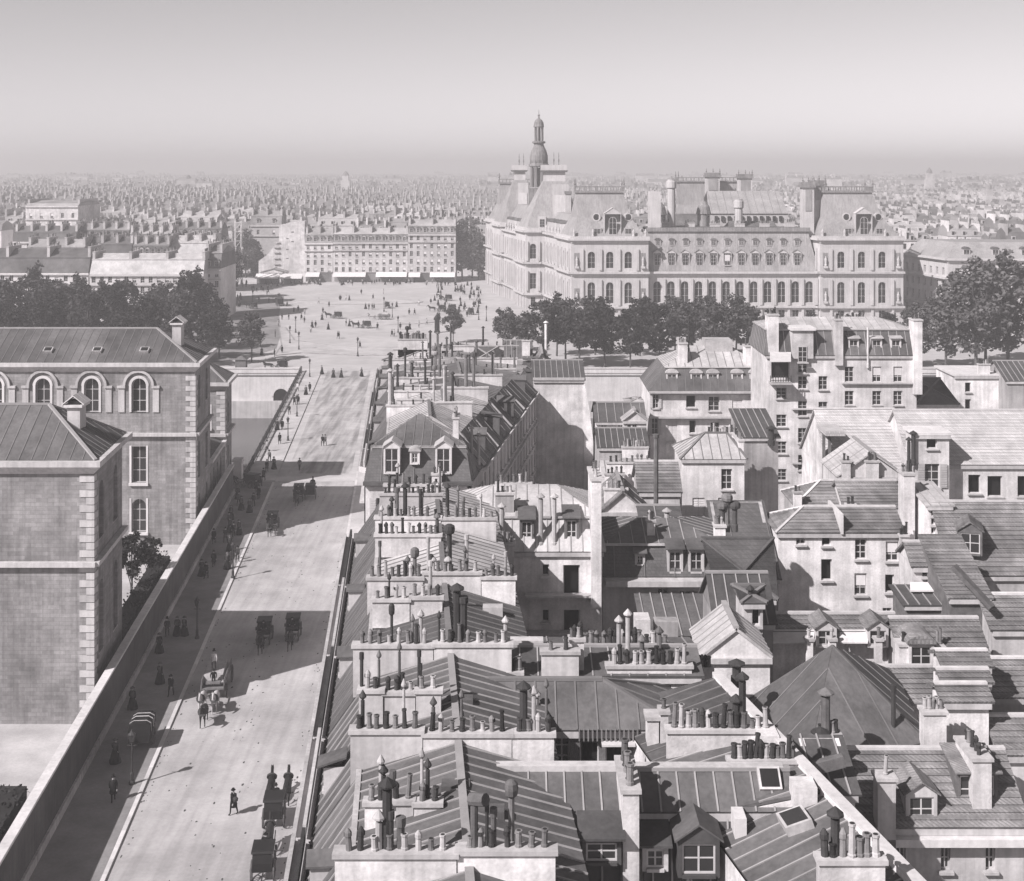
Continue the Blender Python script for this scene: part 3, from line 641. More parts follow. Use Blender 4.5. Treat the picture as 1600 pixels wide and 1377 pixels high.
# ---- first block: five street houses between party walls, ridge parallel to the street
PW = [36.5, 45.6, 55.7, 65.6, 76.7, 89.6, 101.5]
SF, SE_, SR, SB = -4.05, -1.95, 2.05, 6.2
ZC, ZE, ZR, ZB = 18.2, 21.0, 22.2, 20.9
names = ['foreground street house at the bottom edge under a row of sooty pots', 'nearest street house with pale standing seams and elbow-topped flue on its zinc roof',
         'second street house with shallow dark zinc roof and double row of chimney pots', 'third street house with folded dark zinc ridge behind a long chimney wall', 'fourth street house with pale ribbed zinc roof and paired black flues',
         'fifth street house with many thin flue pipes, last before the side street']
def cross(mz): return None
def street_house(i, d0, d1, label, rm, seam, facade_to=SB, zs=(ZC, ZE, ZR, ZB), pieces=True, pitch=.8, rear=None, rear_m='plaster_dk', floors=True, dorm=1):
    zc, ze, zr, zb = zs; t = thing('street_house', label, 'house', st(0, d0), group='street houses in a row')
    g = .1; a, b = d0 + g, d1 - g
    SBa, SBb = (facade_to, facade_to) if not isinstance(facade_to, tuple) else facade_to
    F0, F1, R0, R1 = st(SF, a), st(SF, b), st(SBa, a), st(SBb, b)
    L = (F1 - F0).length; holes = []
    n = max(3, int(L / 2.6))
    if floors:
        for fl in range(4):
            for k in range(n): u = L * (k + .5) / n; holes.append((u - .55, u + .55, 4.6 + fl * 3.3, 6.7 + fl * 3.3, rng.choice(['case', 'open', 'shut'])))
    wall(t, F1, F0, 0, zc, [(L - h[1], L - h[0]) + h[2:] for h in holes], 'plaster')
    rh = []
    if rear:
        L2 = (R1 - R0).length; n2 = max(3, int(L2 / 2.4))
        for fl in range(4):
            for k in range(n2): u = L2 * (k + .5) / n2; rh.append((u - .6, u + .6, zc - 3.2 - fl * 3.2, zc - .9 - fl * 3.2, rng.choice(['case', 'blind', 'shut', 'blind'])))
    wall(t, R0, R1, 0, zb if not rear else zc, rh, rear_m)
    zE = min(zc, ze)
    wall(t, F0, R0, 0, zE, (), 'plaster'); wall(t, R1, F1, 0, zE, (), 'plaster')
    # street cornice, gutter, balcony rail
    MB().extrude([st(SF - .75, a, zc - .55), st(SF - .01, a, zc - .75), st(SF - .01, b, zc - .75), st(SF - .75, b, zc - .55)], (0, 0, .55)).build('cornice', 'stone_lt', t)
    MB().extrude([st(SF - .8, a, zc + .01), st(SF - .62, a, zc + .01), st(SF - .62, b, zc + .01), st(SF - .8, b, zc + .01)], (0, 0, .16)).build('gutter', 'zinc_lt', t)
    MB().extrude([st(SF - .35, a, zc + .01), st(SF - .2, a, zc + .01), st(SF - .2, b, zc + .01), st(SF - .35, b, zc + .01)], (0, 0, .5)).build('parapet', 'iron' if i % 2 else 'stone', t)
    MB().extrude([st(SF - .7, a, zc - 3.6), st(SF - .01, a, zc - 3.6), st(SF - .01, b, zc - 3.6), st(SF - .7, b, zc - 3.6)], (0, 0, .2)).build('balcony', 'stone', t)
    # mansard to the street, two shallow slopes
    slope(t, [st(SF + .1, b, zc + .02), st(SF + .1, a, zc + .02), st(SE_, a, ze), st(SE_, b, ze)], 'zinc', pitch * 1.2, seam, pieces=pieces, name='mansard')
    sr = SR if not rear else (SE_ + (SBa + SBb) / 2 - 2) / 2 + rng.uniform(-1, 1)
    slope(t, [st(SE_ - .12, b, ze), st(SE_ - .12, a, ze), st(sr, a, zr), st(sr, b, zr)], rm, pitch, seam, pieces=pieces)
    if rear:     # steep dark slope above the rear front
        s2a, s2b = SBa - 2.3, SBb - 2.3
        slope(t, [st(s2a, a, ze), st(s2b, b, ze), st(sr, b, zr), st(sr, a, zr)], rm, pitch, seam, pieces=pieces)
        slope(t, [st(SBa + .2, a, zc + .02), st(SBb + .2, b, zc + .02), st(s2b, b, ze - .02), st(s2a, a, ze - .02)], 'slate', 2.2, 'seam_dk', pieces=False, name='mansard')
        MB().beam(st(SBa + .25, a + .15, zc + .12), st(s2a, a + .15, ze + .15), .34, .3).build('party_coping', 'stone', t)
        dd = (a + b) / 2; f_ = (SBa + SBb) / 2 - .35; dormer(t, st(f_, dd + rng.uniform(-2, 2), zc + .5), R(90) - .06, 1.3, 1.9, 2, rng.choice(['gable', 'flat']), 'zinc', 'zinc')
        MB().extrude([st(SBa + .01, a, zc - .5), st(SBa + .5, a, zc - .3), st(SBb + .5, b, zc - .3), st(SBb + .01, b, zc - .5)], (0, 0, .28)).build('cornice', 'stone', t)
        MB().extrude([st(SBa + .01, a, zc - 4.1), st(SBa + .3, a, zc - 4.1), st(SBb + .3, b, zc - 4.1), st(SBb + .01, b, zc - 4.1)], (0, 0, .22)).build('string_course', 'stone', t)
    else: slope(t, [st(SBa + .15, a, zb), st(SBb + .15, b, zb), st(sr, b, zr), st(sr, a, zr)], rm, pitch, seam, pieces=pieces)
    MB().beam(st(sr, a, zr + .06), st(sr, b, zr + .06), .3, .16).build('ridge_cap', seam, t)
    MB().beam(st(SE_ - .1, a, ze + .05), st(SE_ - .1, b, ze + .05), .22, .14).build('eave_roll', 'zinc_lt', t)
    for k in range(dorm):
        d = a + (b - a) * (k + rng.uniform(.3, .7)) / dorm; dormer(t, st(SF + .35, d, zc + .45), R(-90) + math.atan(SK), .85, 1.2, 1.0, rng.choice(['gable', 'arch', 'flat']), 'stone', 'zinc')
    for (x, pts) in ((a, (F0, R0)), (b, (F1, R1))):    # gable infill under the slopes
        e = st(SE_, x).x, st(sr, x).x, pts[1].x
        MB().extrude([(pts[0].x + .15, x if x == a else x - .2, zE - .01), (pts[1].x - .05, x if x == a else x - .2, zE - .01), (e[2] - (2.3 if rear else 0), x if x == a else x - .2, (ze if rear else zb) - .16), (e[1], x if x == a else x - .2, zr - .16), (e[0], x if x == a else x - .2, ze - .16)], (0, .2, 0)).build('gable', 'plaster', t)
    return t, sr
styles = [('zinc', 'seam_lt'), ('zinc', 'seam_lt'), ('zinc', 'seam_lt'), ('zinc_dk', 'seam_dk'), ('zinc_lt', 'seam_dk'), ('zinc_lt', 'seam_dk')]
HO = []
for i in range(6):
    t, _ = street_house(i, PW[i], PW[i + 1], names[i], *styles[i]); HO.append(t)
# party chimney walls of the first block: (house, x left, x right, y of the top, d, pots)
def pwall(t, xl, xr, y, d, pots, h=2.4, **k):
    n = 1 if xr - xl < 110 else rng.choice([2, 3]); cut = [xl + (xr - xl) * (i + (rng.uniform(-.12, .12) if 0 < i < n else 0)) / n for i in range(n + 1)]; k.pop('span', 0); m0 = k.pop('m', 'plaster')
    for i in range(n):
        yy = y + rng.uniform(-4, 4); stack_px(t, cut[i] + .6, cut[i + 1] - .6, yy, d + rng.uniform(-.06, .06), h, max(2, round(pots * (cut[i + 1] - cut[i]) / (xr - xl))), m=rng.choice([m0, m0, 'plaster_old']), **k)
        for j in range(rng.choice([1, 2, 2])): flue_px(t, rng.uniform(cut[i] + 4, cut[i + 1] - 4), yy, yy - rng.uniform(35, 75) * 60 / d * .9, d + .1, rng.choice([.06, .08, .1]), rng.choice(['cap', 'none', 'cap']), rng.choice(['pipe', 'iron', 'pot_lt']))
pwall(HO[1], 524, 868, 1334, 45.75, 11, span=(.22, .93)); pwall(HO[1], 570, 690, 1257, 50.6, 6, 1.5, thick=.4, span=(.35, .98))
pwall(HO[2], 548, 800, 1146, 55.9, 11, m='plaster'); pwall(HO[2], 800, 866, 1146, 55.9, 3); pwall(HO[2], 561, 690, 1084, 59.4, 8, 1.5, m='plaster_old')
pwall(HO[3], 552, 800, 1008, 65.8, 12, m='plaster_old'); pwall(HO[3], 582, 692, 936, 72.4, 6, 1.4)
pwall(HO[4], 574, 662, 902, 76.9, 6); pwall(HO[4], 752, 806, 902, 76.9, 4); pwall(HO[4], 662, 752, 900, 76.9, 5); pwall(HO[4], 586, 690, 836, 85.3, 8, 1.3)
pwall(HO[5], 586, 776, 808, 89.8, 12); pwall(HO[5], 593, 692, 771, 96.2, 9, 1.3); pwall(HO[5], 600, 690, 757, 101.2, 6, 1.6)
for (k, x, y0, y1, d, r, c, m) in ((1, 605, 1330, 1234, 45.9, .17, 'cap', 'iron'), (1, 592, 1335, 1285, 45.8, .12, 'cap', 'pot_lt'), (1, 626, 1330, 1288, 45.9, .14, 'none', 'pipe'), (1, 741, 1330, 1255, 45.8, .13, 'elbow', 'pipe'), (1, 799, 1325, 1246, 46.3, .11, 'ball', 'pipe'),
        (2, 818, 1142, 1080, 56, .17, 'cap', 'iron'), (3, 714, 1000, 925, 66, .2, 'cap', 'iron'), (3, 724, 1000, 940, 66, .2, 'none', 'iron'), (3, 612, 1003, 962, 66, .07, 'ball', 'iron'),
        (4, 637, 898, 880, 77, .09, 'cap', 'pipe'), (4, 648, 900, 872, 77, .12, 'ball', 'pipe'), (4, 677, 905, 880, 77, .1, 'cap', 'pot_lt'), (4, 700, 905, 880, 77, .13, 'cap', 'pot_lt'), (4, 702, 890, 835, 80, .16, 'ball', 'iron'), (4, 729, 900, 842, 77.1, .11, 'none', 'pot_lt'), (4, 669, 898, 846, 77.1, .09, 'none', 'pot_lt'),
        (5, 620, 806, 768, 90, .14, 'none', 'pipe'), (5, 633, 806, 764, 90, .15, 'cap', 'iron'), (5, 659, 806, 775, 90, .11, 'none', 'pipe'), (5, 699, 802, 765, 91, .13, 'cap', 'iron'), (5, 724, 800, 782, 91, .1, 'none', 'pipe'), (5, 683, 835, 812, 85.5, .12, 'cap', 'pipe')):
    flue_px(HO[k], x, y0, y1, d, r, c, m)
def roof_box(t, px, py, z, d_len, w, m='zinc'):      # low ventilator box on a roof
    p = onz(px, py, z); MB().box(p.x - w / 2, p.x + w / 2, p.y - d_len / 2, p.y + d_len / 2, p.z - .3, p.z + .3).build('roof_hatch', m, t)
for (k, x, y, z) in ((1, 700, 1160, 22), (1, 712, 1235, 21.9), (1, 765, 1275, 21.8), (2, 720, 1100, 21.9), (4, 640, 965, 21.7), (4, 770, 955, 21.5), (5, 662, 778, 22)): roof_box(HO[k], x, y, z, .7, 1.1, 'zinc' if y > 1000 else 'zinc_lt')

# ---- second block: beyond the side street, to the quay
names2 = ['corner house beyond the side street with slate mansard front and two white dormers', 'street house of the far block with rounded pale zinc roof behind the corner house', 'street house of the far block with dark steep rear slope and square chimney',
          'street house of the far block with low gabled zinc roof in the middle', 'street house of the far block crowded with thin pipes', 'street house of the far block with flat pale terrace', 'last street house of the far block, on the quay by the bridge']
D2 = [130, 138.5, 149, 160, 173.5, 186, 196, 203 - .6 + 0]
EB = lambda d: (-3.8 + .136 * (d - 123)) + SK * d         # rear front of the block in street frame
H2 = []
for i in range(7):
    d0, d1 = D2[i], D2[i + 1]; z = [(17.1, 20.2, 22.0, 20), (17.1, 20.0, 21.4, 20), (17.1, 19.9, 21.2, 20), (17.1, 19.6, 20.9, 20), (16.4, 18.6, 19.6, 18), (16.0, 18.2, 19.2, 18), (15.8, 18.3, 19.6, 18)][i]
    fa, fb = EB(d0), EB(d1)
    if d0 > 173: fa = fb = st(0, d0).x * -1 + at(860, 500, d0).x + 0; fa = at(835, 500, d0).x + SK * d0; fb = at(850, 500, d1).x + SK * d1
    t, sr = street_house(i, d0, d1, names2[i], ['zinc_lt', 'zinc_lt', 'zinc', 'zinc', 'zinc_lt', 'zinc_lt', 'zinc'][i], 'seam_dk', (fa, fb), z, pieces=(i < 2), pitch=.9, rear=True, rear_m='plaster_old', floors=i < 3, dorm=1)
    H2.append(t)
    if i:
        xa, xb = st(SE_ - .3, d0).x, st(fa - 2.4, d0).x; n = int((xb - xa) / 1.35); c0 = rng.uniform(.42, .6)
        zt = z[2] + .35; xm = xa + (xb - xa) * c0
        chimney(t, (xa, d0), (xm - .3, d0), z[1] - .6, zt - rng.uniform(0, .5), .5, int(n * c0), 'plaster', size=.9); chimney(t, (xm + .4, d0), (xb, d0), z[1] - .6, zt, .5, int(n * (1 - c0)) - 1, 'plaster_old', size=.9)
        xq = xa + rng.uniform(.0, .2) * (xb - xa); dm = (d0 + d1) / 2
        chimney(t, (xq, dm), (xq + (xb - xa) * .4, dm), z[1] - .5, zt - .6, .45, int(n * .42), 'plaster_old', size=.9)
        for k in range(4):
            flue(t, (rng.uniform(xa, xb), d0 + rng.uniform(0, .3), zt), rng.uniform(1.2, 3.6), rng.choice([.12, .16, .2]), rng.choice(['cap', 'none', 'ball', 'cap']), rng.choice(['pipe', 'iron', 'pipe', 'pot_lt']))
        for k in range(2): flue(t, (rng.uniform(xa, xb), dm, z[2]), rng.uniform(1., 2.5), .14, 'cap', rng.choice(['pipe', 'iron']))
# hipped mansard front of the corner house, facing the side street
t = H2[0]; d0 = 123.2; dh = 130.1
A, B = at(567, 755, d0), at(737, 755, d0); C_, D_ = at(728, 698, 125), at(582, 698, 125); ap = at(655, 646, dh)
A.x = st(SF, d0).x; wall(t, (A.x + .1, d0 + .02), (B.x - .4, d0 + .02), 0, A.z - .3, [(u - .6, u + .6, zz, zz + 2.1, 'open') for u in (1.6, 4.4, 7.0) for zz in (13.6, 10.2, 6.8)], 'plaster')
e1, e2 = st(SE_, dh, 20.2), st(EB(dh) - 2.3, dh, 20.2); f1, f2 = st(SF, dh, 17.1), st(EB(dh), dh, 17.1)
wall(t, f1, A, 0, 17, (), 'plaster'); wall(t, B, f2, 0, 17, [(1 + k * 2.2, 2.1 + k * 2.2, zz, zz + 2.1, 'open') for k in range(3) for zz in (13.6, 10.2, 6.8)], 'plaster_dk')
slope(t, [A, B, C_, D_], 'slate', 3, 'seam_dk', pieces=False, name='mansard'); slope(t, [f1, A, D_, e1], 'zinc', 1, 'seam_dk', pieces=False, name='mansard'); slope(t, [B, f2, e2, C_], 'slate', 3, 'seam_dk', pieces=False, name='mansard')
up = V((0, 0, .03)); D2_, C2_ = D_ + V((-.1, -.15, .03)), C_ + V((.1, -.15, .03))
slope(t, [D2_, C2_, ap], 'zinc', .85, 'seam_dk'); slope(t, [e1 + up, D2_, ap], 'zinc_lt', .9, 'seam_dk'); slope(t, [C2_, e2 + up, ap], 'zinc_lt', .9, 'seam_dk')
MB().beam(A + V((-.1, -.2, 0)), B + V((.1, -.2, 0)), .5, .3).build('gutter', 'zinc_dk', t); MB().beam(D_, C_, .3, .2).build('eave_roll', 'zinc_lt', t)
for px, kd, w in ((612, 'gable', 1.5), (693, 'gable', 1.5)):
    p = at(px, 741, d0 + .25); dormer(t, p, 0, w, 2.5, 2.2, kd, 'stone_lt', 'zinc_lt')
p = at(648, 726, d0 + .5); dormer(t, p, 0, .9, 1.2, 1.8, 'arch', 'stone_lt', 'zinc_lt')
stack_px(t, 675, 690, 742, d0 - .1, 3.2, 2, .6); stack_along(t, 712, 655, 126.5, 2.4, 3, 5)
for px, y in ((737, 690), (748, 700)): flue_px(t, px, y + 20, y - 18, 129, .14, 'cap', 'pot_lt')
# ---- blank gable house at the back of the second block
w = fh('house with tall blank sunlit end wall and lichen-dark top, shaded at its foot', 834, 912, 594, 174.5, 13, 'gable', 1.6, 'plaster', 'zinc_dk', pieces=False)
t = w['t']; p, q = at(912, 592, 174.4), at(927, 690, 174.4)
MB().extrude([(p.x, 174.4, p.z), (at(921, 640, 174.4).x, 174.4, at(0, 640, 174.4).z), (q.x, 174.4, q.z), (q.x, 174.4, 0), (p.x, 174.4, 0)], (0, 12, 0)).build('lean_to', 'plaster', t)
MB().box(w['x0'] - .1, p.x + .1, 174.15, 174.6, w['ze'] + .0, w['ze'] + .3).build('coping', 'stone', t)
w = fh('small zinc-roofed house with wooden dormer at the quay end of the far block', 832, 862, 582, 188, 9, 'front', 2.6, 'plaster', 'zinc_dk', pieces=False); dormer(w['t'], at(838, 578, 189), R(-60), 1.3, 1.6, 2, 'flat', 'timber', 'zinc')
w = fh('pale quay house with tall white stack, rearmost of the far block', 790, 830, 560, 193, 8, 'gable', 2., 'plaster', 'zinc', pieces=False); stack_px(w['t'], 816, 828, 533, 193.5, 4, 2); flue_px(w['t'], 853, 566, 506, 195, .2, 'cap', 'plaster')
w = fh('low quay house with dark curved roof among the chimneys', 735, 785, 570, 191, 8, 'hip', 2., 'plaster_old', 'zinc_dk', pieces=False)
w = fh('quay house at the bridge end carrying a dense bank of dark pots', 622, 690, 565, 193, 7, 'hip', 1.2, 'plaster', 'zinc_lt', pieces=False)
stack_px(w['t'], 622, 668, 531, 196, 3.2, 10, size=1.3); stack_px(w['t'], 690, 722, 548, 196, 2.2, 7, size=1.2)
# ---- courtyard wings and back houses of the first block
def L1(t, xl, xr, yt, yb, d, back, m='zinc_dk', pitch=.75, seam='seam_lt', zdrop=3.):   # steep zinc face below an eave
    a, b = at(xl, yt, d), at(xr, yt, d); zb = a.z - zdrop
    return slope(t, [(a.x, d - back, zb), (b.x, d - back, zb), (b.x, d, a.z), (a.x, d, a.z)], m, pitch, seam, name='mansard')
w = fh('near courtyard wing with zinc slope, white end wall and steep zinc face', 735, 972, 1292, 52.2, 4.8, 'gable', 1.15, 'plaster', 'zinc', pitch=.72)
L1(w['t'], 864, 981, 1293, 1345, 52.1, .8); stack_along(w['t'], 986, 1240, 51.2, 2.9, 6, 4, .62, size=1.3)
dormer(w['t'], at(940, 1352, 51.0), 0, 1.5, 1.0, 1.2, 'flat', 'zinc_dk', 'zinc_dk')
MB().box(w['x0'], w['x1'], 54.4, 54.9, w['zr'] - .1, w['zr'] + .22).build('ridge_wall', 'stone', w['t'])
w = fh('courtyard wing with pedimented dormer in its dark steep zinc face', 998, 1234, 1267, 53.4, 2.6, 'gable', 1.0, 'plaster', 'zinc', pitch=.75)
L1(w['t'], 1003, 1150, 1270, 1345, 53.3, 1.1, zdrop=4.2); dormer(w['t'], at(1092, 1372, 51.6), 0, 1.6, 1.45, 1.6, 'gable', 'zinc_dk', 'zinc'); dormer(w['t'], at(1024, 1362, 52.0), 0, 1.0, 1.0, 1.4, 'flat', 'plaster', 'zinc_dk')
MB().box(at(1146, 1290, 52.6).x, at(1164, 1290, 52.6).x, 52.2, 53.2, 12, at(0, 1272, 52.6).z).build('pier', 'stone_lt', w['t'])
L1(w['t'], 1166, 1234, 1270, 1345, 53.3, .9, zdrop=4.2)
a = at(1190, 1232, 53.7); zz = w['ze'] + .14; k = 1.0 / 1.3
P = lambda x, u: V((x, 53.4 + u, zz + u * k)); x = at(1190, 1215, 54).x
skylight(w['t'], P(x - .1, .5), P(x + .8, .5), P(x + .8, 1.25), P(x - .1, 1.25), .2)
MB().box(w['x0'], w['x1'], 54.6, 55.1, w['zr'] - .1, w['zr'] + .2).build('ridge_wall', 'stone', w['t'])
# long wing whose roof falls from a slanting party wall
t = thing('house', 'back wing with oblique zinc slope falling from a slanting white-edged party wall', 'house', (9, 54, 0))
VP = lambda d: 13.35 - .212 * (d - 48.4)
def vwing(d0, d1, wid, zt, zl, m, seam, ax=None):
    slope(t, [(VP(d0) - wid, d0, zl), (VP(d1) - wid, d1, zl), (VP(d1) - .1, d1, zt), (VP(d0) - .1, d0, zt)][::1], m, .85, seam)
    wall(t, (VP(d1) - wid, d1), (VP(d0) - wid, d0), 0, zl - .15, (), 'plaster')
    wall(t, (VP(d0) - wid, d0), (VP(d0), d0), 0, zl - .15, (), 'plaster'); tri(t, [(VP(d0) - wid, d0, zl - .16), (VP(d0), d0, zl - .16), (VP(d0), d0, zt - .16)], 'plaster')
vwing(44.5, 53.0, 4.4, 21.2, 19.7, 'zinc', 'seam_lt'); vwing(53.3, 58.2, 5.0, 21.3, 20.3, 'zinc', 'seam_lt'); vwing(58.6, 65, 5.0, 21.3, 20.0, 'zinc_dk', 'seam_dk')
MB().extrude([(VP(44) - .08, 44, 12), (VP(44) + .22, 44, 12), (VP(65) + .22, 65, 12), (VP(65) - .08, 65, 12)], (0, 0, 9.5)).build('party_wall', 'plaster', t)
MB().beam((VP(44) + .07, 44, 21.56), (VP(65) + .07, 65, 21.56), .45, .12).build('coping', 'stone_lt', t)
stack_px(t, 1042, 1208, 1142, 58.4, 1.8, 10, size=1.15); stack_px(t, 1138, 1248, 1190, 55.6, 1.6, 9, .4, size=1.1); stack_px(t, 1278, 1380, 1345, 45.5, 2, 5, size=1.2)
for (x, y0, y1, d) in ((1305, 1345, 1280, 45.6), (1160, 1140, 1065, 58.5), (1150, 1142, 1100, 58.5)): flue_px(t, x, y0, y1, d, .16, 'cap', 'iron')
p = at(1245, 1240, 52); skylight(t, V((p.x - .5, 51.2, 20.55)), V((p.x + .5, 51.2, 20.9)), V((p.x + .35, 52.4, 20.9)), V((p.x - .65, 52.4, 20.55)), .3)
for (x, y, wd) in ((1255, 1222, .9), (1198, 1143, .9)):
    p = onz(x, y, 21.7); MB().box(p.x - wd / 2, p.x + wd / 2, p.y - .5, p.y + .5, 20, 21.7).build('pier', 'plaster', t)
# W2
w = fh('courtyard wing with broad dark-seamed zinc slope and shadowy glazed gallery below', 700, 1062, 1140, 61.7, 4.6, 'hipr', 1.35, 'timber', 'zinc', [(866, 1150, 890, 1200), (906, 1160, 936, 1200, 'dark'), (946, 1163, 986, 1200, 'dark')], pitch=.95, seam='seam_dk', hipr=3.4)
stack_px(w['t'], 1010, 1028, 1120, 60.6, 5, 0, .8); stack_px(w['t'], 1031, 1043, 1112, 60.4, 5, 1, .6)
for i in range(14): MB().box(at(905 + i * 7, 1150, 61.5).x - .03, at(905 + i * 7, 1150, 61.5).x + .03, 61.36, 61.44, at(0, 1158, 61.4).z, at(0, 1140, 61.4).z).build('railing_bar', 'frame_dk', w['t'])
MB().box(at(940, 1160, 61.3).x, at(992, 1160, 61.3).x, 61.0, 61.66, at(0, 1163, 61.3).z, at(0, 1160, 61.3).z).build('lintel', 'stone_lt', w['t'])
p = at(838, 1105, 62.5); flue(w['t'], (p.x, 62.5, p.z - .3), .7, .12, 'cap', 'pot_lt')
w = fh('back house with stained rendered walls and two crowded chimney walls', 806, 1092, 1056, 66.4, 5, 'gable', .5, 'plaster_old', 'zinc', pitch=.9)
stack_px(w['t'], 846, 904, 1020, 66.2, 3, 2, m='plaster_old'); stack_px(w['t'], 903, 1050, 1012, 69.3, 2.4, 10, size=1.15); stack_px(w['t'], 948, 1080, 1042, 66.6, 1.6, 8, size=1.15); stack_px(w['t'], 890, 912, 1000, 66.9, 3, 3); stack_px(w['t'], 800, 846, 1003, 69.5, 5, 0)
stack_px(w['t'], 790, 816, 1052, 65.8, 2, 3)
for (x, y0, y1, d) in ((967, 1040, 975, 67), (981, 1040, 965, 67), (1030, 1038, 992, 67), (1003, 1040, 1005, 67)): flue_px(w['t'], x, y0, y1, d, .12, 'cap', 'pot_lt' if x < 1000 else 'pipe')
# W4 tall white house
w = fh('tall white back house with two dark doors one above another and a streaked zinc attic', 704, 941, 862, 97, 10, 'mansard', 1.5, 'plaster', 'zinc_lt', [(880, 883, 906, 930, 'dark'), (847, 882, 858, 900, 'dark'), (880, 953, 906, 995, 'dark'), (847, 953, 858, 972, 'dark')],
       pitch=.85, man=(1.3, 2.1), manm='zinc_lt', hipl=.2, hipr=.2)
t = w['t']; stack_along(t, 932, 752, 95.8, 4, 9, 3, .7); stack_px(t, 774, 803, 772, 99, 4, 3, .7, m='plaster_dk'); stack_px(t, 776, 803, 850, 92, 6, 3, 1.2); stack_px(t, 775, 830, 757, 102.5, 1, 4)
for px, y in ((823, 855), (893, 853)): dormer(t, at(px, y, 97.3), 0, 1.05, 2.0, 2, 'flat', 'zinc', 'zinc')
for px, y0, y1, d in ((866, 850, 780, 97.2), (845, 850, 780, 97.2), (784, 868, 795, 95)): flue_px(t, px, y0, y1, d, .17, 'cap', 'pot_lt')
for i, y in enumerate((932, 990)): MB().box(at(820, y, 96.6).x, at(932, y, 96.6).x, 96.2, 96.96, at(0, y, 96.6).z, at(0, y - 3, 96.6).z).build('ledge', 'stone', t)
# M1 grey mansard house
w = fh('grey slate mansard house with tall shuttered attic windows behind the white house', 942, 1133, 901, 98.4, 9, 'mansard', .95, 'plaster_old', 'zinc', [(1027, 920, 1045, 956), (1061, 924, 1080, 958, 'open'), (1092, 924, 1113, 958, 'open'), (1061, 978, 1082, 1000, 'dark')], man=(.7, 2.1), hipl=.1, hipr=.1, pitch=.95)
t = w['t']
for px, h in ((1055, 1.75), (1088, 1.75)): dormer(t, at(px, 896, 98.3), 0, 1.15, h, 1.2, 'flat', 'stone', 'zinc')
dormer(t, at(1000, 884, 98.5), 0, .75, .9, 1.2, 'flat', 'stone', 'zinc'); stack_px(t, 1011, 1023, 815, 100.5, 2.4, 2); stack_px(t, 1116, 1132, 822, 99.5, 4, 4, 1.0); flue_px(t, 1042, 815, 802, 103, .2, 'cap', 'pot_lt')
for px in (1128, 1136, 1148): flue_px(t, px, 822, 778 + (px % 5) * 6, 99.6, .2, 'ball', 'pipe')
MB().box(at(946, 901, 97.9).x, at(1130, 901, 97.9).x, 97.5, 98.38, w['ze'] - .5, w['ze'] - .1).build('balcony', 'stone', t)
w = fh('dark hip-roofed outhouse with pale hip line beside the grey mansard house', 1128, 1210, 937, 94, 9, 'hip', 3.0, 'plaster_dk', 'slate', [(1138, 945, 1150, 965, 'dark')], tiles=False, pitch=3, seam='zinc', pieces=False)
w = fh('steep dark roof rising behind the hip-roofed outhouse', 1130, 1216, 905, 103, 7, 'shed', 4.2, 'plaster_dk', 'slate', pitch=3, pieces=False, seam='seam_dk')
# G1 white gable
w = fh('small white gabled house bearing the shadow of a chimney', 1097, 1203, 1027, 75, 4.2, 'front', 1.6, 'plaster', 'zinc_lt', pitch=.8, over=.15); stack_px(w['t'], 1088, 1112, 1046, 72, 3, 3, m='plaster'); flue_px(w['t'], 1151, 1060, 1042, 71.5, .25, 'cap', 'iron')
w = fh('white lantern dormer turret with tall window behind the white gable', 1163, 1192, 942, 80, 3, 'hip', .5, 'plaster_old', 'zinc', [(1175, 948, 1188, 978, 'dark')], pieces=False, seam='seam_dk'); flue_px(w['t'], 1172, 945, 925, 80.5, .14, 'cap', 'iron')
fh('plain rendered house with slate slope between outhouse and turret', 1120, 1208, 975, 83, 6, 'gable', 2.2, 'plaster_dk', 'zinc_dk', pieces=False)
# BR big dark hipped roof
t = thing('house', 'large house under a broad dark zinc pyramid roof with faint seams', 'house', (18, 72, 0))
L_, B_, R_, K_ = onz(1163, 1098, 16.2), onz(1262, 1198, 16.2), onz(1448, 1160, 16.2), onz(1400, 1050, 16.2)
ap = at(1301, 1010, 73.2); ap2 = at(1330, 1030, 74)
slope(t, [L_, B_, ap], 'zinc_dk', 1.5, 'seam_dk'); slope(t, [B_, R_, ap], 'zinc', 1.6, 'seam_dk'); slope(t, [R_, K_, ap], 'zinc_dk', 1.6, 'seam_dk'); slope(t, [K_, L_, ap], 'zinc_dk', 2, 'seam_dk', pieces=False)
for a, b in ((L_, B_), (B_, R_), (R_, K_), (K_, L_)): wall(t, a, b, 0, 16.05, (), 'plaster')
for a in (L_, R_): MB().beam(a + V((0, 0, .05)), ap + V((0, 0, .05)), .14, .08).build('hip_cap', 'zinc', t)
stack_px(t, 1276, 1312, 1150, 66.5, 3.5, 4, .7, m='plaster_old'); flue_px(t, 1290, 1150, 1088, 66.4, .22, 'cap', 'pipe'); flue_px(t, 1282, 1200, 1150, 64.5, .25, 'cap', 'iron'); flue_px(t, 1396, 1150, 1078, 70, .12, 'none', 'iron')
stack_px(t, 1440, 1475, 1112, 69.3, 3, 4, .8); 
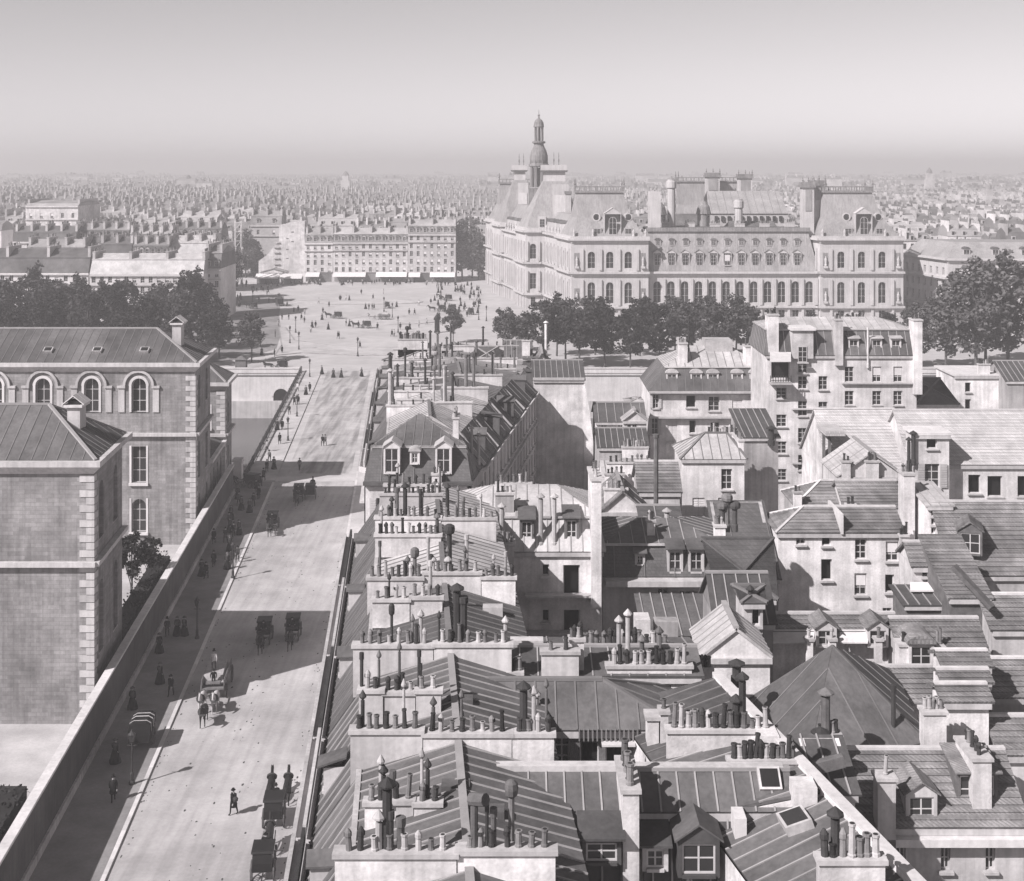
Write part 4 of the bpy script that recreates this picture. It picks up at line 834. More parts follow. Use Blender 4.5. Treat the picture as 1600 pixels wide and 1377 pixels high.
# D1 tiled house bottom right
w = fh('tiled house with two dormers and a broad chimney at the lower right corner', 1338, 1600, 1292, 64, 6, 'gable', 2, 'plaster_old', 'tile', yr=1172, p=.7, tiles=True, wins=[(1400, 1325, 1415, 1360), (1470, 1325, 1485, 1360), (1540, 1325, 1555, 1360)])
t = w['t']; dormer(t, at(1440, 1290, 64.2), 0, 1.5, 1.5, 2.2, 'gable', 'plaster_old', 'tile'); dormer(t, at(1527, 1262, 65), 0, 2.0, 1.7, 2.2, 'flat', 'timber', 'tile'); stack_px(t, 1368, 1396, 1215, 63.8, 3.5, 1, .8, m='plaster_old'); stack_along(t, 1535, 1190, 64.5, 2.5, 3.5, 4, .9)
MB().box(w['x0'] - .3, w['x1'], 63.4, 64 - .01, w['ze'] - .7, w['ze'] - .34).build('cornice', 'stone_lt', t)
w = fh('narrow roofless light-well house between slanting party wall and tiled house', 1270, 1336, 1240, 60, 3, 'shed', 1.2, 'plaster', 'zinc_dk', wins=[(1290, 1255, 1312, 1290, 'dark')], pieces=False)
MB().beam(at(1272, 1200, 60.5), at(1318, 1188, 60.5), .4, .5).build('awning', 'timber', w['t'])
# R1, R1b
w = fh('white rendered house with scattered dark windows under a tiled roof', 1216, 1408, 833, 105, 5, 'hipl', 1.5, 'plaster', 'tile', [(1244, 836, 1258, 851), (1284, 838, 1298, 853, 'dark'), (1336, 843, 1354, 874), (1384, 846, 1404, 877, 'blind'), (1283, 874, 1300, 907, 'dark'), (1335, 896, 1354, 930, 'blind'), (1383, 898, 1397, 926, 'dark'), (1379, 950, 1393, 963)], yr=793, p=.55, tiles=True)
t = w['t']; stack_px(t, 1408, 1425, 740, 106, 18, 3, 1.6); stack_px(t, 1406, 1418, 838, 104.4, 8, 3, .5, m='plaster_old'); MB().box(at(1317, 800, 104).x, at(1321, 800, 104).x, 104.6, 109, w['ze'], w['zr'] + .2).build('party_wall', 'stone_lt', t)
w = fh('upper tiled house with pale glazed lantern behind the white rendered house', 1321, 1410, 795, 111, 6, 'gable', 1.5, 'plaster', 'tile', [(1358, 797, 1380, 808)], yr=752, p=.6, tiles=True); stack_px(w['t'], 1322, 1336, 790, 110.5, 2.5, 2)
w = fh('little tile-roofed house with a cluster of broken gables behind the lantern house', 1310, 1412, 745, 119, 6, 'front', 2.2, 'plaster_old', 'tile_lt', pieces=False, pitch=3)
stack_px(w['t'], 1315, 1328, 722, 118.8, 3, 2); stack_px(w['t'], 1352, 1372, 722, 118.7, 2, 2)
w = fh('small tiled house with crooked hip beside the dark courtyard', 1245, 1318, 792, 113, 6, 'hipl', 1.8, 'plaster_old', 'tile', yr=752, p=.6, tiles=True); stack_px(w['t'], 1240, 1252, 770, 112.8, 3, 2)
# R7 long pale tiled roofs
w = fh('long house with plain pale tiled roof and open timber shed end', 1300, 1425, 748, 128, 10, 'gable', 5, 'plaster', 'tile_lt', yr=640, p=.8, tiles=True)
MB().box(at(1283, 668, 131).x, at(1313, 668, 131).x, 129, 133, at(0, 672, 131).z - .2, at(0, 668, 131).z).build('shed_roof', 'tile_lt', w['t'])
for x in (1287, 1296): MB().box(at(x, 700, 130).x - .12, at(x, 700, 130).x + .12, 129.8, 130.1, 0, at(0, 672, 131).z - .2).build('post', 'timber', w['t'])
w = fh('pale tiled house with white wall and large dark openings at the right edge', 1425, 1640, 727, 126, 12, 'gable', 4, 'plaster', 'tile_lt', [(1513, 742, 1532, 771, 'dark'), (1543, 744, 1566, 776, 'dark'), (1590, 744, 1612, 776, 'dark')], yr=642, p=.75, tiles=True)
w2 = fh('white box-shaped annex with open window in front of the pale tiled house', 1430, 1483, 680, 124.5, 3, 'flat', 0, 'plaster', 'stone_lt', [(1448, 682, 1464, 701, 'dark'), (1445, 725, 1468, 762, 'open')])
flue_px(w2['t'], 1427, 720, 680, 124.3, .2, 'cap', 'iron'); flue_px(w2['t'], 1420, 722, 690, 124.3, .16, 'cap', 'iron')
# R8 tall white block
cols = [(1213, 1229, (606, 648, 690, 733), (623, 667, 709, 751)), (1247, 1261, (588, 627, 669, 711), (608, 650, 692, 735)), (1279, 1293, (588, 628, 671, 713), (609, 652, 694, 736))]
ws = [(c[0], a, c[1], b, 'case') for c in cols for a, b in zip(c[2], c[3])]
ws += [(x, 611, x + 14, 633, 'case') for x in (1320, 1363, 1396)] + [(x, 573, x + 14, 597, s) for x, s in ((1320, 'case'), (1363, 'blind'), (1396, 'blind'))] + [(1205, 563, 1234, 592, 'dark'), (1247, 575 - 30 + 20, 1261, 583, 'case')]
w = fh('tall white apartment block with stacked windows, zinc attic and balcony, seen from behind', 1198, 1432, 556, 165, 11, 'mansard', 1.1, 'plaster', 'zinc_lt', ws, man=(1.3, 3.0), manm='zinc', hipl=.2, hipr=.2, pieces=True, pitch=1.0)
t = w['t']; stack_px(t, 1303, 1315, 500, 165.3, 5.5, 3, 1.6); stack_px(t, 1198, 1214, 492, 166, 5, 4, 2.2); stack_px(t, 1424, 1437, 500, 165.4, 9, 3, 2.2); stack_px(t, 1330, 1350, 499, 171, 1.5, 4)
MB().box(at(1237, 515, 164.8).x, at(1270, 515, 164.8).x, 164.5, 169, at(0, 560, 164.8).z, at(0, 516, 164.8).z).build('stair_tower', 'plaster', t)
window(t, at(1254, 566, 164.42), 0, 1.1, 1.9, 'case'); MB().box(at(1234, 512, 164.8).x, at(1273, 512, 164.8).x, 164.2, 169.2, at(0, 516, 164.8).z, at(0, 512, 164.8).z).build('tower_roof', 'stone_lt', t)
for px in (1334, 1370, 1400): dormer(t, at(px, 551, 165.2), 0, 1.3, 1.7, 1.8, 'flat', 'stone_lt', 'zinc_lt')
MB().box(at(1203, 600, 164).x, at(1236, 600, 164).x, 163.2, 164.98, at(0, 600, 164).z, at(0, 597, 164).z).build('balcony', 'stone', t)
for i in range(9): MB().box(at(1204 + i * 4, 590, 163.3).x - .04, at(1204 + i * 4, 590, 163.3).x + .04, 163.25, 163.33, at(0, 597, 163.3).z, at(0, 587, 163.3).z).build('balcony_bar', 'iron', t)
MB().extrude([at(1203, 551, 164.9), at(1236, 551, 164.9), at(1236, 566, 162.8), at(1203, 566, 162.8)], (0, 0, .06)).build('awning', 'shutter', t)
for y, x0, x1 in ((600, 1315, 1432), (640, 1237, 1300), (725, 1237, 1300)): MB().box(at(x0, y, 164.9).x, at(x1, y, 164.9).x, 164.6, 164.98, at(0, y, 164.9).z, at(0, y - 2, 164.9).z).build('string_course', 'stone', t)
flue_px(t, 1356, 570, 515, 164.8, .12, 'none', 'stone_lt')
w = fh('low zinc hip-roofed house right of the tall white block', 1432, 1496, 632, 172, 9, 'hip', 2.6, 'plaster', 'zinc', pieces=False, pitch=1.2, seam='seam_dk')
w = fh('white flat-topped house with two small windows near the right trees', 1492, 1572, 588, 181, 8, 'flat', 0, 'plaster', 'stone_lt', [(1508, 598, 1517, 613, 'dark'), (1508, 624, 1517, 641, 'dark')]); stack_px(w['t'], 1528, 1546, 570, 181.4, 3, 4)
w = fh('grey rendered house with downpipes at the right edge by the river', 1573, 1660, 596, 178, 9, 'gable', 2, 'plaster_dk', 'zinc', pieces=False)
# M5 quay house, M6, M2, M3
w = fh('quay house with zinc mansard, shutters and a balcony band', 1016, 1198, 613, 178, 12, 'mansard', 2.2, 'plaster', 'zinc_lt', [(1020, 616, 1029, 638, 'open'), (1072, 618, 1087, 637, 'dark'), (1107, 620, 1124, 642), (1144, 622, 1160, 646, 'shut'), (1173, 623, 1188, 647, 'shut'), (1018, 653, 1028, 679, 'open'), (1043, 658, 1058, 690, 'shut'), (1077, 657, 1087, 677, 'dark'), (1110, 660, 1124, 684), (1144, 660, 1160, 684, 'shut')],
       man=(1.0, 3.1), manm='zinc', hipl=2.2, hipr=.1, pitch=1.1, seam='seam_dk')
t = w['t']
for px in (1050, 1088, 1114, 1152, 1180): dormer(t, at(px, 602, 178.4), 0, 1.5, 1.6, 1.6, 'arch', 'stone_lt', 'zinc_lt')
stack_px(t, 1060, 1073, 537, 180.5, 4, 3, 1.5); stack_px(t, 1163, 1173, 541, 180.5, 3, 2, 2.4); MB().box(at(1100, 530, 184).x, at(1142, 530, 184).x, 182.5, 186, at(0, 548, 184).z, at(0, 530, 184).z).build('lantern', 'zinc_lt', t)
for y in (653, 614): MB().box(at(1014, y, 177.8).x, at(1200, y, 177.8).x, 177.2, 177.98, at(0, y, 177.8).z, at(0, y - 2.5, 177.8).z).build('balcony', 'stone', t)
flue_px(t, 1076, 545, 500, 181, .1, 'none', 'iron')
w = fh('little quay pavilion with zinc slope and a row of shuttered panes', 932, 1008, 660, 172, 8, 'gable', 2, 'plaster', 'zinc', [(939, 664, 948, 679), (952, 664, 962, 680, 'shut'), (965, 664, 974, 679)], yr=630, p=.5, pieces=False, pitch=1.1); MB().box(at(932, 684, 171.6).x, at(1010, 684, 171.6).x, 171.2, 171.98, at(0, 686, 171.6).z, at(0, 683, 171.6).z).build('ledge', 'stone', w['t'])
w = fh('white gabled front with fan window attached to the little quay pavilion', 974, 1010, 658, 170.5, 2, 'front', 1.3, 'plaster', 'zinc_lt', [(980, 664, 986, 682, 'dark'), (988, 664, 995, 678), (998, 668, 1003, 684, 'dark')], pieces=False)
fh('round white kiosk-like lodge on the quay behind the pavilion', 980, 1012, 632, 186, 4, 'hip', .6, 'plaster', 'zinc_lt', [(990, 636, 1002, 645)], pieces=False)
w = fh('narrow white house with plain sunlit wall and pale hipped zinc roof', 1066, 1163, 718, 130, 6, 'hip', 1.9, 'plaster', 'zinc_lt', [(1127, 733, 1144, 765), (1082, 778, 1101, 807, 'shut'), (1122, 778, 1141, 807, 'shut')], pitch=.9, seam='seam_dk', hipr=1.2, hipl=2.6); stack_px(w['t'], 1104, 1150, 678, 135, 3.5, 9, .5); stack_along(w['t'], 1158, 690, 131, 4.5, 3.5, 6, .5)
w = fh('house with shade coloured into its walls right of the narrow white house', 1162, 1216, 684, 139, 8, 'shed', 1.5, 'plaster_dk', 'zinc_dk', pieces=False); flue_px(w['t'], 1205, 690, 672, 138.7, .3, 'cap', 'iron')  # dark plaster paints in the shadow of the narrow white house
w = fh('slate house with black seams and a tall thin pipe beside the narrow white house', 1000, 1062, 770, 121, 6, 'gable', 2, 'plaster_old', 'tile', yr=722, p=.7, tiles=True); flue_px(w['t'], 1025, 812, 683, 118, .22, 'none', 'pipe')
w = fh('low house with pale pediment and stepped chimney walls behind the white end stack', 940, 1006, 800, 116, 7, 'front', 1.8, 'plaster', 'tile', pieces=False, pitch=3); stack_px(w['t'], 944, 980, 765, 117, 3, 4)
w = fh('small house with balustraded terrace and rows of pots', 945, 1018, 745, 128, 7, 'gable', .8, 'plaster', 'zinc_lt', pieces=False); stack_px(w['t'], 948, 1018, 724, 127.8, 2.6, 6); stack_px(w['t'], 972, 1012, 700, 136, 3, 6); stack_px(w['t'], 945, 975, 742, 126.8, 1.6, 3)
fh('dark slate-roofed house squeezed in the court behind the pediment house', 1005, 1066, 830, 112, 7, 'gable', 1.2, 'plaster_dk', 'slate', pieces=False, pitch=3)
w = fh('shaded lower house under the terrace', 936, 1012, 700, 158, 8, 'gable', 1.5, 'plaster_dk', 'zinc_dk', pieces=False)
# R2..R6 low tiled houses
w = fh('low tiled house with two pedimented dormers in front of the white rendered house', 1208, 1402, 988, 84, 4, 'gable', 1, 'plaster', 'tile', yr=960, p=.45, tiles=True)
for px in (1291, 1372): dormer(w['t'], at(px, 1012, 83.2), 0, 1.3, 1.2, 2, 'gable', 'plaster_old', 'tile')
for x0, x1 in ((1208, 1272), (1312, 1356)): MB().extrude([at(x0, 1006, 83.0), at(x1, 1006, 83.0), at(x1, 986, 83.9), at(x0, 986, 83.9)], (0, 0, .08)).build('canopy', 'stone_lt', w['t'])
for px in (1264, 1300, 1372): stack_px(w['t'], px - 5, px + 5, 1000, 82.6, 3, 1, .5)
w = fh('tiled house with round-headed dormer', 1416, 1548, 1046, 80, 6, 'gable', 2, 'plaster_old', 'tile', yr=967, p=.7, tiles=True); dormer(w['t'], at(1440, 1046, 79.8), 0, 1.5, 1.5, 2.2, 'arch', 'plaster', 'tile'); stack_px(w['t'], 1402, 1418, 1006, 80.5, 5, 1, 1.); stack_px(w['t'], 1462, 1472, 1010, 81, 3, 2, 1)
w = fh('mossy low tiled roof between pyramid roof and round-headed dormer', 1335, 1470, 1100, 76.5, 5, 'gable', 1.5, 'plaster_old', 'tile', yr=1043, p=.5, tiles=True)
lbs = ['uppermost of three small tiled roofs stepping down at the right', 'middle one of three small tiled roofs stepping down at the right', 'lowest of three small tiled roofs stepping down at the right']
for k, (ye, yr, d) in enumerate(((1042, 1018, 74.6), (1067, 1047, 72.8), (1097, 1070, 71))): fh(lbs[k], 1476, 1545, ye, d, 3, 'gable', 1, 'plaster', 'tile', yr=yr, p=.5, tiles=True)
w = fh('small white cottage with one dark window under a crooked tiled roof', 1428, 1488, 886, 93, 4, 'gable', 2, 'plaster', 'tile', [(1441, 888, 1453, 901, 'dark')], yr=848, p=.7, tiles=True); MB().extrude([at(1422, 925, 91.5), at(1488, 925, 91.5), at(1488, 912, 92.8), at(1422, 912, 92.8)], (0, 0, .1)).build('awning', 'canvas', w['t'])
w = fh('narrow tiled cottage with pale ridge right of the small white cottage', 1462, 1510, 872, 96, 4, 'gable', 1, 'plaster', 'tile', yr=855, p=.5, tiles=True)
w = fh('dark timber lean-to with slanting gutter below the cottages', 1485, 1545, 935, 88, 6, 'shed', 2.4, 'timber', 'tile', tiles=True); MB().beam(at(1490, 885, 88), at(1550, 950, 86), .5, .3).build('gutter_beam', 'timber', w['t'])
w = fh('pale half-timbered house with a grid of small panes', 1450, 1486, 790, 103, 5, 'shed', .6, 'plaster', 'zinc_lt', [(1455 + 10 * i, 797 + 14 * j, 1461 + 10 * i, 806 + 14 * j, 'dark') for i in range(3) for j in range(3)], pieces=False)
w = fh('house with broad weathered tiled roof and a hip-capped dormer at the right edge', 1488, 1640, 900, 99, 9, 'gable', 4, 'plaster_old', 'tile', yr=785, p=.95, tiles=True); dormer(w['t'], at(1516, 868, 99.5), R(-15), 1.7, 1.8, 2.5, 'gable', 'timber', 'tile'); stack_px(w['t'], 1546, 1556, 795, 106, 2, 1, .7)
w = fh('dim courtyard shed with clutter under the awning', 1415, 1490, 945, 90, 3, 'shed', .3, 'timber', 'zinc_dk', pieces=False)
# unseen edges of the quarter, right of the frame of the old slide
for k, (xl, xr, ye, d, yr) in enumerate(((1552, 1700, 985, 86, 930), (1550, 1690, 1090, 76, 1030), (1565, 1720, 1180, 70, 1120))):
    fh(['tiled house at the far right edge below the weathered roof', 'tiled house at the far right edge beside the stepping roofs', 'tiled house at the far right edge above the corner dormers'][k], xl, xr, ye, d, 5, 'gable', 2, 'plaster_old', 'tile', yr=yr, p=.6, tiles=True)
w = fh('courtyard house with plain zinc roof between grey mansard and turret', 1010, 1120, 1000, 88, 6, 'shed', 1., 'plaster_old', 'zinc', pieces=False)
MB().box(at(992, 965, 86).x, at(1015, 965, 86).x, 85.5, 87, 0, at(0, 965, 86).z).build('stair_turret', 'plaster', w['t'])
MB().box(at(1022, 970, 86.5).x, at(1058, 970, 86.5).x, 86, 87, 0, at(0, 968, 86.5).z).build('annex', 'plaster_dk', w['t'])
# ================================================================ THE TOWN HALL
mat('spire', .2, .2, .3, streak=.3, objvar=.08)
th = thing('town_hall', 'great Renaissance town hall with pavilion roofs, arcaded windows and a domed clock turret', 'town hall', (50, 396, 0))
Fl = lambda d, o=0.: V((17.5 - .2 * (d - 396) + o, d, 0))
def facade(t, p0, p1, z1, n, rows, m='hdv_stone', margin=1.5, pil=True, cor=(), z0=0., depth=.6, style='far', pm='hdv_stone'):
    """A front with n bays; rows = (sill, head, width, arched). Pilasters between the bays, cornices at the given heights."""
    p0, p1 = V((p0[0], p0[1], 0)), V((p1[0], p1[1], 0)); L = (p1 - p0).length; tt = (p1 - p0) / L; out = V((tt.y, -tt.x, 0)); holes = []
    bay = (L - 2 * margin) / n
    for k in range(n):
        u = margin + bay * (k + .5)
        for (a, b, w, ar) in rows: holes.append((u - w / 2, u + w / 2, a, b, style, ar))
    wall(t, p0, p1, z0, z1, holes, m, depth=depth)
    if pil:
        for k in range(n + 1):
            u = margin + bay * k; c = p0 + tt * u
            for (a, b, w, ar) in rows:
                if b - a > 3: MB().obox(c + out * .26 + V((0, 0, a - .6)), tt * .36, out * .26, (0, 0, b - a + 1.4)).build('pilaster', pm, t)
    for z in cor:
        MB().obox((p0 + p1) / 2 + out * .5 + V((0, 0, z)), tt * (L / 2 + .3), out * .5, (0, 0, .6)).build('cornice', pm, t)
        MB().obox((p0 + p1) / 2 + out * .12 + V((0, 0, z - .7)), tt * (L / 2), out * .12, (0, 0, .68)).build('frieze', pm, t)
ROW = [(.6, 4.0, 1.9, False), (5.9, 12.2, 2.3, True), (16.3, 21.2, 2.2, True)]
FIG = MB().lathe((0, 0, 0), [(.35, 0), (.4, .3), (.3, .5), (.36, 1.1), (.42, 1.5), (.2, 1.75), (.22, 1.95), (.12, 2.15)], 7).mesh('statue', 'hdv_stone')
FIN = MB().lathe((0, 0, 0), [(.28, 0), (.12, .3), (.3, .8), (.1, 1.3), (.16, 1.6), (.03, 2.4)], 7).mesh('finial', 'spire')
def frus(t, base, z0, top, z1, m, name='pavilion_roof'):
    f = [V((*p, z0)) for p in base]; g_ = [V((*p, z1)) for p in top]
    return MB().frustum(f, g_).build(name, m, t)
def rect(c, hw, hd, sk=-.2): return [(c[0] - hw - sk * -hd, c[1] - hd), (c[0] + hw - sk * -hd, c[1] - hd), (c[0] + hw + sk * hd, c[1] + hd), (c[0] - hw + sk * hd, c[1] + hd)]
def pavilion(t, q, zc, ztop, tophw, tophd, south=True, west=True, n_s=3, n_w=3, neck=None, m='hdv_slate'):
    """Pavilion with four corners q (SW, SE, NE, NW), cornice zc, concave roof to a crested platform."""
    if south: facade(t, q[0], q[1], zc, n_s, ROW, margin=3.2 if n_s > 1 else .6, cor=(4.5, 14.7, zc - .3))
    else: wall(t, q[0], q[1], 0, zc, (), 'hdv_stone')
    wall(t, q[1], q[2], 0, zc, (), 'hdv_stone'); wall(t, q[2], q[3], 0, zc, (), 'hdv_stone')
    if west: facade(t, q[3], q[0], zc, n_w, ROW, margin=2.0, cor=(4.5, 14.7, zc - .3))
    else: wall(t, q[3], q[0], 0, zc, (), 'hdv_stone')
    c = sum((V((p[0], p[1], 0)) for p in q), V((0, 0, 0))) / 4
    MB().prism([(p[0] + (p[0] - c.x) * .03, p[1] + (p[1] - c.y) * .03) for p in q], zc, zc + .9).build('parapet', 'hdv_stone', t)
    b0 = [(c.x + (p[0] - c.x) * .93, c.y + (p[1] - c.y) * .93) for p in q]; tp = rect((c.x, c.y), tophw, tophd)
    mid = [(c.x + (a[0] - c.x) * .42 + (b[0] - c.x) * .52, c.y + (a[1] - c.y) * .42 + (b[1] - c.y) * .52) for a, b in zip(b0, tp)]
    zm = zc + .9 + (ztop - 1.8 - zc - .9) * .42
    frus(t, b0, zc + .9, mid, zm, m); r = frus(t, mid, zm + .002, tp, ztop - 1.8, m)
    cr = MB().prism(rect((c.x, c.y), tophw + .5, tophd + .5), ztop - 1.8, ztop - 1.3).build('crest', 'spire', t)
    q2 = rect((c.x, c.y), tophw + .3, tophd + .3)
    for i in range(4):
        a, b = V((*q2[i], ztop - .1)), V((*q2[(i + 1) % 4], ztop - .1)); MB().beam(a, b, .3, .22).build('crest_rail', 'spire', cr)
        for k in range(9): p = a + (b - a) * (k / 9); MB().beam((p.x, p.y, ztop - 1.3), (p.x, p.y, ztop - .2), .28, .28, (0, 1, 0)).build('crest_baluster', 'spire', cr)
        put('finial', FIN, cr, (a.x, a.y, ztop))
    return c
# south-west and south-east pavilions
qa = [Fl(396), Fl(396, 22.7), Fl(414, 22.7), Fl(414)]
qb = [V((91, 397, 0)), V((115.6, 397, 0)), V((112, 415, 0)), V((87.4, 415, 0))]
for q in (qa, qb):
    c = pavilion(th, q, 24.8, 40.3, 6.9, 4.2); xm = (q[0].x + q[1].x) / 2; d = q[0].y
    o = MB(); 
    dm = dormer(th, (xm + .9, d + .9, 25.8), 0, 5.0, 6.6, 6, 'gable', 'hdv_stone', 'hdv_stone', win=False)
    window(th, (xm + .9, d + .82, 26.2), 0, 2.3, 5.2, 'far', True)
    for s in (-1, 1):
        window(th, (xm + .9 + s * 4.6, d + .95, 26.0), 0, 1.9, 1.9, 'far'); MB().box(xm + .9 + s * 4.6 - 1.3, xm + .9 + s * 4.6 + 1.3, d + 1.02, d + 4, 25.7, 28.2).build('attic_dormer', 'hdv_slate', th)
        oc = MB(); oc.cyl((xm + .9 + s * 4.7, d + 2.75, 31.3), (xm + .9 + s * 4.5, d + 5.5, 31.3), 1.25, 1.25, 12); oo = oc.build('oculus', 'hdv_stone', th); MB().cyl((xm + .9 + s * 4.7, d + 2.7, 31.3), (xm + .9 + s * 4.7, d + 2.77, 31.3), .9, .95, 12).build('pane', 'glass_far', oo)
    for x in (q[0].x + 1.6, q[1].x - 1.6):
        for z in (6.2, 16.6):
            MB().box(x - .75, x + .75, d - .06, d - .005, z - .3, z + 4.2).build('niche', 'spire', th); put('statue', FIG, th, (x, d - .4, z + .3), 0, (1, 1, 1.35)); MB().box(x - .6, x + .6, d - .75, d - .07, z - .3, z + .3).build('plinth', 'hdv_stone', th)
    for x in (q[0].x + .8, xm - 5, xm + 7, q[1].x - .8): put('statue', FIG, th, (x, d + .2, 25.7))
# south wing
wx0, wx1, wd = Fl(396, 22.7).x, 91.0, 398.4
facade(th, (wx0, wd), (wx1, wd), 15.0, 12, [(.6, 4, 1.9, False), (5.9, 12.3, 2.35, True)], margin=.8, cor=(4.5, 14.6))
wall(th, (wx1, wd + 16), (wx0 - 3, wd + 16), 0, 15, (), 'hdv_stone')
slope(th, [(wx0, wd + .3, 15.2), (wx1, wd + .3, 15.2), (wx1 - 2.6, wd + 3.4, 27.2), (wx0, wd + 3.4, 27.2)], 'hdv_slate', 4.12, 'hdv_stone', name='mansard')
MB().box(wx0, wx1 - 2.2, wd + 2.9, wd + 15, 27.2, 27.9).build('roof_terrace', 'zinc', th); MB().box(wx0, wx1 - 2, wd + 2.6, wd + 2.88, 26.9, 28.1).build('cornice', 'spire', th)
for k in range(11):
    x = wx0 + 3.0 + k * 4.15; dormer(th, (x, wd + .75, 16.4), 0, 2.5, 4.3, 3.2, 'gable', 'hdv_stone', 'zinc', win=False); window(th, (x, wd + .66, 17), 0, 1.6, 3.1, rng.choice(['far', 'far', 'blind']))
    dormer(th, (x + .3, wd + 2.1, 22.7), 0, 1.7, 1.7, 2, 'arch', 'hdv_stone', 'zinc', win=False); window(th, (x + .3, wd + 2.02, 22.9), 0, 1.0, 1.2, 'far')
for k in range(6): chimney(th, (wx0 + 5 + k * 7.6, wd + 12), (wx0 + 8 + k * 7.6, wd + 12), 27, 28.6 + rng.uniform(0, 1), 1, 4, 'hdv_stone', size=1.5)
# big chimney blocks
def block(x0, x1, d0, d1, z0, z1, crest=True):
    o = MB().box(x0, x1, d0, d1, z0, z1).build('chimney_block', 'hdv_stone', th); MB().box(x0 - .5, x1 + .5, d0 - .5, d1 + .5, z1, z1 + .7).build('corbel', 'spire', o); MB().box(x0 - .3, x1 + .3, d0 - .3, d1 + .3, z1 + .7, z1 + 1.6).build('balustrade', 'spire', o)
    MB().box(x0 + .8, x1 - .8, d0 - .2, d0 - .01, z0 + (z1 - z0) * .72, z1 - .6).build('panel', 'hdv_slate', o)
    for x in (x0, (x0 + x1) / 2, x1): put('finial', FIN, o, (x, d0, z1 + 1.6), 0, (1, 1, .7))
block(87.2, 90.6, 403, 407, 15, 40.0); block(90.9, 94.6, 406, 410, 25, 40.5)
# west front: south wing, centre, north wing, north pavilion
wq = [Fl(414.1, 1.5), Fl(414.1, 20), Fl(437.5, 20), Fl(437.5, 1.5)]
facade(th, wq[3], wq[0], 24.8, 5, ROW, margin=.6, cor=(4.5, 14.7, 24.5))
frus(th, [(p.x, p.y) for p in wq], 25.1, [(wq[0].x + 4, wq[0].y), (wq[1].x - 4, wq[1].y), (wq[2].x - 4, wq[2].y), (wq[3].x + 4, wq[3].y)], 31.5, 'hdv_slate', 'wing_roof')
for k in range(5): d = 417 + k * 4.4; p = Fl(d, 1.8); dormer(th, (p.x, p.y, 25.3), R(-101), 2.2, 3.4, 3, 'gable', 'hdv_stone', 'zinc', win=False); put('statue', FIG, th, (p.x - .4, p.y + 2.2, 25.2))
CP = lambda d, o=0.: V((4.4 - .2 * (d - 437.6) + o, d, 0))
for (d0, d1, wd_, ox, hw) in ((437.6, 453, 19, 2.2, 4.3), (480, 495.5, 17, .5, 2.8)):
    q = [CP(d0), CP(d0, wd_), CP(d1, wd_), CP(d1)]
    facade(th, q[0], q[0] + V((4.9, 0, 0)), 25.2, 1, [(1, 4, 1.5, False), (6.5, 11.6, 2.0, False), (16.3, 21.2, 2.0, True)], margin=.5, cor=(4.5, 14.7, 24.9))
    facade(th, q[3], q[0], 25.2, 3, ROW, margin=1., cor=(4.5, 14.7, 24.9)); wall(th, q[0] + V((4.9, 0, 0)), q[1], 0, 25.2, (), 'hdv_stone'); wall(th, q[1], q[2], 0, 25.2, (), 'hdv_stone'); wall(th, q[2], q[3], 0, 25.2, (), 'hdv_stone')
    c = sum(q, V((0, 0, 0))) / 4; MB().prism([(p.x + (p.x - c.x) * .03, p.y + (p.y - c.y) * .03) for p in q], 25.2, 26.4).build('parapet', 'hdv_stone', th)
    cx = (c.x + ox, c.y); frus(th, [(p.x * .94 + c.x * .06, p.y * .94 + c.y * .06) for p in q], 26.4, rect(cx, hw - .5, 3.2), 41.5, 'hdv_slate'); frus(th, rect(cx, hw - .7, 2.9), 41.5, rect(cx, hw - .8, 2.8), 44.5, 'hdv_stone', 'roof_neck')
    pl = frus(th, rect(cx, hw, 3.6), 44.5, rect(cx, hw + .3, 3.9), 45.1, 'spire', 'platform'); frus(th, rect(cx, hw, 3.6), 45.1, rect(cx, hw, 3.6), 46.9, 'hdv_stone', 'platform_rail')
    for s in (-1, 1): put('finial', FIN, pl, (cx[0] + s * .8, c.y - 3.2, 46.9), 0, (.8, .8, 1.8))
    MB().box(cx[0] - 1.2, cx[0] + hw - .3, d0 + .6, d0 + 4, 26.4, 40.5).build('chimney_block', 'hdv_stone', th); MB().box(cx[0] - .7, cx[0] + hw - .8, d0 + .4, d0 + .58, 27.5, 37).build('panel', 'stone_lt', th)
    for z in (26.6,): window(th, (q[0].x + 5.4, d0 + .35, z), 0, 1.6, 2.6, 'far'); MB().box(q[0].x + 4.2, q[0].x + 6.7, d0 + .45, d0 + 3, 26.4, 30).build('attic_dormer', 'hdv_stone', th)
q = [CP(453.1, 1.2), CP(453.1, 16), CP(479.9, 16), CP(479.9, 1.2)]
facade(th, q[3], q[0], 24.0, 7, ROW[:2] + [(16.3, 20.8, 1.8, True)], margin=.4, cor=(4.5, 14.7, 23.6)); frus(th, [(p.x, p.y) for p in q], 24, [(q[0].x + 5, q[0].y), (q[1].x - 4, q[1].y), (q[2].x - 4, q[2].y), (q[3].x + 5, q[3].y)], 33, 'hdv_slate', 'centre_roof')
for k in range(6): p = CP(455.5 + k * 4.2, 1.3); put('statue', FIG, th, (p.x, p.y, 24.2), 0, (1.1, 1.1, 1.2)); dormer(th, (p.x + .6, p.y + 2, 24.2), R(-101), 2, 3.6, 3, 'gable', 'hdv_stone', 'zinc', win=False)
q = [Fl(495.6, 2.5), Fl(495.6, 20), Fl(518, 20), Fl(518, 2.5)]
facade(th, q[3], q[0], 24.8, 5, ROW, margin=.6, cor=(4.5, 14.7, 24.5)); wall(th, q[0], q[1], 0, 24.8, (), 'hdv_stone'); frus(th, [(p.x, p.y) for p in q], 24.8, [(q[0].x + 4, q[0].y), (q[1].x - 4, q[1].y), (q[2].x - 4, q[2].y), (q[3].x + 4, q[3].y)], 31, 'hdv_slate', 'wing_roof')
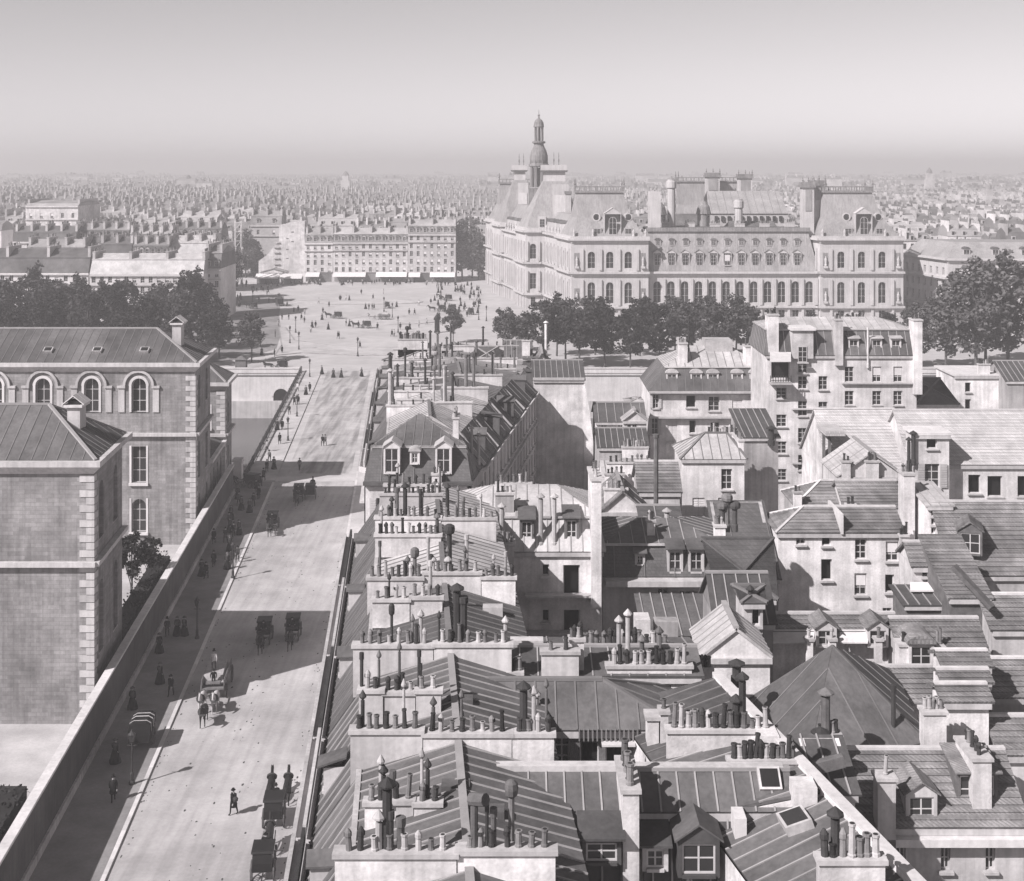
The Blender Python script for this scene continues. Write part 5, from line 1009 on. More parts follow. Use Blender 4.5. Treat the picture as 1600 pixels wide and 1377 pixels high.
pavilion(th, [Fl(518.1, .3), Fl(518.1, 22), Fl(537, 22), Fl(537, .3)], 25, 41.5, 6, 5)
for k in range(7):
    d = 418 + k * 15; p = Fl(d, 7 + (k % 3)); o = MB().box(p.x - .9, p.x + .9, p.y - 1.2, p.y + 1.2, 26, 36 + (k % 2) * 2).build('chimney', 'hdv_stone', th); MB().box(p.x - 1.2, p.x + 1.2, p.y - 1.5, p.y + 1.5, 35.5 + (k % 2) * 2, 36.4 + (k % 2) * 2).build('coping', 'spire', o)
# domed clock turret
tx, ty = 9.3, 466
cp = MB(); cp.box(tx - 3.6, tx + 3.6, ty - 3.6, ty + 3.6, 24, 38.6).build('turret_base', 'spire', th)
for i in range(8):
    a = math.pi / 8 + i * math.pi / 4; x, y = tx + 2.75 * math.cos(a), ty + 2.75 * math.sin(a); MB().cyl((x, y, 38.6), (x, y, 46.5), .6, .55, 6).build('turret_column', 'spire', th)
MB().lathe((tx, ty, 0), [(1.9, 38.6), (1.9, 46)], 8).build('turret_core', 'far_dark', th)
MB().lathe((tx, ty, 0), [(3.3, 38.5), (3.5, 38.9), (3.3, 39.3)], 12).build('turret_ledge', 'spire', th)
MB().lathe((tx, ty, 0), [(3.0, 46.2), (3.5, 46.5), (3.5, 47.2), (2.9, 47.5), (3.15, 48.6), (3.1, 50.2), (2.6, 51.9), (1.9, 53.3), (1.6, 54.2), (2.3, 54.5), (2.35, 55.0), (1.7, 55.2)], 16).build('dome', 'spire', th, smooth=False)
for i in range(6):
    a = i * math.pi / 3 + .3; x, y = tx + 1.35 * math.cos(a), ty + 1.35 * math.sin(a); MB().cyl((x, y, 55.1), (x, y, 60), .34, .3, 6).build('lantern_column', 'spire', th)
MB().lathe((tx, ty, 0), [(1.7, 59.9), (1.85, 60.3), (1.75, 60.6), (1.6, 61.6), (1.1, 62.5), (.4, 63.0), (.25, 63.8), (.45, 64.1), (.1, 64.6), (.05, 66)], 12).build('lantern_dome', 'spire', th)
for i in range(8):
    a = math.pi / 8 + i * math.pi / 4; put('finial', FIN, th, (tx + 3.2 * math.cos(a), ty + 3.2 * math.sin(a), 47.2), 0, (.8, .8, .6))
# roofs round the courts behind the south wing
def hall(x0, x1, d, dp, z0, z1, m='hdv_slate', lab='hall_roof'):
    MB().box(x0, x1, d, d + dp, 10, z0).build('court_wall', 'hdv_stone', th); slope(th, [(x0, d - .4, z0), (x1, d - .4, z0), (x1 - 1, d + dp / 2, z1), (x0 + 1, d + dp / 2, z1)], m, 2.5, 'seam_dk', pieces=False, name=lab); slope(th, [(x1, d + dp, z0), (x0, d + dp, z0), (x0 + 1, d + dp / 2, z1), (x1 - 1, d + dp / 2, z1)], m, 4, 'seam_dk', pieces=False, name=lab)
hall(64, 90, 438, 22, 31, 38.2, 'hdv_slate'); hall(44, 62, 430, 14, 27.5, 31, 'zinc'); hall(68, 84, 424, 8, 27, 29, 'zinc')
for k in range(11): MB().box(66 + k * 2.1, 67 + k * 2.1, 437.4, 437.98, 28.6, 30.2).build('clerestory', 'glass_far', th)
pavilion(th, [V((63, 500, 0)), V((92, 500, 0)), V((90, 516, 0)), V((61, 516, 0))], 25, 42.3, 13, 4, west=False, south=False)
block(72, 77, 498, 502, 25, 42.5); block(84, 89, 498, 502, 25, 42)
for x, d, z in ((49.8, 420, 42.3), (71.5, 424, 36)):
    MB().lathe((x, d, 0), [(1.5, 20), (1.25, 30), (1.2, z - 3), (1.6, z - 2.6), (1.6, z - .6), (1.2, z - .4), (1.3, z)], 12).build('round_chimney', 'hdv_stone', th)
for x, d in ((45.8, 418), (61, 428), (99, 424)):
    MB().lathe((x, d, 0), [(2.0, 24), (2.0, 31), (2.4, 31.3), (2.3, 31.8), (1.9, 33.6), (1.0, 34.9), (.2, 35.5), (.05, 37)], 10).build('lantern_dome', 'spire', th)
MB().box(41, 44.5, 402, 406, 24, 38.8).build('chimney', 'hdv_stone', th)
# ---- barracks right of the town hall
t = thing('barracks', 'long pale barracks with rows of small windows right of the town hall', 'building', (150, 402, 0))
q = [V((124.5, 428, 0)), V((130, 401, 0)), V((215, 396, 0))]
R4 = [(1, 3.4, 1.3, False), (5.4, 8.2, 1.3, False), (9.8, 12.2, 1.3, False), (13.8, 16.0, 1.3, False)]
facade(t, q[0], q[1], 18.6, 7, R4, 'hdv_stone', .8, False, (4.3, 12.7, 18.3)); facade(t, q[1], q[2], 18.6, 20, R4, 'hdv_stone', .8, False, (4.3, 12.7, 18.3)); wall(t, q[2], (212, 420), 0, 18.6, (), 'hdv_stone'); wall(t, (212, 420), q[0], 0, 18.6, (), 'hdv_stone')
frus(t, [(124.5, 428), (130, 401), (215, 396), (212, 420)], 18.9, [(129, 424), (134, 406), (210, 402), (208, 415)], 23.5, 'hdv_slate', 'roof')
for k in range(9): dormer(t, (136 + k * 8.5, 401.9 - k * .5, 19.2), R(-3.4), 2, 2.4, 3, 'arch', 'hdv_stone', 'zinc', win=True)

# ================================================================ HOUSES ROUND THE SQUARE
def far_block(label, xl, xr, ye, d, n, floors, fh_=3.15, dep=14, roofm='far_roof', wm='far_wall', man=(1.6, 3.2), rise=2.4, top=.5, w=1.15, hgt=2.0, style='far', stacks=2, awn=(), dorm=True, shop=True, name='apartment_house', ztop=None, group=None):
    a, b = at(xl, ye, d), at(xr, ye, d); ze = a.z; L = b.x - a.x; wins = []
    t = thing(name, label, 'house', ((a.x + b.x) / 2, d, 0), group=group)
    for f in range(floors):
        zt = ze - top - f * fh_
        for k in range(n):
            u = L * (k + .5) / n
            if zt - hgt > .5: wins.append((u - w / 2, u + w / 2, zt - hgt, zt, 'far' if rng.random() < .5 else 'blind'))
    c0, c1, c2, c3 = V((a.x, d, 0)), V((b.x, d, 0)), V((b.x, d + dep, 0)), V((a.x, d + dep, 0))
    wall(t, c0, c1, 0, ze, wins, wm); wall(t, c1, c2, 0, ze, (), wm); wall(t, c2, c3, 0, ze, (), wm); wall(t, c3, c0, 0, ze, (), wm)
    for z in (ze - .35, ze - top - fh_ + .55, 4.2): MB().box(a.x - .1, b.x + .1, d - .5, d - .005, z - .25, z).build('cornice', 'stone', t)
    mi, mh = man
    frus(t, [(a.x, d), (b.x, d), (b.x, d + dep), (a.x, d + dep)], ze + .02, [(a.x + .1, d + mi), (b.x - .1, d + mi), (b.x - .1, d + dep - mi), (a.x + .1, d + dep - mi)], ze + mh, roofm, 'mansard')
    frus(t, [(a.x - .05, d + mi - .2), (b.x + .05, d + mi - .2), (b.x + .05, d + dep - mi + .2), (a.x - .05, d + dep - mi + .2)], ze + mh + .01, [(a.x, d + dep / 2 - .3), (b.x, d + dep / 2 - .3), (b.x, d + dep / 2 + .3), (a.x, d + dep / 2 + .3)], ze + mh + rise, roofm, 'roof')
    if dorm:
        for k in range(n): dormer(t, (a.x + L * (k + .5) / n, d + .3, ze + .4), 0, 1.5, 2.0, 2, rng.choice(['gable', 'arch', 'arch']), 'stone', 'zinc')
    for k in range(stacks + 1):
        x = a.x + .5 + (L - 1) * k / max(1, stacks); chimney(t, (x, d + 2.5), (x - .02, d + dep - 3), ze, ze + mh + rise + .6, .8, 5, 'stone', size=1.5)
    if shop: MB().box(a.x + .5, b.x - .5, d - .08, d - .01, .15, 3.4).build('shop_front', 'far_dark', t)
    for (x0, x1) in awn:
        p, q = at(x0, 430, d).x, at(x1, 430, d).x; MB().extrude([(p, d - 3.0, 2.3), (q, d - 3.0, 2.3), (q, d - .1, 4.1), (p, d - .1, 4.1)], (0, 0, .08)).build('awning', 'canvas', t)
    return t, ze
far_block('narrow six-storey house left of the long pale row across the square', 476, 520, 380, 540, 4, 5, awn=((478, 500),))
far_block('long pale house with many dormers and wide shop awnings across the square', 520.5, 637, 379, 540, 11, 5, stacks=4, awn=((521, 572), (588, 636)))
far_block('tallest house with balconies at the right end of the row across the square', 637.5, 712, 366, 539, 7, 6, stacks=2, awn=((639, 657), (672, 711)))
t, ze = far_block('pale house with blank sunlit flank and few windows left of the row', 391, 440, 352, 575, 2, 1, top=2, man=(1.5, 3.6), shop=False)
t = thing('house', 'white stepped party wall of a demolished house left of the row', 'house', at(452, 441, 545) * 1, group=None); t.location.z = 0
stp = [(404, 441), (404, 408), (418, 398), (428, 385), (436, 378), (436, 352), (476, 345), (476, 441)]
MB().extrude([(at(x, y, 545).x, 545, max(0, at(x, y, 545).z)) for x, y in stp], (0, 9, 0)).build('wall', 'plaster', t)
for i, y in enumerate((378, 386, 394, 403, 412)): MB().box(at(428, y, 544.8).x, at(437, y, 544.8).x, 544.4, 544.98, at(0, y + 1.5, 545).z, at(0, y, 545).z).build('torn_floor', 'stone', t)
for x, y in ((449, 389), (457, 377), (449, 403), (457, 362), (449, 372)): MB().box(at(x, y, 545).x - .5, at(x, y, 545).x + .5, 544.9, 544.99, at(0, y + 1.5, 545).z, at(0, y, 545).z).build('flue_scar', 'far_dark', t)
fh('low white kiosk house with shallow gable at the left side of the square', 407, 446, 426, 535, 8, 'front', 1.4, 'plaster', 'far_dark', [(412, 430, 416, 434, 'dark')], pieces=False, name='kiosk_house')
for k, (x0, x1) in enumerate(((400, 436), (438, 473))):
    t = thing('shop_stall', ['left one of two awning stalls below the stepped white wall', 'right one of two awning stalls below the stepped white wall'][k], 'stall', at((x0 + x1) / 2, 441, 530)); t.location.z = 0
    p, q = at(x0, 430, 530).x, at(x1, 430, 530).x; MB().extrude([(p, 527, 2.4), (q, 527, 2.4), (q, 531, 4.0), (p, 531, 4.0)], (0, 0, .1)).build('awning', 'canvas', t); MB().box(p + .3, q - .3, 530, 533, 0, 2.9).build('booth', 'far_dark', t)
# ---- left bank of the square: long roofs behind the trees
far_block('long house behind the left trees with sunlit zinc mansard and skylights', 140, 318, 429, 398, 14, 4, man=(2.2, 4.2), rise=1.6, roofm='zinc_lt', dorm=False, stacks=3, shop=False, dep=16)
t, ze = far_block('dark-roofed house behind the trees at the far left', -60, 138, 427, 400, 14, 4, man=(2.2, 4.4), rise=2.6, roofm='zinc', dorm=False, stacks=3, shop=False, dep=16)
far_block('side house with steep slates turning the corner to the left of the avenue', 318.5, 345, 420, 404, 2, 4, man=(2, 4.5), rise=2, roofm='far_dark', stacks=1, shop=False, dep=22)
names3 = ['second row house with zinc ridge behind the left trees', 'second row house with crowded stacks behind the left trees', 'second row house with pale gable behind the left trees', 'second row house with long dark ridge behind the left trees']
for k, (xl, xr, ye, d) in enumerate(((40, 130, 402, 440), (131, 205, 398, 445), (206, 262, 400, 438), (263, 335, 396, 442))): far_block(names3[k], xl, xr, ye, d, 6, 2, roofm=['far_roof', 'zinc', 'far_dark', 'zinc_lt'][k], stacks=3, shop=False, dorm=k % 2 == 0)
names4 = ['third row house with a tall stack at the far left', 'third row house with pale attic windows', 'third row house beside the scaffold mast', 'third row house with wide dark roof by the avenue']
for k, (xl, xr, ye, d) in enumerate(((20, 118, 378, 490), (119, 200, 374, 495), (201, 268, 380, 488), (269, 345, 372, 500))): far_block(names4[k], xl, xr, ye, d, 6, 2, roofm=['zinc', 'far_dark', 'far_roof', 'far_dark'][k], stacks=4, shop=False, dorm=k % 2 == 1)
far_block('big pale theatre block with plain flank on the left skyline', 40, 122, 322, 560, 5, 1, top=3, man=(3, 1.2), rise=.8, roofm='far_roof', wm='plaster', dorm=False, stacks=1, shop=False, dep=30)
# lattice mast
t = thing('lattice_mast', 'tall slender lattice scaffold mast standing in the avenue left of the square', 'scaffold', (at(372, 440, 520).x, 520, 0))
x = at(372, 440, 520).x; zt = at(0, 345, 520).z
for sx in (-1.4, 1.4):
    for sy in (-1.4, 1.4): MB().beam((x + sx, 520 + sy, 0), (x + sx * .8, 520 + sy * .8, zt), .25, .25, (0, 1, 0)).build('pole', 'stone_lt', t)
for k in range(7): z = zt * (k + 1) / 7.2; MB().beam((x - 1.3, 518.7, z), (x + 1.3, 518.7, z), .2, .2).build('crossbar', 'stone_lt', t); MB().beam((x - 1.35, 518.65, z - 3.4), (x + 1.3, 518.65, z), .14, .14).build('brace', 'stone_lt', t)

# ================================================================ THE FAR CITY
crng = random.Random(21)
def city_template(k):
    r = random.Random(100 + k); W = r.uniform(11, 21); Dp = r.uniform(10, 14); ze = r.uniform(14.5, 20.5); parts = []
    mb = MB(); mb.box(-W / 2, W / 2, 0, Dp, 0, ze); parts.append(('wall', mb.mesh('wall', 'far_wall'), (0, 0, 0)))
    mb = MB(); kind = r.choice(['man', 'man', 'gab'])
    rr = lambda w, y0, y1, z: [V((-w, y0, z)), V((w, y0, z)), V((w, y1, z)), V((-w, y1, z))]
    if kind == 'man':
        mi = r.uniform(1, 2); mh = r.uniform(2.2, 3.4); mb.frustum(rr(W / 2 + .1, -.2, Dp + .2, ze), rr(W / 2, mi, Dp - mi, ze + mh)); mb.frustum(rr(W / 2, mi - .1, Dp - mi + .1, ze + mh + .01), rr(W / 2, Dp / 2 - .2, Dp / 2 + .2, ze + mh + 1.5)); zr = ze + mh + 1.5
    else: zr = ze + r.uniform(2, 3.5); mb.frustum(rr(W / 2 + .2, -.3, Dp + .3, ze), rr(W / 2 + .1, Dp / 2 - .2, Dp / 2 + .2, zr))
    parts.append(('roof', mb.mesh('roof', r.choice(['far_roof', 'far_roof', 'far_dark', 'zinc_lt'])), (0, 0, 0)))
    for c in range(r.randint(3, 4)):
        x = -W / 2 + .4 + (W - .8) * c / 3; mb = MB(); y0 = r.uniform(.5, 3); y1 = r.uniform(Dp - 4, Dp - 1); zt = zr + r.uniform(.3, 1.8); mb.box(x - .35, x + .35, y0, y1, ze - .5, zt); mb.mi = 1
        n = r.randint(4, 7)
        for i in range(n): yy = y0 + (y1 - y0) * (i + .5) / n; h = r.choice([.9, 1.1, 1.8]); mb.box(x - .2, x + .2, yy - .2, yy + .2, zt, zt + h)
        parts.append(('chimney', mb.mesh('chimney', ['far_wall', r.choice(['pot_clay', 'far_dark', 'pot_lt'])]), (0, 0, 0)))
    n = max(3, int(W / 2.6)); wm = MB(); wm.box(-.6, .6, -.12, -.02, -.1, 0); wm.box(-.6, -.5, -.06, -.01, 0, 1.9); wm.box(.5, .6, -.06, -.01, 0, 1.9); wm.mi = 1; wm.box(-.5, .5, -.03, -.012, 0, 1.85); wme = wm.mesh('window', ['stone', 'glass_far'])
    for f in range(2):
        for i in range(n): parts.append(('window', wme, (-W / 2 + W * (i + .5) / n, 0, ze - 2.7 - f * 3.1)))
    for i in range(n // 2 + 1):
        mb = MB(); x = -W / 2 + W * (i + .5) / (n // 2 + 1); mb.box(x - .7, x + .7, .2, 2, ze + .3, ze + 2); mb.mi = 1; mb.box(x - .45, x + .45, .16, .19, ze + .5, ze + 1.8); parts.append(('dormer', mb.mesh('dormer', ['stone', 'glass_far']), (0, 0, 0)))
    return W, parts, (ze, zr, Dp)
TPL = [city_template(k) for k in range(12)]
spots = []
d = 565.0
def taken(x, d):
    px = XC + x / d * FX
    if d < 620 and 380 < px < 478: return True
    if -16 < x < 120 and d < 545: return True
    return False
row = 0
while d < 1500:
    lim = .415 * d; x = -lim + crng.uniform(0, 10)
    while x < lim:
        k = crng.randrange(12); W = TPL[k][0]
        px = XC + (x + W / 2) / d * FX
        street = abs(px - (736 + (d - 560) * -.02)) < 14 and d < 900 or abs(px - 357) < 16 and d < 1000
        if crng.random() < .93 and not street and not taken(x + W / 2, d): spots.append((x + W / 2, d + crng.uniform(-5, 5), k))
        x += W + (.3 if crng.random() < .8 else crng.uniform(3, 12))
    d += 21 + (d - 560) * .018
# the quarter right of the barracks, nearer
for (x, d, k) in ((205, 470, 1), (225, 480, 4), (160, 455, 2), (180, 462, 5), (140, 470, 7), (128, 500, 3), (150, 510, 6), (170, 505, 8), (190, 515, 9), (215, 520, 10), (118, 545, 0), (138, 548, 1), (200, 545, 2), (160, 550, 11)): spots.insert(0, (x, d, k))
used = 0; rest = MB(); rest_d = MB()
grp = 'hazy houses of the city beyond the square'
for i, (x, d, k) in enumerate(spots):
    W, parts, (ze, zr, Dp) = TPL[k]
    if used < 290:
        used += 1; px = XC + x / d * FX
        side = 'far left' if px < 360 else 'left of the town hall' if px < 760 else 'behind the town hall' if px < 1300 else 'at the right behind the barracks'
        dist = 'near' if d < 640 else 'middle' if d < 760 else 'distant'
        t = thing('city_house', f'hazy {"wide" if W > 16 else "narrow"} {"tall" if ze > 17.5 else "low"} city house, {dist} rows, {side}', 'house', (x, d, 0), crng.uniform(-.1, .1), group=f'{grp}, {dist}, {side}, {W > 16}, {ze > 17.5}')
        for nm, me, loc in parts: c = child(nm, me, t); c.location = loc
        t.scale.z = crng.uniform(.92, 1.08)
    else:
        s = crng.uniform(.9, 1.1); z = ze * s; q = crng.uniform(2.5, 4.5); mb = rest if crng.random() < .6 else rest_d
        mb.mi = 0; mb.box(x - W / 2, x + W / 2, d, d + Dp, 0, z); mb.mi = 1; rr = lambda w, y0, y1, zz: [V((x - w, y0, zz)), V((x + w, y0, zz)), V((x + w, y1, zz)), V((x - w, y1, zz))]
        mb.frustum(rr(W / 2 + .1, d - .2, d + Dp + .2, z), rr(W / 2, d + Dp / 2 - 2, d + Dp / 2 + 2, z + q))
        mb.mi = 0
        for c in range(3): xx = x - W / 2 + W * (c + .2) / 3; mb.box(xx - .5, xx + .5, d + 2, d + Dp - 2, z, z + q + crng.uniform(.3, 2)); mb.mi = crng.choice([0, 2]); mb.box(xx - .3, xx + .3, d + 3, d + Dp - 3, z + q, z + q + crng.uniform(1.5, 3.5)); mb.mi = 0
        mb.mi = 2
        for c in range(4): xx = x - W / 2 + W * (c + .5) / 4; mb.box(xx - .6, xx + .6, d - .1, d - .02, z - 3, z - 1)
d = 1500.0
while d < 4200:
    x = -.42 * d
    while x < .42 * d:
        W = crng.uniform(14, 34); z = crng.uniform(15, 23) + (crng.uniform(4, 12) if crng.random() < .04 else 0); mb = rest if crng.random() < .5 else rest_d
        mb.mi = 0; mb.box(x, x + W, d, d + 14, 0, z); mb.mi = 1; mb.frustum([V((x, d, z)), V((x + W, d, z)), V((x + W, d + 14, z)), V((x, d + 14, z))], [V((x + 1, d + 6, z + 4)), V((x + W - 1, d + 6, z + 4)), V((x + W - 1, d + 8, z + 4)), V((x + 1, d + 8, z + 4))])
        mb.mi = 2
        for c in range(3): xx = x + W * crng.random(); mb.box(xx - .6, xx + .6, d + 3, d + 10, z, z + 5 + crng.uniform(0, 2))
        x += W + crng.uniform(0, 14)
    d += 46 + (d - 1500) * .02
for nm, mb, ms, lb in (('far_rooftops', rest, ['far_wall', 'far_roof', 'far_dark'], 'mass of pale distant rooftops fading into the haze'), ('far_rooftops', rest_d, ['plaster_old', 'far_dark', 'far_wall'], 'mass of darker distant rooftops fading into the haze')):
    o = mb.build(nm, ms); o['kind'] = 'stuff'; o['label'] = lb
# two towers and a dome on the skyline
for k, (px, d, z, r) in enumerate(((1452, 1300, 46, 4), (540, 1500, 42, 5), (1545, 900, 36, 3))):
    x = at(px, 300, d).x; t = thing('church_tower', ['hazy church tower above the roofs at right', 'faint domed tower on the left skyline', 'small belfry near the right edge of the skyline'][k], 'tower', (x, d, 0))
    MB().box(x - r, x + r, d - r, d + r, 0, z * .75).build('shaft', 'far_wall', t); MB().box(x - r * .7, x + r * .7, d - r * .7, d + r * .7, z * .75, z * .88).build('belfry', 'far_wall', t); MB().lathe((x, d, 0), [(r * .8, z * .88), (r * .6, z * .94), (r * .1, z)], 8).build('cap', 'far_dark', t)
# ================================================================ TREES
def tree_meshes(seed, h, cr, m='leaf', leaf=.42, n=62, per=46, base=.3, shape='round'):
    r = random.Random(seed); tr = MB(); top = h * .62
    tr.cyl((0, 0, -.2), (r.uniform(-.2, .2), 0, h * .35), .028 * h * .6, .02 * h * .6, 7)
    ends = []
    for i in range(9):
        a = r.uniform(0, 6.28); z0 = h * r.uniform(.26, .5); z1 = h * r.uniform(.5, .85); q = cr * r.uniform(.35, .75)
        e = V((q * math.cos(a), q * math.sin(a), z1)); tr.cyl((0, 0, z0 * .9), e, .011 * h * .6, .004 * h, 5); ends.append(e)
    tr.cyl((0, 0, h * .33), (0, 0, h * .85), .02 * h * .6, .004 * h, 6)
    cl = MB(); zb = h * base; zc = (h + zb) / 2; hz = (h - zb) / 2
    for i in range(n):
        while True:
            p = V((r.uniform(-1, 1), r.uniform(-1, 1), r.uniform(-1, 1)))
            if .35 < p.length < 1: break
        wz = 1.0 - .35 * max(0, p.z) if shape == 'round' else 1.0 - .75 * max(-.2, p.z)
        c = V((p.x * cr * wz, p.y * cr * wz, zc + p.z * hz)); rad = r.uniform(.16, .3) * cr
        for k in range(per):
            v = V((r.gauss(0, 1), r.gauss(0, 1), r.gauss(0, .8))); v = v / max(.6, v.length) * rad * r.uniform(.4, 1.05); o = c + v
            a = V((r.uniform(-1, 1), r.uniform(-1, 1), r.uniform(-.6, .6))).normalized(); b = a.cross(V((r.uniform(-1, 1), r.uniform(-1, 1), r.uniform(-1, 1)))).normalized(); s = leaf * r.uniform(.6, 1.25)
            cl.add([o - a * s, o + b * s * .6, o + a * s, o - b * s * .6], [(0, 1, 2, 3)])
    return tr.mesh('trunk', 'bark'), cl.mesh('crown', m)
def plant_tree(tm, loc, label, rz=0, s=1., group=None, name='tree', sz=None):
    t = thing(name, label, 'tree', loc, rz, group); child('trunk', tm[0], t); child('crown', tm[1], t); t.scale = (s, s, sz or s); return t
PL = [tree_meshes(k, 15, 4.7, 'leaf', .42) for k in range(4)]; PD = [tree_meshes(20 + k, 15, 4.4, 'leaf_dk', .42, base=.22) for k in range(3)]
trng = random.Random(5); idx = 0
for row, (d, px0, px1, sp) in enumerate(((312, -20, 375, 7.6), (324, -20, 388, 8), (338, -20, 372, 8.5), (356, 0, 352, 10), (376, 0, 330, 11))):
    x, x1 = at(px0, 0, d).x, at(px1, 0, d).x
    while x <= x1:
        s = trng.uniform(.85, 1.12) * (.95 if row < 2 else 1.05); idx += 1
        plant_tree(trng.choice(PD + PL[:1]), (x + trng.uniform(-1, 1), d + trng.uniform(-1.5, 1.5), 0), f'dense dark tree in the {["front", "second", "third", "fourth", "rearmost"][row]} row of the left grove', trng.uniform(0, 6), s, group=f'trees of the left grove, {["front", "second", "third", "fourth", "rearmost"][row]} row', sz=s * trng.uniform(.9, 1.1)); x += sp * trng.uniform(.85, 1.15)
x = at(393, 0, 318).x; plant_tree(PL[2], (x, 318, 0), 'tree with visible trunk at the right end of the left grove', 1, .8)
q_lb = ['round tree at the left end of the quay row below the town hall', 'second tree from the left in the quay row below the town hall', 'broad tree hiding the foot of the corner pavilion', 'tall tree before the corner pavilion of the town hall', 'dense tree left of the gap in the quay row', 'tree right of the gap in the quay row', 'dense tree before the arcaded wing', 'tree above the quay mansard house', 'last tree of the quay row beside the tall white block', 'tree in the middle of the quay row with low branches']
for k, (px, d, s) in enumerate(((812, 312, .82), (852, 309, 1.0), (884, 316, .98), (905, 309, 1.02), (945, 310, .95), (985, 307, .9), (1030, 310, .98), (1075, 312, .98), (1170, 312, .92), (1122, 309, .96))): plant_tree((PL + PD)[k % 7], (at(px, 0, d).x, d, 0), q_lb[k], k, s * 1.05, group='trees along the quay below the town hall')
for k, (px, d) in enumerate(((870, 328), (930, 330), (1000, 328), (1055, 330), (1100, 327), (1150, 330), (1215, 326), (1270, 328), (1330, 326), (1390, 330))): plant_tree((PD + PL)[k % 7], (at(px, 0, d).x, d, 0), 'half-hidden quay tree of the rear row below the town hall', k * 1.3, 1.0 if k < 6 else .72, group='rear row of quay trees')
plant_tree(PL[1], (at(708, 0, 352).x, 352, 0), 'small round tree on the square above the roofs of the far block', 2, .62); plant_tree(PL[0], (at(790, 0, 335).x, 335, 0), 'thin tree on the square near the town hall corner', 2, .75)
BG = tree_meshes(41, 25, 7.5, 'leaf_far', .6, 90, 52, .2)
for k, (px, d, s) in enumerate(((1525, 304, 1.0), (1478, 308, .78), (1575, 306, 1.05), (1432, 310, .58), (1540, 316, .9))): plant_tree(BG, (at(px, 0, d).x, d, 0), ['tall plane tree at the right edge beyond the river', 'spreading plane tree left of the tall one at the right', 'tall plane tree cut by the right edge', 'smaller plane tree right of the tall white block', 'plane tree behind the tall one at the right edge'][k], k * 2.1, s)
for k, (px, d, s) in enumerate(((722, 548, .95), (738, 560, .85), (748, 548, .75), (730, 585, .95), (745, 600, .9), (352, 470, .8), (348, 500, .8), (384, 560, .8), (396, 566, .6))): plant_tree(BG, (at(px, 0, d).x, d, 0), 'street tree between the row of shops and the town hall' if k < 5 else 'street tree in the avenue left of the square', k, s, group='trees between the row and the town hall' if k < 5 else 'trees in the left avenue')
GT = [tree_meshes(60 + k, 8, 2.0, 'leaf_dk', .22, 40, 40, .45) for k in range(2)]
for k, (s_, d, sc_) in enumerate(((-28.6, 139, 1.05), (-28.0, 146, .75), (-31, 133, .9))): plant_tree(GT[k % 2], st(s_, d), ['small clipped garden tree between the two nearer hospital wings', 'young garden tree close to the second hospital wing', 'garden tree half hidden by the nearest hospital wing'][k], k, sc_)
def hedge(label, s0, s1, d0, d1, h):
    r = random.Random(int(d0)); mb = MB()
    for i in range(2600):
        p = st(r.uniform(s0, s1), r.uniform(d0, d1), 0); o = V((p.x, p.y, r.uniform(.05, h) * (.9 + .15 * math.sin(p.y * 3))))
        a = V((r.uniform(-1, 1), r.uniform(-1, 1), r.uniform(-1, 1))).normalized(); b = a.cross(V((r.uniform(-1, 1), r.uniform(-1, 1), 1))).normalized(); q = .16; mb.add([o - a * q, o + b * q * .7, o + a * q, o - b * q * .7], [(0, 1, 2, 3)])
    t = thing('hedge', label, 'hedge', st((s0 + s1) / 2, (d0 + d1) / 2)); mb.build('foliage', 'leaf_dk', t); MB().extrude([st(s0 + .2, d0 + .2, 0), st(s1 - .2, d0 + .2, 0), st(s1 - .2, d1 - .2, 0), st(s0 + .2, d1 - .2, 0)], (0, 0, h * .8)).build('core', 'leaf_dk', t)
hedge('dark clipped hedge inside the garden wall between the hospital wings', -28.4, -26.4, 124, 150, 3.4); hedge('dark hedge inside the garden wall at the lower left corner', -30, -27, 76, 96, 2.4)

# ================================================================ STREET LAMPS
def lamp_meshes():
    p = MB().lathe((0, 0, 0), [(.2, 0), (.2, .25), (.12, .35), (.13, .8), (.07, .9), (.055, 2.7), (.09, 2.75), (.05, 2.85)], 8).mesh('post', 'iron')
    c = MB(); c.beam((-.3, 0, 2.62), (.3, 0, 2.62), .05, .05)
    l = MB(); l.frustum([V((a * .1, b * .1, 2.85)) for a, b in ((-1, -1), (1, -1), (1, 1), (-1, 1))], [V((a * .2, b * .2, 3.3)) for a, b in ((-1, -1), (1, -1), (1, 1), (-1, 1))])
    k = MB(); k.lathe((0, 0, 3.3), [(.24, 0), (.26, .04), (.12, .16), (.05, .28), (.02, .38)], 8)
    return p, c.mesh('ladder_bar', 'iron'), l.mesh('lantern', 'glass_far'), k.mesh('cap', 'iron')
LM = lamp_meshes()
lamps = [(308, 1000, 'gas lamp post on the shaded left pavement beside three walkers'), (206, 1228, 'gas lamp post on the left pavement nearest the camera'), (489, 1232, 'gas lamp post at the right kerb by the parked wagon'), (364, 905, 'gas lamp post on the left pavement before the second hospital wing'), (484, 590, 'gas lamp post at the far end of the bridge'),
         (464, 652, 'gas lamp post on the left footway in the middle of the bridge'), (450, 690, 'gas lamp post on the left footway at the near third of the bridge'), (559, 557, 'lone gas lamp on the near edge of the square'), (467, 547, 'gas lamp on the curved pavement corner of the square'), (453, 537, 'gas lamp behind the curved pavement corner'), (613, 497, 'gas lamp on the round traffic island'), (462, 520, 'gas lamp at the left side of the square near the roadway'),
         (600, 487, 'gas lamp at the rear of the traffic island'), (705, 505, 'gas lamp near the small round tree'), (748, 500, 'left lamp of a pair before the town hall'), (760, 502, 'right lamp of a pair before the town hall'), (622, 520, 'gas lamp right of the middle of the square'), (395, 475, 'gas lamp left on the dark roadway of the square')]
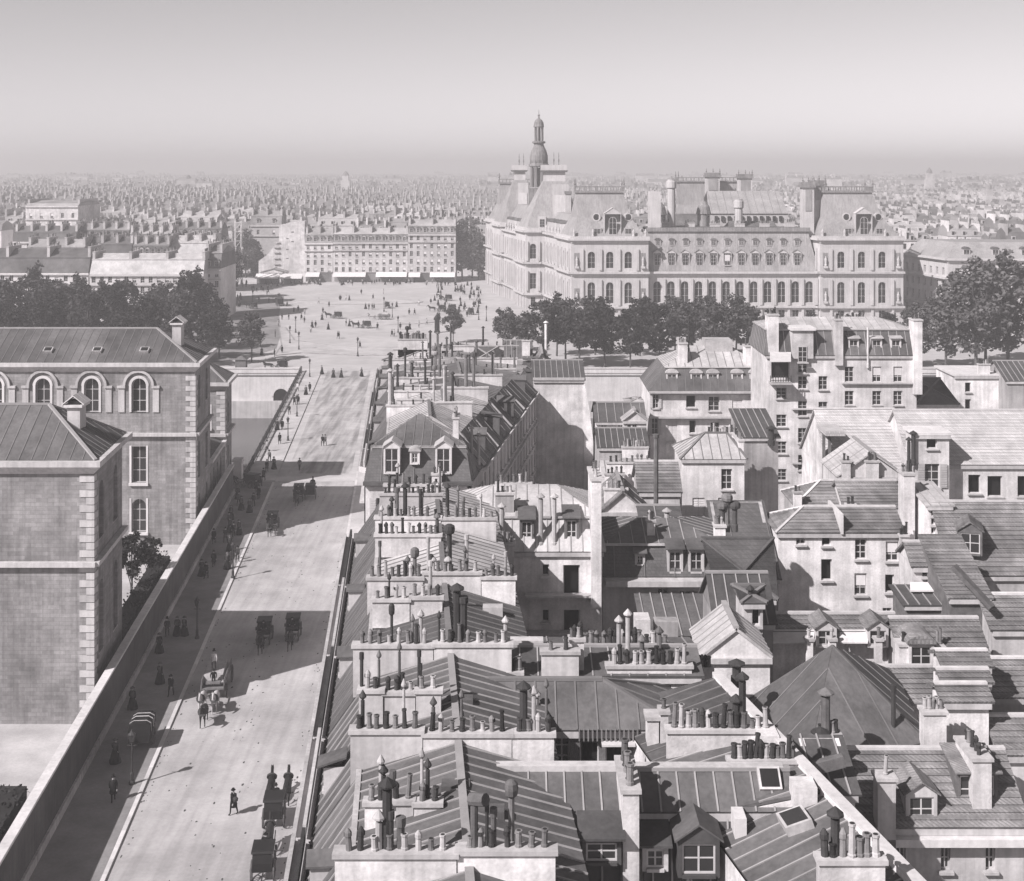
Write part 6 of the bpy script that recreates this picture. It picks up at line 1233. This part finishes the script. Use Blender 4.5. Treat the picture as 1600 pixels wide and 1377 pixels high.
for px, py, lb in lamps:
    p = onz(px, py, 0); t = thing('street_lamp', lb, 'street lamp', p, group='gas lamps'); t.scale = (1.15,) * 3 if p.y < 300 else (1.3,) * 3
    for nm, me in zip(('post', 'ladder_bar', 'lantern', 'cap'), LM): child(nm, me, t)
p = onz(683, 520); t = thing('advertising_column', 'dark round advertising column beside the small tree on the square', 'column', p); MB().lathe(p, [(.85, 0), (.85, .4), (.7, .5), (.7, 3.6), (.95, 3.7), (.95, 4.1), (.5, 4.7), (.15, 5.2), (.1, 5.6)], 12).build('drum', 'coach', t); MB().lathe(p, [(1.0, 3.62), (1.0, 3.69)], 12).build('rim', 'iron', t)
p = onz(377, 578); t = thing('quay_hut', 'small square hut on the far quay left of the bridge', 'hut', p); MB().box(p.x - 1.2, p.x + 1.2, p.y - 1, p.y + 1, 0, 2.4).build('wall', 'timber', t); MB().frustum([V((p.x + a * 1.5, p.y + b * 1.3, 2.4)) for a, b in ((-1, -1), (1, -1), (1, 1), (-1, 1))], [V((p.x + a * .2, p.y + b * .2, 3.2)) for a, b in ((-1, -1), (1, -1), (1, 1), (-1, 1))]).build('roof', 'zinc', t)

# ================================================================ PEOPLE
def skin_mesh(name, chains, mats, matf, subdiv=1, extra=None):
    """chains: list of [(point, radius), ...]; first point of a later chain repeats a point of an earlier one to join it."""
    vs, rs, es, key = [], [], [], {}
    for ch in chains:
        prev = None
        for (p, r_) in ch:
            k = tuple(round(c, 4) for c in p)
            if k not in key: key[k] = len(vs); vs.append(p); rs.append(r_)
            i = key[k]
            if prev is not None and prev != i: es.append((prev, i))
            prev = i
    me = bpy.data.meshes.new(name); me.from_pydata(vs, es, []); ob = bpy.data.objects.new(name, me); COL.objects.link(ob)
    ob.modifiers.new('s', 'SKIN')
    for i, sv in enumerate(me.skin_vertices[0].data):
        rr = rs[i]; sv.radius = rr if isinstance(rr, tuple) else (rr, rr); sv.use_root = (i == 0)
    if subdiv: m_ = ob.modifiers.new('d', 'SUBSURF'); m_.levels = subdiv; m_.render_levels = subdiv
    dg = bpy.context.evaluated_depsgraph_get(); out = bpy.data.meshes.new_from_object(ob.evaluated_get(dg)); bpy.data.objects.remove(ob); bpy.data.meshes.remove(me)
    out.name = name; out.materials.clear()
    for m_ in mats: out.materials.append(MATS[m_])
    for f in out.polygons: f.material_index = matf(f.center); f.use_smooth = True
    return out
def person_mesh(kind, mats):
    w = kind == 'woman'; S = .30 if kind != 'stand' else .06
    ch = [[((0, 0, .96), (.17, .12)), ((0, 0, 1.15), (.155, .11)), ((0, 0, 1.36), (.19, .12)), ((0, .01, 1.49), (.065, .065)), ((0, .03, 1.58), (.085, .095)), ((0, .03, 1.70), (.075, .085))]]
    for s in (-1, 1):
        st_ = s * S; sw = -s * S * .6
        ch.append([((0, 0, .96), .12), ((s * .1, st_ * .15, .88), .095), ((s * .1, st_ * .55, .5), .068), ((s * .1, st_ * .8 - .03, .1), .05), ((s * .11, st_ * .8 + .12, .04), .045)])
        ch.append([((0, 0, 1.36), .12), ((s * .2, 0, 1.4), .07), ((s * .26, sw * .4 - .03, 1.13), .052), ((s * .25, sw * .8 + .08, .92), .038), ((s * .245, sw * .8 + .11, .84), .042), ((s * .24, sw * .8 + .13, .78), .022)])
        for f in range(3): ch.append([((s * .245, sw * .8 + .11, .84), .042), ((s * .245 + (f - 1) * .022, sw * .8 + .13 + .01 * f, .77), .011), ((s * .24 + (f - 1) * .022, sw * .8 + .12 + .01 * f, .735), .009)])
        ch.append([((s * .245, sw * .8 + .11, .84), .042), ((s * .21, sw * .8 + .15, .81), .012)])
    def mf(c):
        if c.z > 1.5: return 0
        if c.z < .9 and abs(c.x) > .19: return 0
        return 1 if c.z > .85 or w else 2
    return skin_mesh('body', ch, mats, mf, 1)
BOD = {'man': person_mesh('man', ['skin', 'cloth_dk', 'cloth_dk']), 'man2': person_mesh('man', ['skin', 'cloth_md', 'cloth_dk']), 'stand': person_mesh('stand', ['skin', 'cloth_dk', 'cloth_md']), 'lt': person_mesh('man', ['skin', 'cloth_lt', 'cloth_md'])}
CO = MB().lathe((0, 0, 0), [(.26, .55), (.25, .7), (.21, .98), (.22, 1.2), (.22, 1.38), (.1, 1.47)], 10).mesh('coat', 'cloth_dk', smooth=True)
SKI = MB().lathe((0, 0, 0), [(.44, .02), (.4, .25), (.3, .6), (.22, .9), (.16, 1.06), (.15, 1.1)], 12).mesh('skirt', 'cloth_dk', smooth=True); BOD_W = person_mesh('woman', ['skin', 'cloth_dk', 'cloth_dk'])
JA = MB().lathe((0, 0, 0), [(.2, .98), (.16, 1.08), (.2, 1.3), (.21, 1.4), (.09, 1.48)], 10).mesh('jacket', 'cloth_md', smooth=True)
HAT = MB().lathe((0, .03, 1.68), [(.17, 0), (.17, .015), (.105, .03), (.105, .1), (.07, .14), (.02, .15)], 10).mesh('hat', 'cloth_dk'); TOP = MB().lathe((0, .03, 1.69), [(.15, 0), (.15, .015), (.095, .03), (.1, .19), (.05, .2)], 10).mesh('hat', 'cloth_dk'); BON = MB().lathe((0, .02, 1.68), [(.2, 0), (.2, .02), (.12, .04), (.1, .12), (.03, .15)], 10).mesh('hat', 'cloth_md')
def simple_person(kind):       # far figures: one mesh with clothes and hat
    bm = bmesh.new(); parts = {'m': [BOD['man'], CO, HAT], 'w': [BOD_W, SKI, JA, BON], 's': [BOD['stand'], HAT], 'l': [BOD['lt'], HAT]}[kind]; mats = []; 
    me = bpy.data.meshes.new('person')
    for p in parts:
        o = len(mats); n0 = len(bm.faces); bm.from_mesh(p); bm.faces.ensure_lookup_table()
        for f in list(bm.faces)[n0:]: f.material_index += o
        mats += list(p.materials)
    bm.to_mesh(me); bm.free()
    for m_ in mats: me.materials.append(m_)
    return me
SP = {k: simple_person(k) for k in 'mwsl'}
prng = random.Random(11)
def person(px, py, label, kind='man', z=.0, rz=None, group=None, p=None, sc_=1.):
    p = p if p is not None else onz(px, py, z); t = thing('person', label, 'person', p, rz if rz is not None else prng.choice([0, math.pi]) + prng.uniform(-.4, .4), group); t.scale = (sc_ * 1.05,) * 3
    if kind == 'woman':
        for nm, me in (('body', BOD_W), ('skirt', SKI), ('jacket', JA), ('hat', BON)): child(nm, me, t)
    else:
        child('body', BOD[kind], t); child('hat', prng.choice([HAT, TOP, HAT]), t)
        if kind == 'man' and prng.random() < .6: child('coat', CO, t)
    return t
near = [(177, 1252, 'man', 'man in dark clothes walking down the left pavement at the bottom left'), (180, 1192, 'woman', 'woman in long dark skirt beside the covered cart'), (249, 1020, 'woman', 'woman in dark dress by the wall, above another walker'), (250, 1068, 'woman', 'woman in long dark skirt on the left pavement below the garden hedge'), (267, 1088, 'man', 'man walking alone near the left kerb'), (261, 995, 'man', 'man walking left of two women on the pavement'), (277, 993, 'woman', 'left one of two women in dark dress walking side by side'), (288, 993, 'woman', 'right one of two women in dark dress walking side by side'),
        (315, 900, 'woman', 'woman on the left pavement below the second hospital wing'), (334, 886, 'man', 'man on the left pavement a few steps above the woman'), (207, 1108, 'woman', 'woman close to the wall above the covered cart'), (334, 850, 'man', 'man by the wall of the second hospital wing'), (371, 878, 'man2', 'man at the left kerb near the lamp post'), (365, 840, 'man', 'man stepping from the kerb below the horse cab'), (359, 832, 'woman', 'woman at the kerb beside the man stepping down'),
        (417, 738, 'man', 'tall dark man at the near end of the bridge footway'), (428, 733, 'woman', 'woman at the near end of the bridge footway'), (421, 722, 'man2', 'man walking behind two others onto the bridge'), (437, 694, 'man', 'man in the middle of the bridge footway'), (433, 672, 'woman', 'left one of a pair on the bridge footway'), (441, 672, 'man', 'right one of a pair on the bridge footway'), (452, 648, 'man', 'man on the far third of the bridge footway'), (460, 633, 'man', 'left one of two men near the far bridge lamp'), (466, 632, 'man', 'right one of two men near the far bridge lamp'), (478, 617, 'woman', 'woman near the far end of the bridge'), (484, 612, 'man', 'man near the far end of the bridge'), (465, 612, 'lt', 'person in light clothes near the far bridge end'), (417, 706, 'lt', 'person in pale clothes by the bridge railing'),
        (468, 735, 'man2', 'man crossing the carriageway at the near bridge end'), (504, 697, 'man', 'left one of two men walking on the bridge carriageway'), (508, 697, 'man2', 'right one of two men walking on the bridge carriageway'), (396, 792, 'man', 'man at the street corner left of the cabs'), (404, 780, 'man', 'man at the street corner before the bridge'), (377, 797, 'woman', 'woman in wide skirt at the corner below the hospital'), (565, 588, 'woman', 'woman with parasol-like hat at the far right end of the bridge')]
for px, py, k, lb in near: person(px, py, lb, k, .13 if XC and not (px in (468, 504, 508, 365)) else .02)
for k in range(14):
    d_ = 150 + k * 3.6; person(0, 0, 'dark-clad walker on the left pavement before the bridge', prng.choice(['man', 'woman', 'man', 'man2']), p=st(prng.uniform(-24, -20.2), d_, .13), group='walkers on the left pavement before the bridge')
pm = person(365, 1273, 'man walking alone in the sunlit roadway, casting a long shadow', 'man', .01, 2.4)
child('bundle', MB().lathe((-.28, .05, .95), [(.05, 0), (.16, .08), (.19, .25), (.1, .36)], 8).mesh('bundle', 'cloth_md'), pm)
def far_person(px, py, label, group, kind=None):
    p = onz(px, py, .0); k = kind or prng.choice('mmmwwsl'); o = bpy.data.objects.new('person', SP[k]); COL.objects.link(o); o.location = p; o.rotation_euler = (0, 0, prng.uniform(0, 6.28)); o.scale = (1.15, 1.15, 1.1); tag(o, label, 'person', group)
sq = [(531, 530), (529, 529), (612, 526), (616, 526), (560, 512), (488, 512), (494, 512), (512, 515), (541, 510), (546, 510), (477, 492), (505, 490), (577, 484), (581, 484), (585, 484), (572, 483), (640, 492), (648, 492), (532, 470), (540, 470), (545, 470), (530, 470), (498, 475), (515, 480), (565, 460), (583, 468), (620, 480), (655, 478), (673, 475), (600, 460), (625, 515), (655, 512), (640, 515), (668, 508), (485, 520), (503, 500), (430, 527), (428, 558), (440, 552), (410, 555), (405, 530), (395, 512), (435, 510), (440, 500), (452, 500), (446, 575), (520, 590), (533, 590), (502, 585), (470, 500), (475, 505), (460, 490), (465, 487), (448, 480), (562, 545), (680, 470), (590, 515), (604, 497)]
for px, py in sq: far_person(px + prng.uniform(-1, 1), py, 'small dark figure walking on the open sunlit square', 'walkers scattered on the square')
for k in range(70): far_person(prng.uniform(682, 752), prng.uniform(447, 500) if k % 3 else prng.uniform(445, 465), 'small dark figure in the crowd before the town hall', 'crowd before the town hall')
for k in range(42): far_person(prng.uniform(352, 442), prng.uniform(445, 480) if k % 2 else prng.uniform(444, 456), 'small dark figure in the busy left corner of the square', 'crowd in the left corner of the square')
for k in range(60): far_person(prng.uniform(440, 715), prng.uniform(441.6, 447), 'small dark figure on the pavement in front of the row of shops', 'shoppers before the row')

# ================================================================ HORSES AND CARRIAGES
def horse_mesh(m, seed=0):
    ch = [[((0, 0, 1.15), (.27, .33)), ((0, .5, 1.18), (.26, .32)), ((0, .85, 1.25), (.2, .28)), ((0, 1.1, 1.5), (.12, .18)), ((0, 1.32, 1.78), (.09, .13)), ((0, 1.5, 1.78), (.09, .12)), ((0, 1.78, 1.56), (.065, .075)), ((0, 1.86, 1.48), (.06, .06))],
          [((0, 0, 1.15), .27), ((0, -.45, 1.2), (.27, .32)), ((0, -.75, 1.2), (.2, .24)), ((0, -.92, 1.15), .06), ((0, -1.0, .8), .05), ((0, -.98, .55), .03)]]
    for s in (-1, 1):
        ch.append([((0, .85, 1.25), .2), ((s * .15, .8, .95), .12), ((s * .15, .84 + s * .12, .55), .06), ((s * .15, .82 + s * .16, .2), .042), ((s * .15, .86 + s * .16, .05), .055)])
        ch.append([((0, -.45, 1.2), .27), ((s * .16, -.55, .92), .15), ((s * .16, -.5 - s * .1, .72), .09), ((s * .16, -.78 - s * .1, .5), .055), ((s * .16, -.74 - s * .1, .18), .042), ((s * .16, -.7 - s * .1, .05), .055)])
        ch.append([((0, 1.32, 1.78), .09), ((s * .06, 1.34, 1.93), .03), ((s * .07, 1.34, 2.0), .012)])
    return skin_mesh('body', ch, [m], lambda c: 0, 1)
HM = {m: horse_mesh(m) for m in ('horse_dk', 'horse_lt')}
MANE = MB().extrude([(-.03, 1.0, 1.62), (-.03, 1.28, 1.98), (-.03, 1.2, 2.0), (-.03, .8, 1.55)], (.06, 0, 0)).mesh('mane', 'cloth_dk')
COLLAR = MB().cyl((0, .9, 1.3), (0, 1.0, 1.36), .36, .36, 12).mesh('collar', 'iron')
hcount = {}
def horse(p, rz, m, label, group=None):
    t = thing('horse', label, 'horse', p, rz, group); child('body', HM[m], t); child('mane', MANE, t); child('collar', COLLAR, t); t.scale = (1.05,) * 3; return t
def wheel_meshes(r):
    ty, rim = MB(), MB(); n = 18
    for i in range(n):
        a0, a1 = 2 * math.pi * i / n, 2 * math.pi * (i + 1) / n; f = lambda q, a: (-.04, q * math.cos(a), r + q * math.sin(a)); ty.extrude([f(r, a0), f(r, a1), f(r - .08, a1), f(r - .08, a0)], (.08, 0, 0))
    for i in range(10): a = math.pi * i / 5; rim.beam((0, 0, r), (0, (r - .07) * math.cos(a), r + (r - .07) * math.sin(a)), .05, .05, (1, 0, 0))
    rim.cyl((-.12, 0, r), (.12, 0, r), .09, .09, 8); return ty.mesh('tyre', 'wheel'), rim.mesh('spokes', 'wheel')
WH = {r: wheel_meshes(r) for r in (.5, .75, .65, .9)}
def wheels(t, spec):
    for x, y, r in spec:
        o = child('wheel', WH[r][0], t); o.location = (x, y, 0); child('spokes', WH[r][1], o)
def part(t, name, mb, m, smooth=False): return child(name, mb.mesh(name, m, smooth=smooth), t)
CABP = {}
def cab(p, rz, label, group=None, roof='coach'):
    t = thing('horse_cab', label, 'carriage', p, rz, group)
    if roof not in CABP:
        b = MB(); b.extrude([(-.62, -1.25, .75), (-.62, .35, .75), (-.62, .5, 1.25), (-.62, .4, 1.95), (-.62, -1.2, 1.95), (-.62, -1.35, 1.35)], (1.24, 0, 0))
        r = MB(); r.extrude([(-.7, -1.3, 1.96), (-.7, .5, 1.96), (-.7, .4, 2.08), (-.7, -1.2, 2.08)], (1.4, 0, 0)); s = MB(); s.box(-.5, .5, .55, 1.1, 1.1, 1.25); s.box(-.5, .5, .5, .56, 1.25, 1.6); s.box(-.55, .55, 1.1, 1.5, .75, .8)
        sh = MB(); sh.beam((-.5, 1.2, .9), (-.38, 3.6, 1.05), .07, .07); sh.beam((.5, 1.2, .9), (.38, 3.6, 1.05), .07, .07); l = MB(); l.box(-.78, -.64, .5, .62, 1.3, 1.6); l.box(.64, .78, .5, .62, 1.3, 1.6); g = MB(); g.box(-.635, -.622, -.8, -.05, 1.35, 1.85); g.box(.622, .635, -.8, -.05, 1.35, 1.85)
        CABP[roof] = [('body', b.mesh('body', 'coach')), ('roof', r.mesh('roof', roof)), ('driver_seat', s.mesh('driver_seat', 'coach')), ('shafts', sh.mesh('shafts', 'timber')), ('side_lamps', l.mesh('side_lamps', 'iron')), ('side_glass', g.mesh('side_glass', 'glass'))]
    for nm, me in CABP[roof]: child(nm, me, t)
    wheels(t, ((-.72, -.75, .65), (.72, -.75, .65), (-.6, .95, .5), (.6, .95, .5)))
    return t
def local(p, rz, x, y, z=0): return V((p[0] + x * math.cos(rz) - y * math.sin(rz), p[1] + x * math.sin(rz) + y * math.cos(rz), z))
def seated(p, label):      # driver on the box
    t = person(0, 0, label, 'stand', p=p); t.scale = (1, 1, .8); return t
def cab_set(s, d, away, which, hm='horse_dk', roof='coach', p=None, rz=None, drv=True):
    rz = (0 if away else math.pi) + math.atan(SK) if rz is None else rz; p = st(s, d) if p is None else p
    cab(p, rz, f'black closed horse cab {which}', None, roof); horse(local(p, rz, 0, 2.9), rz, hm, f'{"pale" if hm == "horse_lt" else "dark"} horse pulling the cab {which}')
    if drv: seated(local(p, rz, 0, .8, .85), f'driver on the cab {which}')
cab_set(-14.0, 130.5, False, 'left of the pair in the shadow band'); cab_set(-11.3, 131.5, False, 'right of the pair in the shadow band'); cab_set(-17.3, 171, False, 'standing at the left kerb before the bridge'); cab_set(-15.2, 186, False, 'left of two waiting at the end of the bridge'); cab_set(-13.6, 187, True, 'right of two waiting at the end of the bridge'); cab_set(0, 0, True, 'waiting by the white pylon', p=st(-22.8, 193), rz=1.2)
def wagon(p, rz, label, long=4.6, load='canvas', hoops=True):
    t = thing('wagon', label, 'wagon', p, rz); b = MB(); b.box(-.95, .95, -long / 2, long / 2, .95, 1.08); part(t, 'bed', b, 'timber')
    for s in (-1, 1):
        b = MB()
        for k in range(3): b.box(s * .95 - .03, s * .95 + .03, -long / 2, long / 2, 1.12 + k * .24, 1.3 + k * .24)
        part(t, 'side_board', b, 'timber')
    b = MB(); b.extrude([(-.85, -long / 2 + .2, 1.1), (-.85, long / 2 - .8, 1.1), (-.7, long / 2 - 1.1, 1.75 + (.5 if load == 'coach' else 0)), (-.6, -long / 2 + .5, 1.95 + (.4 if load == 'coach' else 0))], (1.6, 0, 0)); part(t, 'load', b, load)
    b = MB(); b.beam((-.5, long / 2, .9), (-.45, long / 2 + 2.4, 1.0), .09, .09); b.beam((.5, long / 2, .9), (.45, long / 2 + 2.4, 1.0), .09, .09); part(t, 'shafts', b, 'timber'); b = MB(); b.box(-.6, .6, long / 2 - .7, long / 2 - .2, 1.35, 1.5); part(t, 'bench', b, 'timber')
    wheels(t, ((-1.1, -long / 2 + .9, .75), (1.1, -long / 2 + .9, .75), (-1.05, long / 2 - .8, .65), (1.05, long / 2 - .8, .65))); return t
a0 = math.atan(SK); rz = math.pi + a0
p = st(-16.9, 118.5); wagon(p, rz, 'loaded wagon drawn by pale horses in the shadow band on the left of the road', 5.2, 'plaster_dk'); 
for k, (x, y, m) in enumerate(((-.55, 4.6, 'horse_lt'), (.55, 4.6, 'horse_lt'), (0, 7.4, 'horse_dk'))): horse(local(p, rz, x, y), rz, m, ['pale horse on the right in the wagon team', 'pale horse on the left in the wagon team', 'dark leading horse of the loaded wagon team'][k])
seated(local(p, rz, 0, 2.0, 1.1), 'wagoner in light shirt on the loaded wagon'); person(0, 0, 'man standing on the load of the wagon', 'lt', p=local(p, rz, .2, .4, 1.75))
p = st(-9.4, 94.5); cab(p, a0, 'dark closed coach drawn by two horses at the right kerb')
for k, x in enumerate((-.6, .6)): horse(local(p, a0, x, 3.0), a0, 'horse_dk', ['left dark horse of the kerbside coach', 'right dark horse of the kerbside coach'][k])
seated(local(p, a0, 0, .8, .85), 'coachman on the dark kerbside coach')
cab_set(-9.4, 87.5, True, 'behind the coach at the bottom of the street')
p = st(-21.2, 107, .13); t = thing('covered_cart', 'dark covered cart with thin pale bands standing on the left pavement', 'cart', p, a0)
b = MB(); b.box(-.8, .8, -1.3, 1.3, .6, 1.3); part(t, 'body', b, 'coach'); b = MB(); n = 8
y = -1.3
for k, wd_ in enumerate((.5, .1, .75, .1, .5, .1, .5)):
    b = MB(); q = .02 if k % 2 else 0; b.extrude([(-.86, y, 1.3), (.86, y, 1.3), (.82 + q, y, 1.95 + q), (.5, y, 2.15 + q), (-.5, y, 2.15 + q), (-.82 - q, y, 1.95 + q)], (0, wd_, 0)); part(t, 'hood_band', b, 'cloth_lt' if k % 2 else 'cloth_dk'); y += wd_ + .004
wheels(t, ((-.9, 0, .65), (.9, 0, .65))); b = MB(); b.beam((-.5, 1.3, .8), (-.4, 2.6, .9), .06, .06); b.beam((.5, 1.3, .8), (.4, 2.6, .9), .06, .06); part(t, 'handles', b, 'timber')
def omnibus(p, rz, label):
    t = thing('omnibus', label, 'omnibus', p, rz); b = MB(); b.extrude([(-.95, -2.4, .8), (-.95, 2.0, .8), (-.95, 2.2, 1.4), (-.95, 2.1, 2.6), (-.95, -2.4, 2.6)], (1.9, 0, 0)); part(t, 'body', b, 'coach'); b = MB(); b.box(-1.0, 1.0, -2.6, 2.4, 2.62, 2.74); part(t, 'roof_deck', b, 'timber')
    for s in (-1, 1):
        for k in range(4): b = MB(); b.box(min(s * .96, s * .99), max(s * .96, s * .99), -2.1 + k * 1.0, -1.4 + k * 1.0, 1.6, 2.4); part(t, 'window', b, 'glass_far')
        b = MB(); b.box(s * .98 - .03, s * .98 + .03, -2.5, 2.3, 3.25, 3.32)
        for k in range(6): b.box(s * .98 - .03, s * .98 + .03, -2.5 + k * .95, -2.44 + k * .95, 2.74, 3.25)
        part(t, 'deck_rail', b, 'iron')
    b = MB(); b.box(-.15, .15, -2.2, 2.0, 3.1, 3.2); b.box(-.05, .05, -2.2, 2.0, 2.74, 3.6); part(t, 'knifeboard_seat', b, 'timber'); wheels(t, ((-1.02, -1.4, .75), (1.02, -1.4, .75), (-.95, 1.6, .65), (.95, 1.6, .65))); return t
p = onz(437, 478); omnibus(p, .3, 'double-deck horse omnibus on the left side of the square')
for k, x in enumerate((-.55, .55)): horse(local(p, .3, x, 4.2), .3, 'horse_dk', ['left horse of the omnibus', 'right horse of the omnibus'][k])
for k in range(3): seated(local(p, .3, -.35 + .35 * (k % 2), -1.5 + k * 1.2, 2.75), ['rearmost', 'middle', 'foremost'][k] + ' passenger on the omnibus roof')
far_cabs = [(572, 513, 1.45, 'trotting across the middle of the square', 'horse_dk'), (527, 498, 1.2, 'left of the traffic island on the square', 'horse_dk'), (605, 482, .2, 'at the bend behind the traffic island', 'horse_dk'), (690, 487, 1.5, 'leftmost of the waiting file near the town hall', 'horse_dk'), (706, 486, 1.5, 'second of the waiting file near the town hall', 'horse_dk'), (735, 492, .4, 'third, nearest the town hall wall', 'horse_lt'), (396, 483, .8, 'in the busy left corner of the square', 'horse_dk'), (440, 578, 1.55, 'on the far quay beside the bridge railing', 'horse_dk'), (700, 470, .9, 'behind the waiting file in the crowd', 'horse_dk')]
for px, py, rz, w_, hm in far_cabs: cab_set(0, 0, True, w_, hm, p=onz(px, py), rz=rz)
p = onz(600, 500); wagon(p, 1.5, 'pale cart with poles beside the traffic island', 3.6, 'cloth_lt'); horse(local(p, 1.5, 0, 3.6), 1.5, 'horse_lt', 'white horse pulling the pale cart by the traffic island')
HAZE = .00062
# ================================================================ the air
hz = MB(); hz.box(-2700, 2700, -80, 5700, -13.6, 74); o = hz.build('haze', 'soot'); o.data.materials.clear()
vm = bpy.data.materials.new('haze'); vm.use_nodes = True; vm.node_tree.nodes.clear()
pv = vm.node_tree.nodes.new('ShaderNodeVolumePrincipled'); ou = vm.node_tree.nodes.new('ShaderNodeOutputMaterial')
pv.inputs['Color'].default_value = (.63, .617, .622, 1); pv.inputs['Density'].default_value = HAZE; pv.inputs['Anisotropy'].default_value = 0.0
vm.node_tree.links.new(pv.outputs[0], ou.inputs['Volume']); o.data.materials.append(vm); o['kind'] = 'stuff'; o['label'] = 'pale summer haze filling the air over the city'

# ---- tell look-alikes apart by their order from the left
ORD = 'first second third fourth fifth sixth seventh eighth ninth tenth eleventh twelfth thirteenth fourteenth fifteenth sixteenth seventeenth eighteenth nineteenth twentieth'.split()
from collections import defaultdict
byl = defaultdict(list)
for o in sc.objects:
    if o.parent is None and o.get('category') in ('house', 'tree', 'person') and o.get('label'): byl[o['label']].append(o)
for lb, os_ in byl.items():
    if 1 < len(os_) <= 20 and len(lb.split()) <= 13:
        for i, o in enumerate(sorted(os_, key=lambda o: o.location.x / o.location.y)): o['label'] = f'{lb}, {ORD[i]} from left'
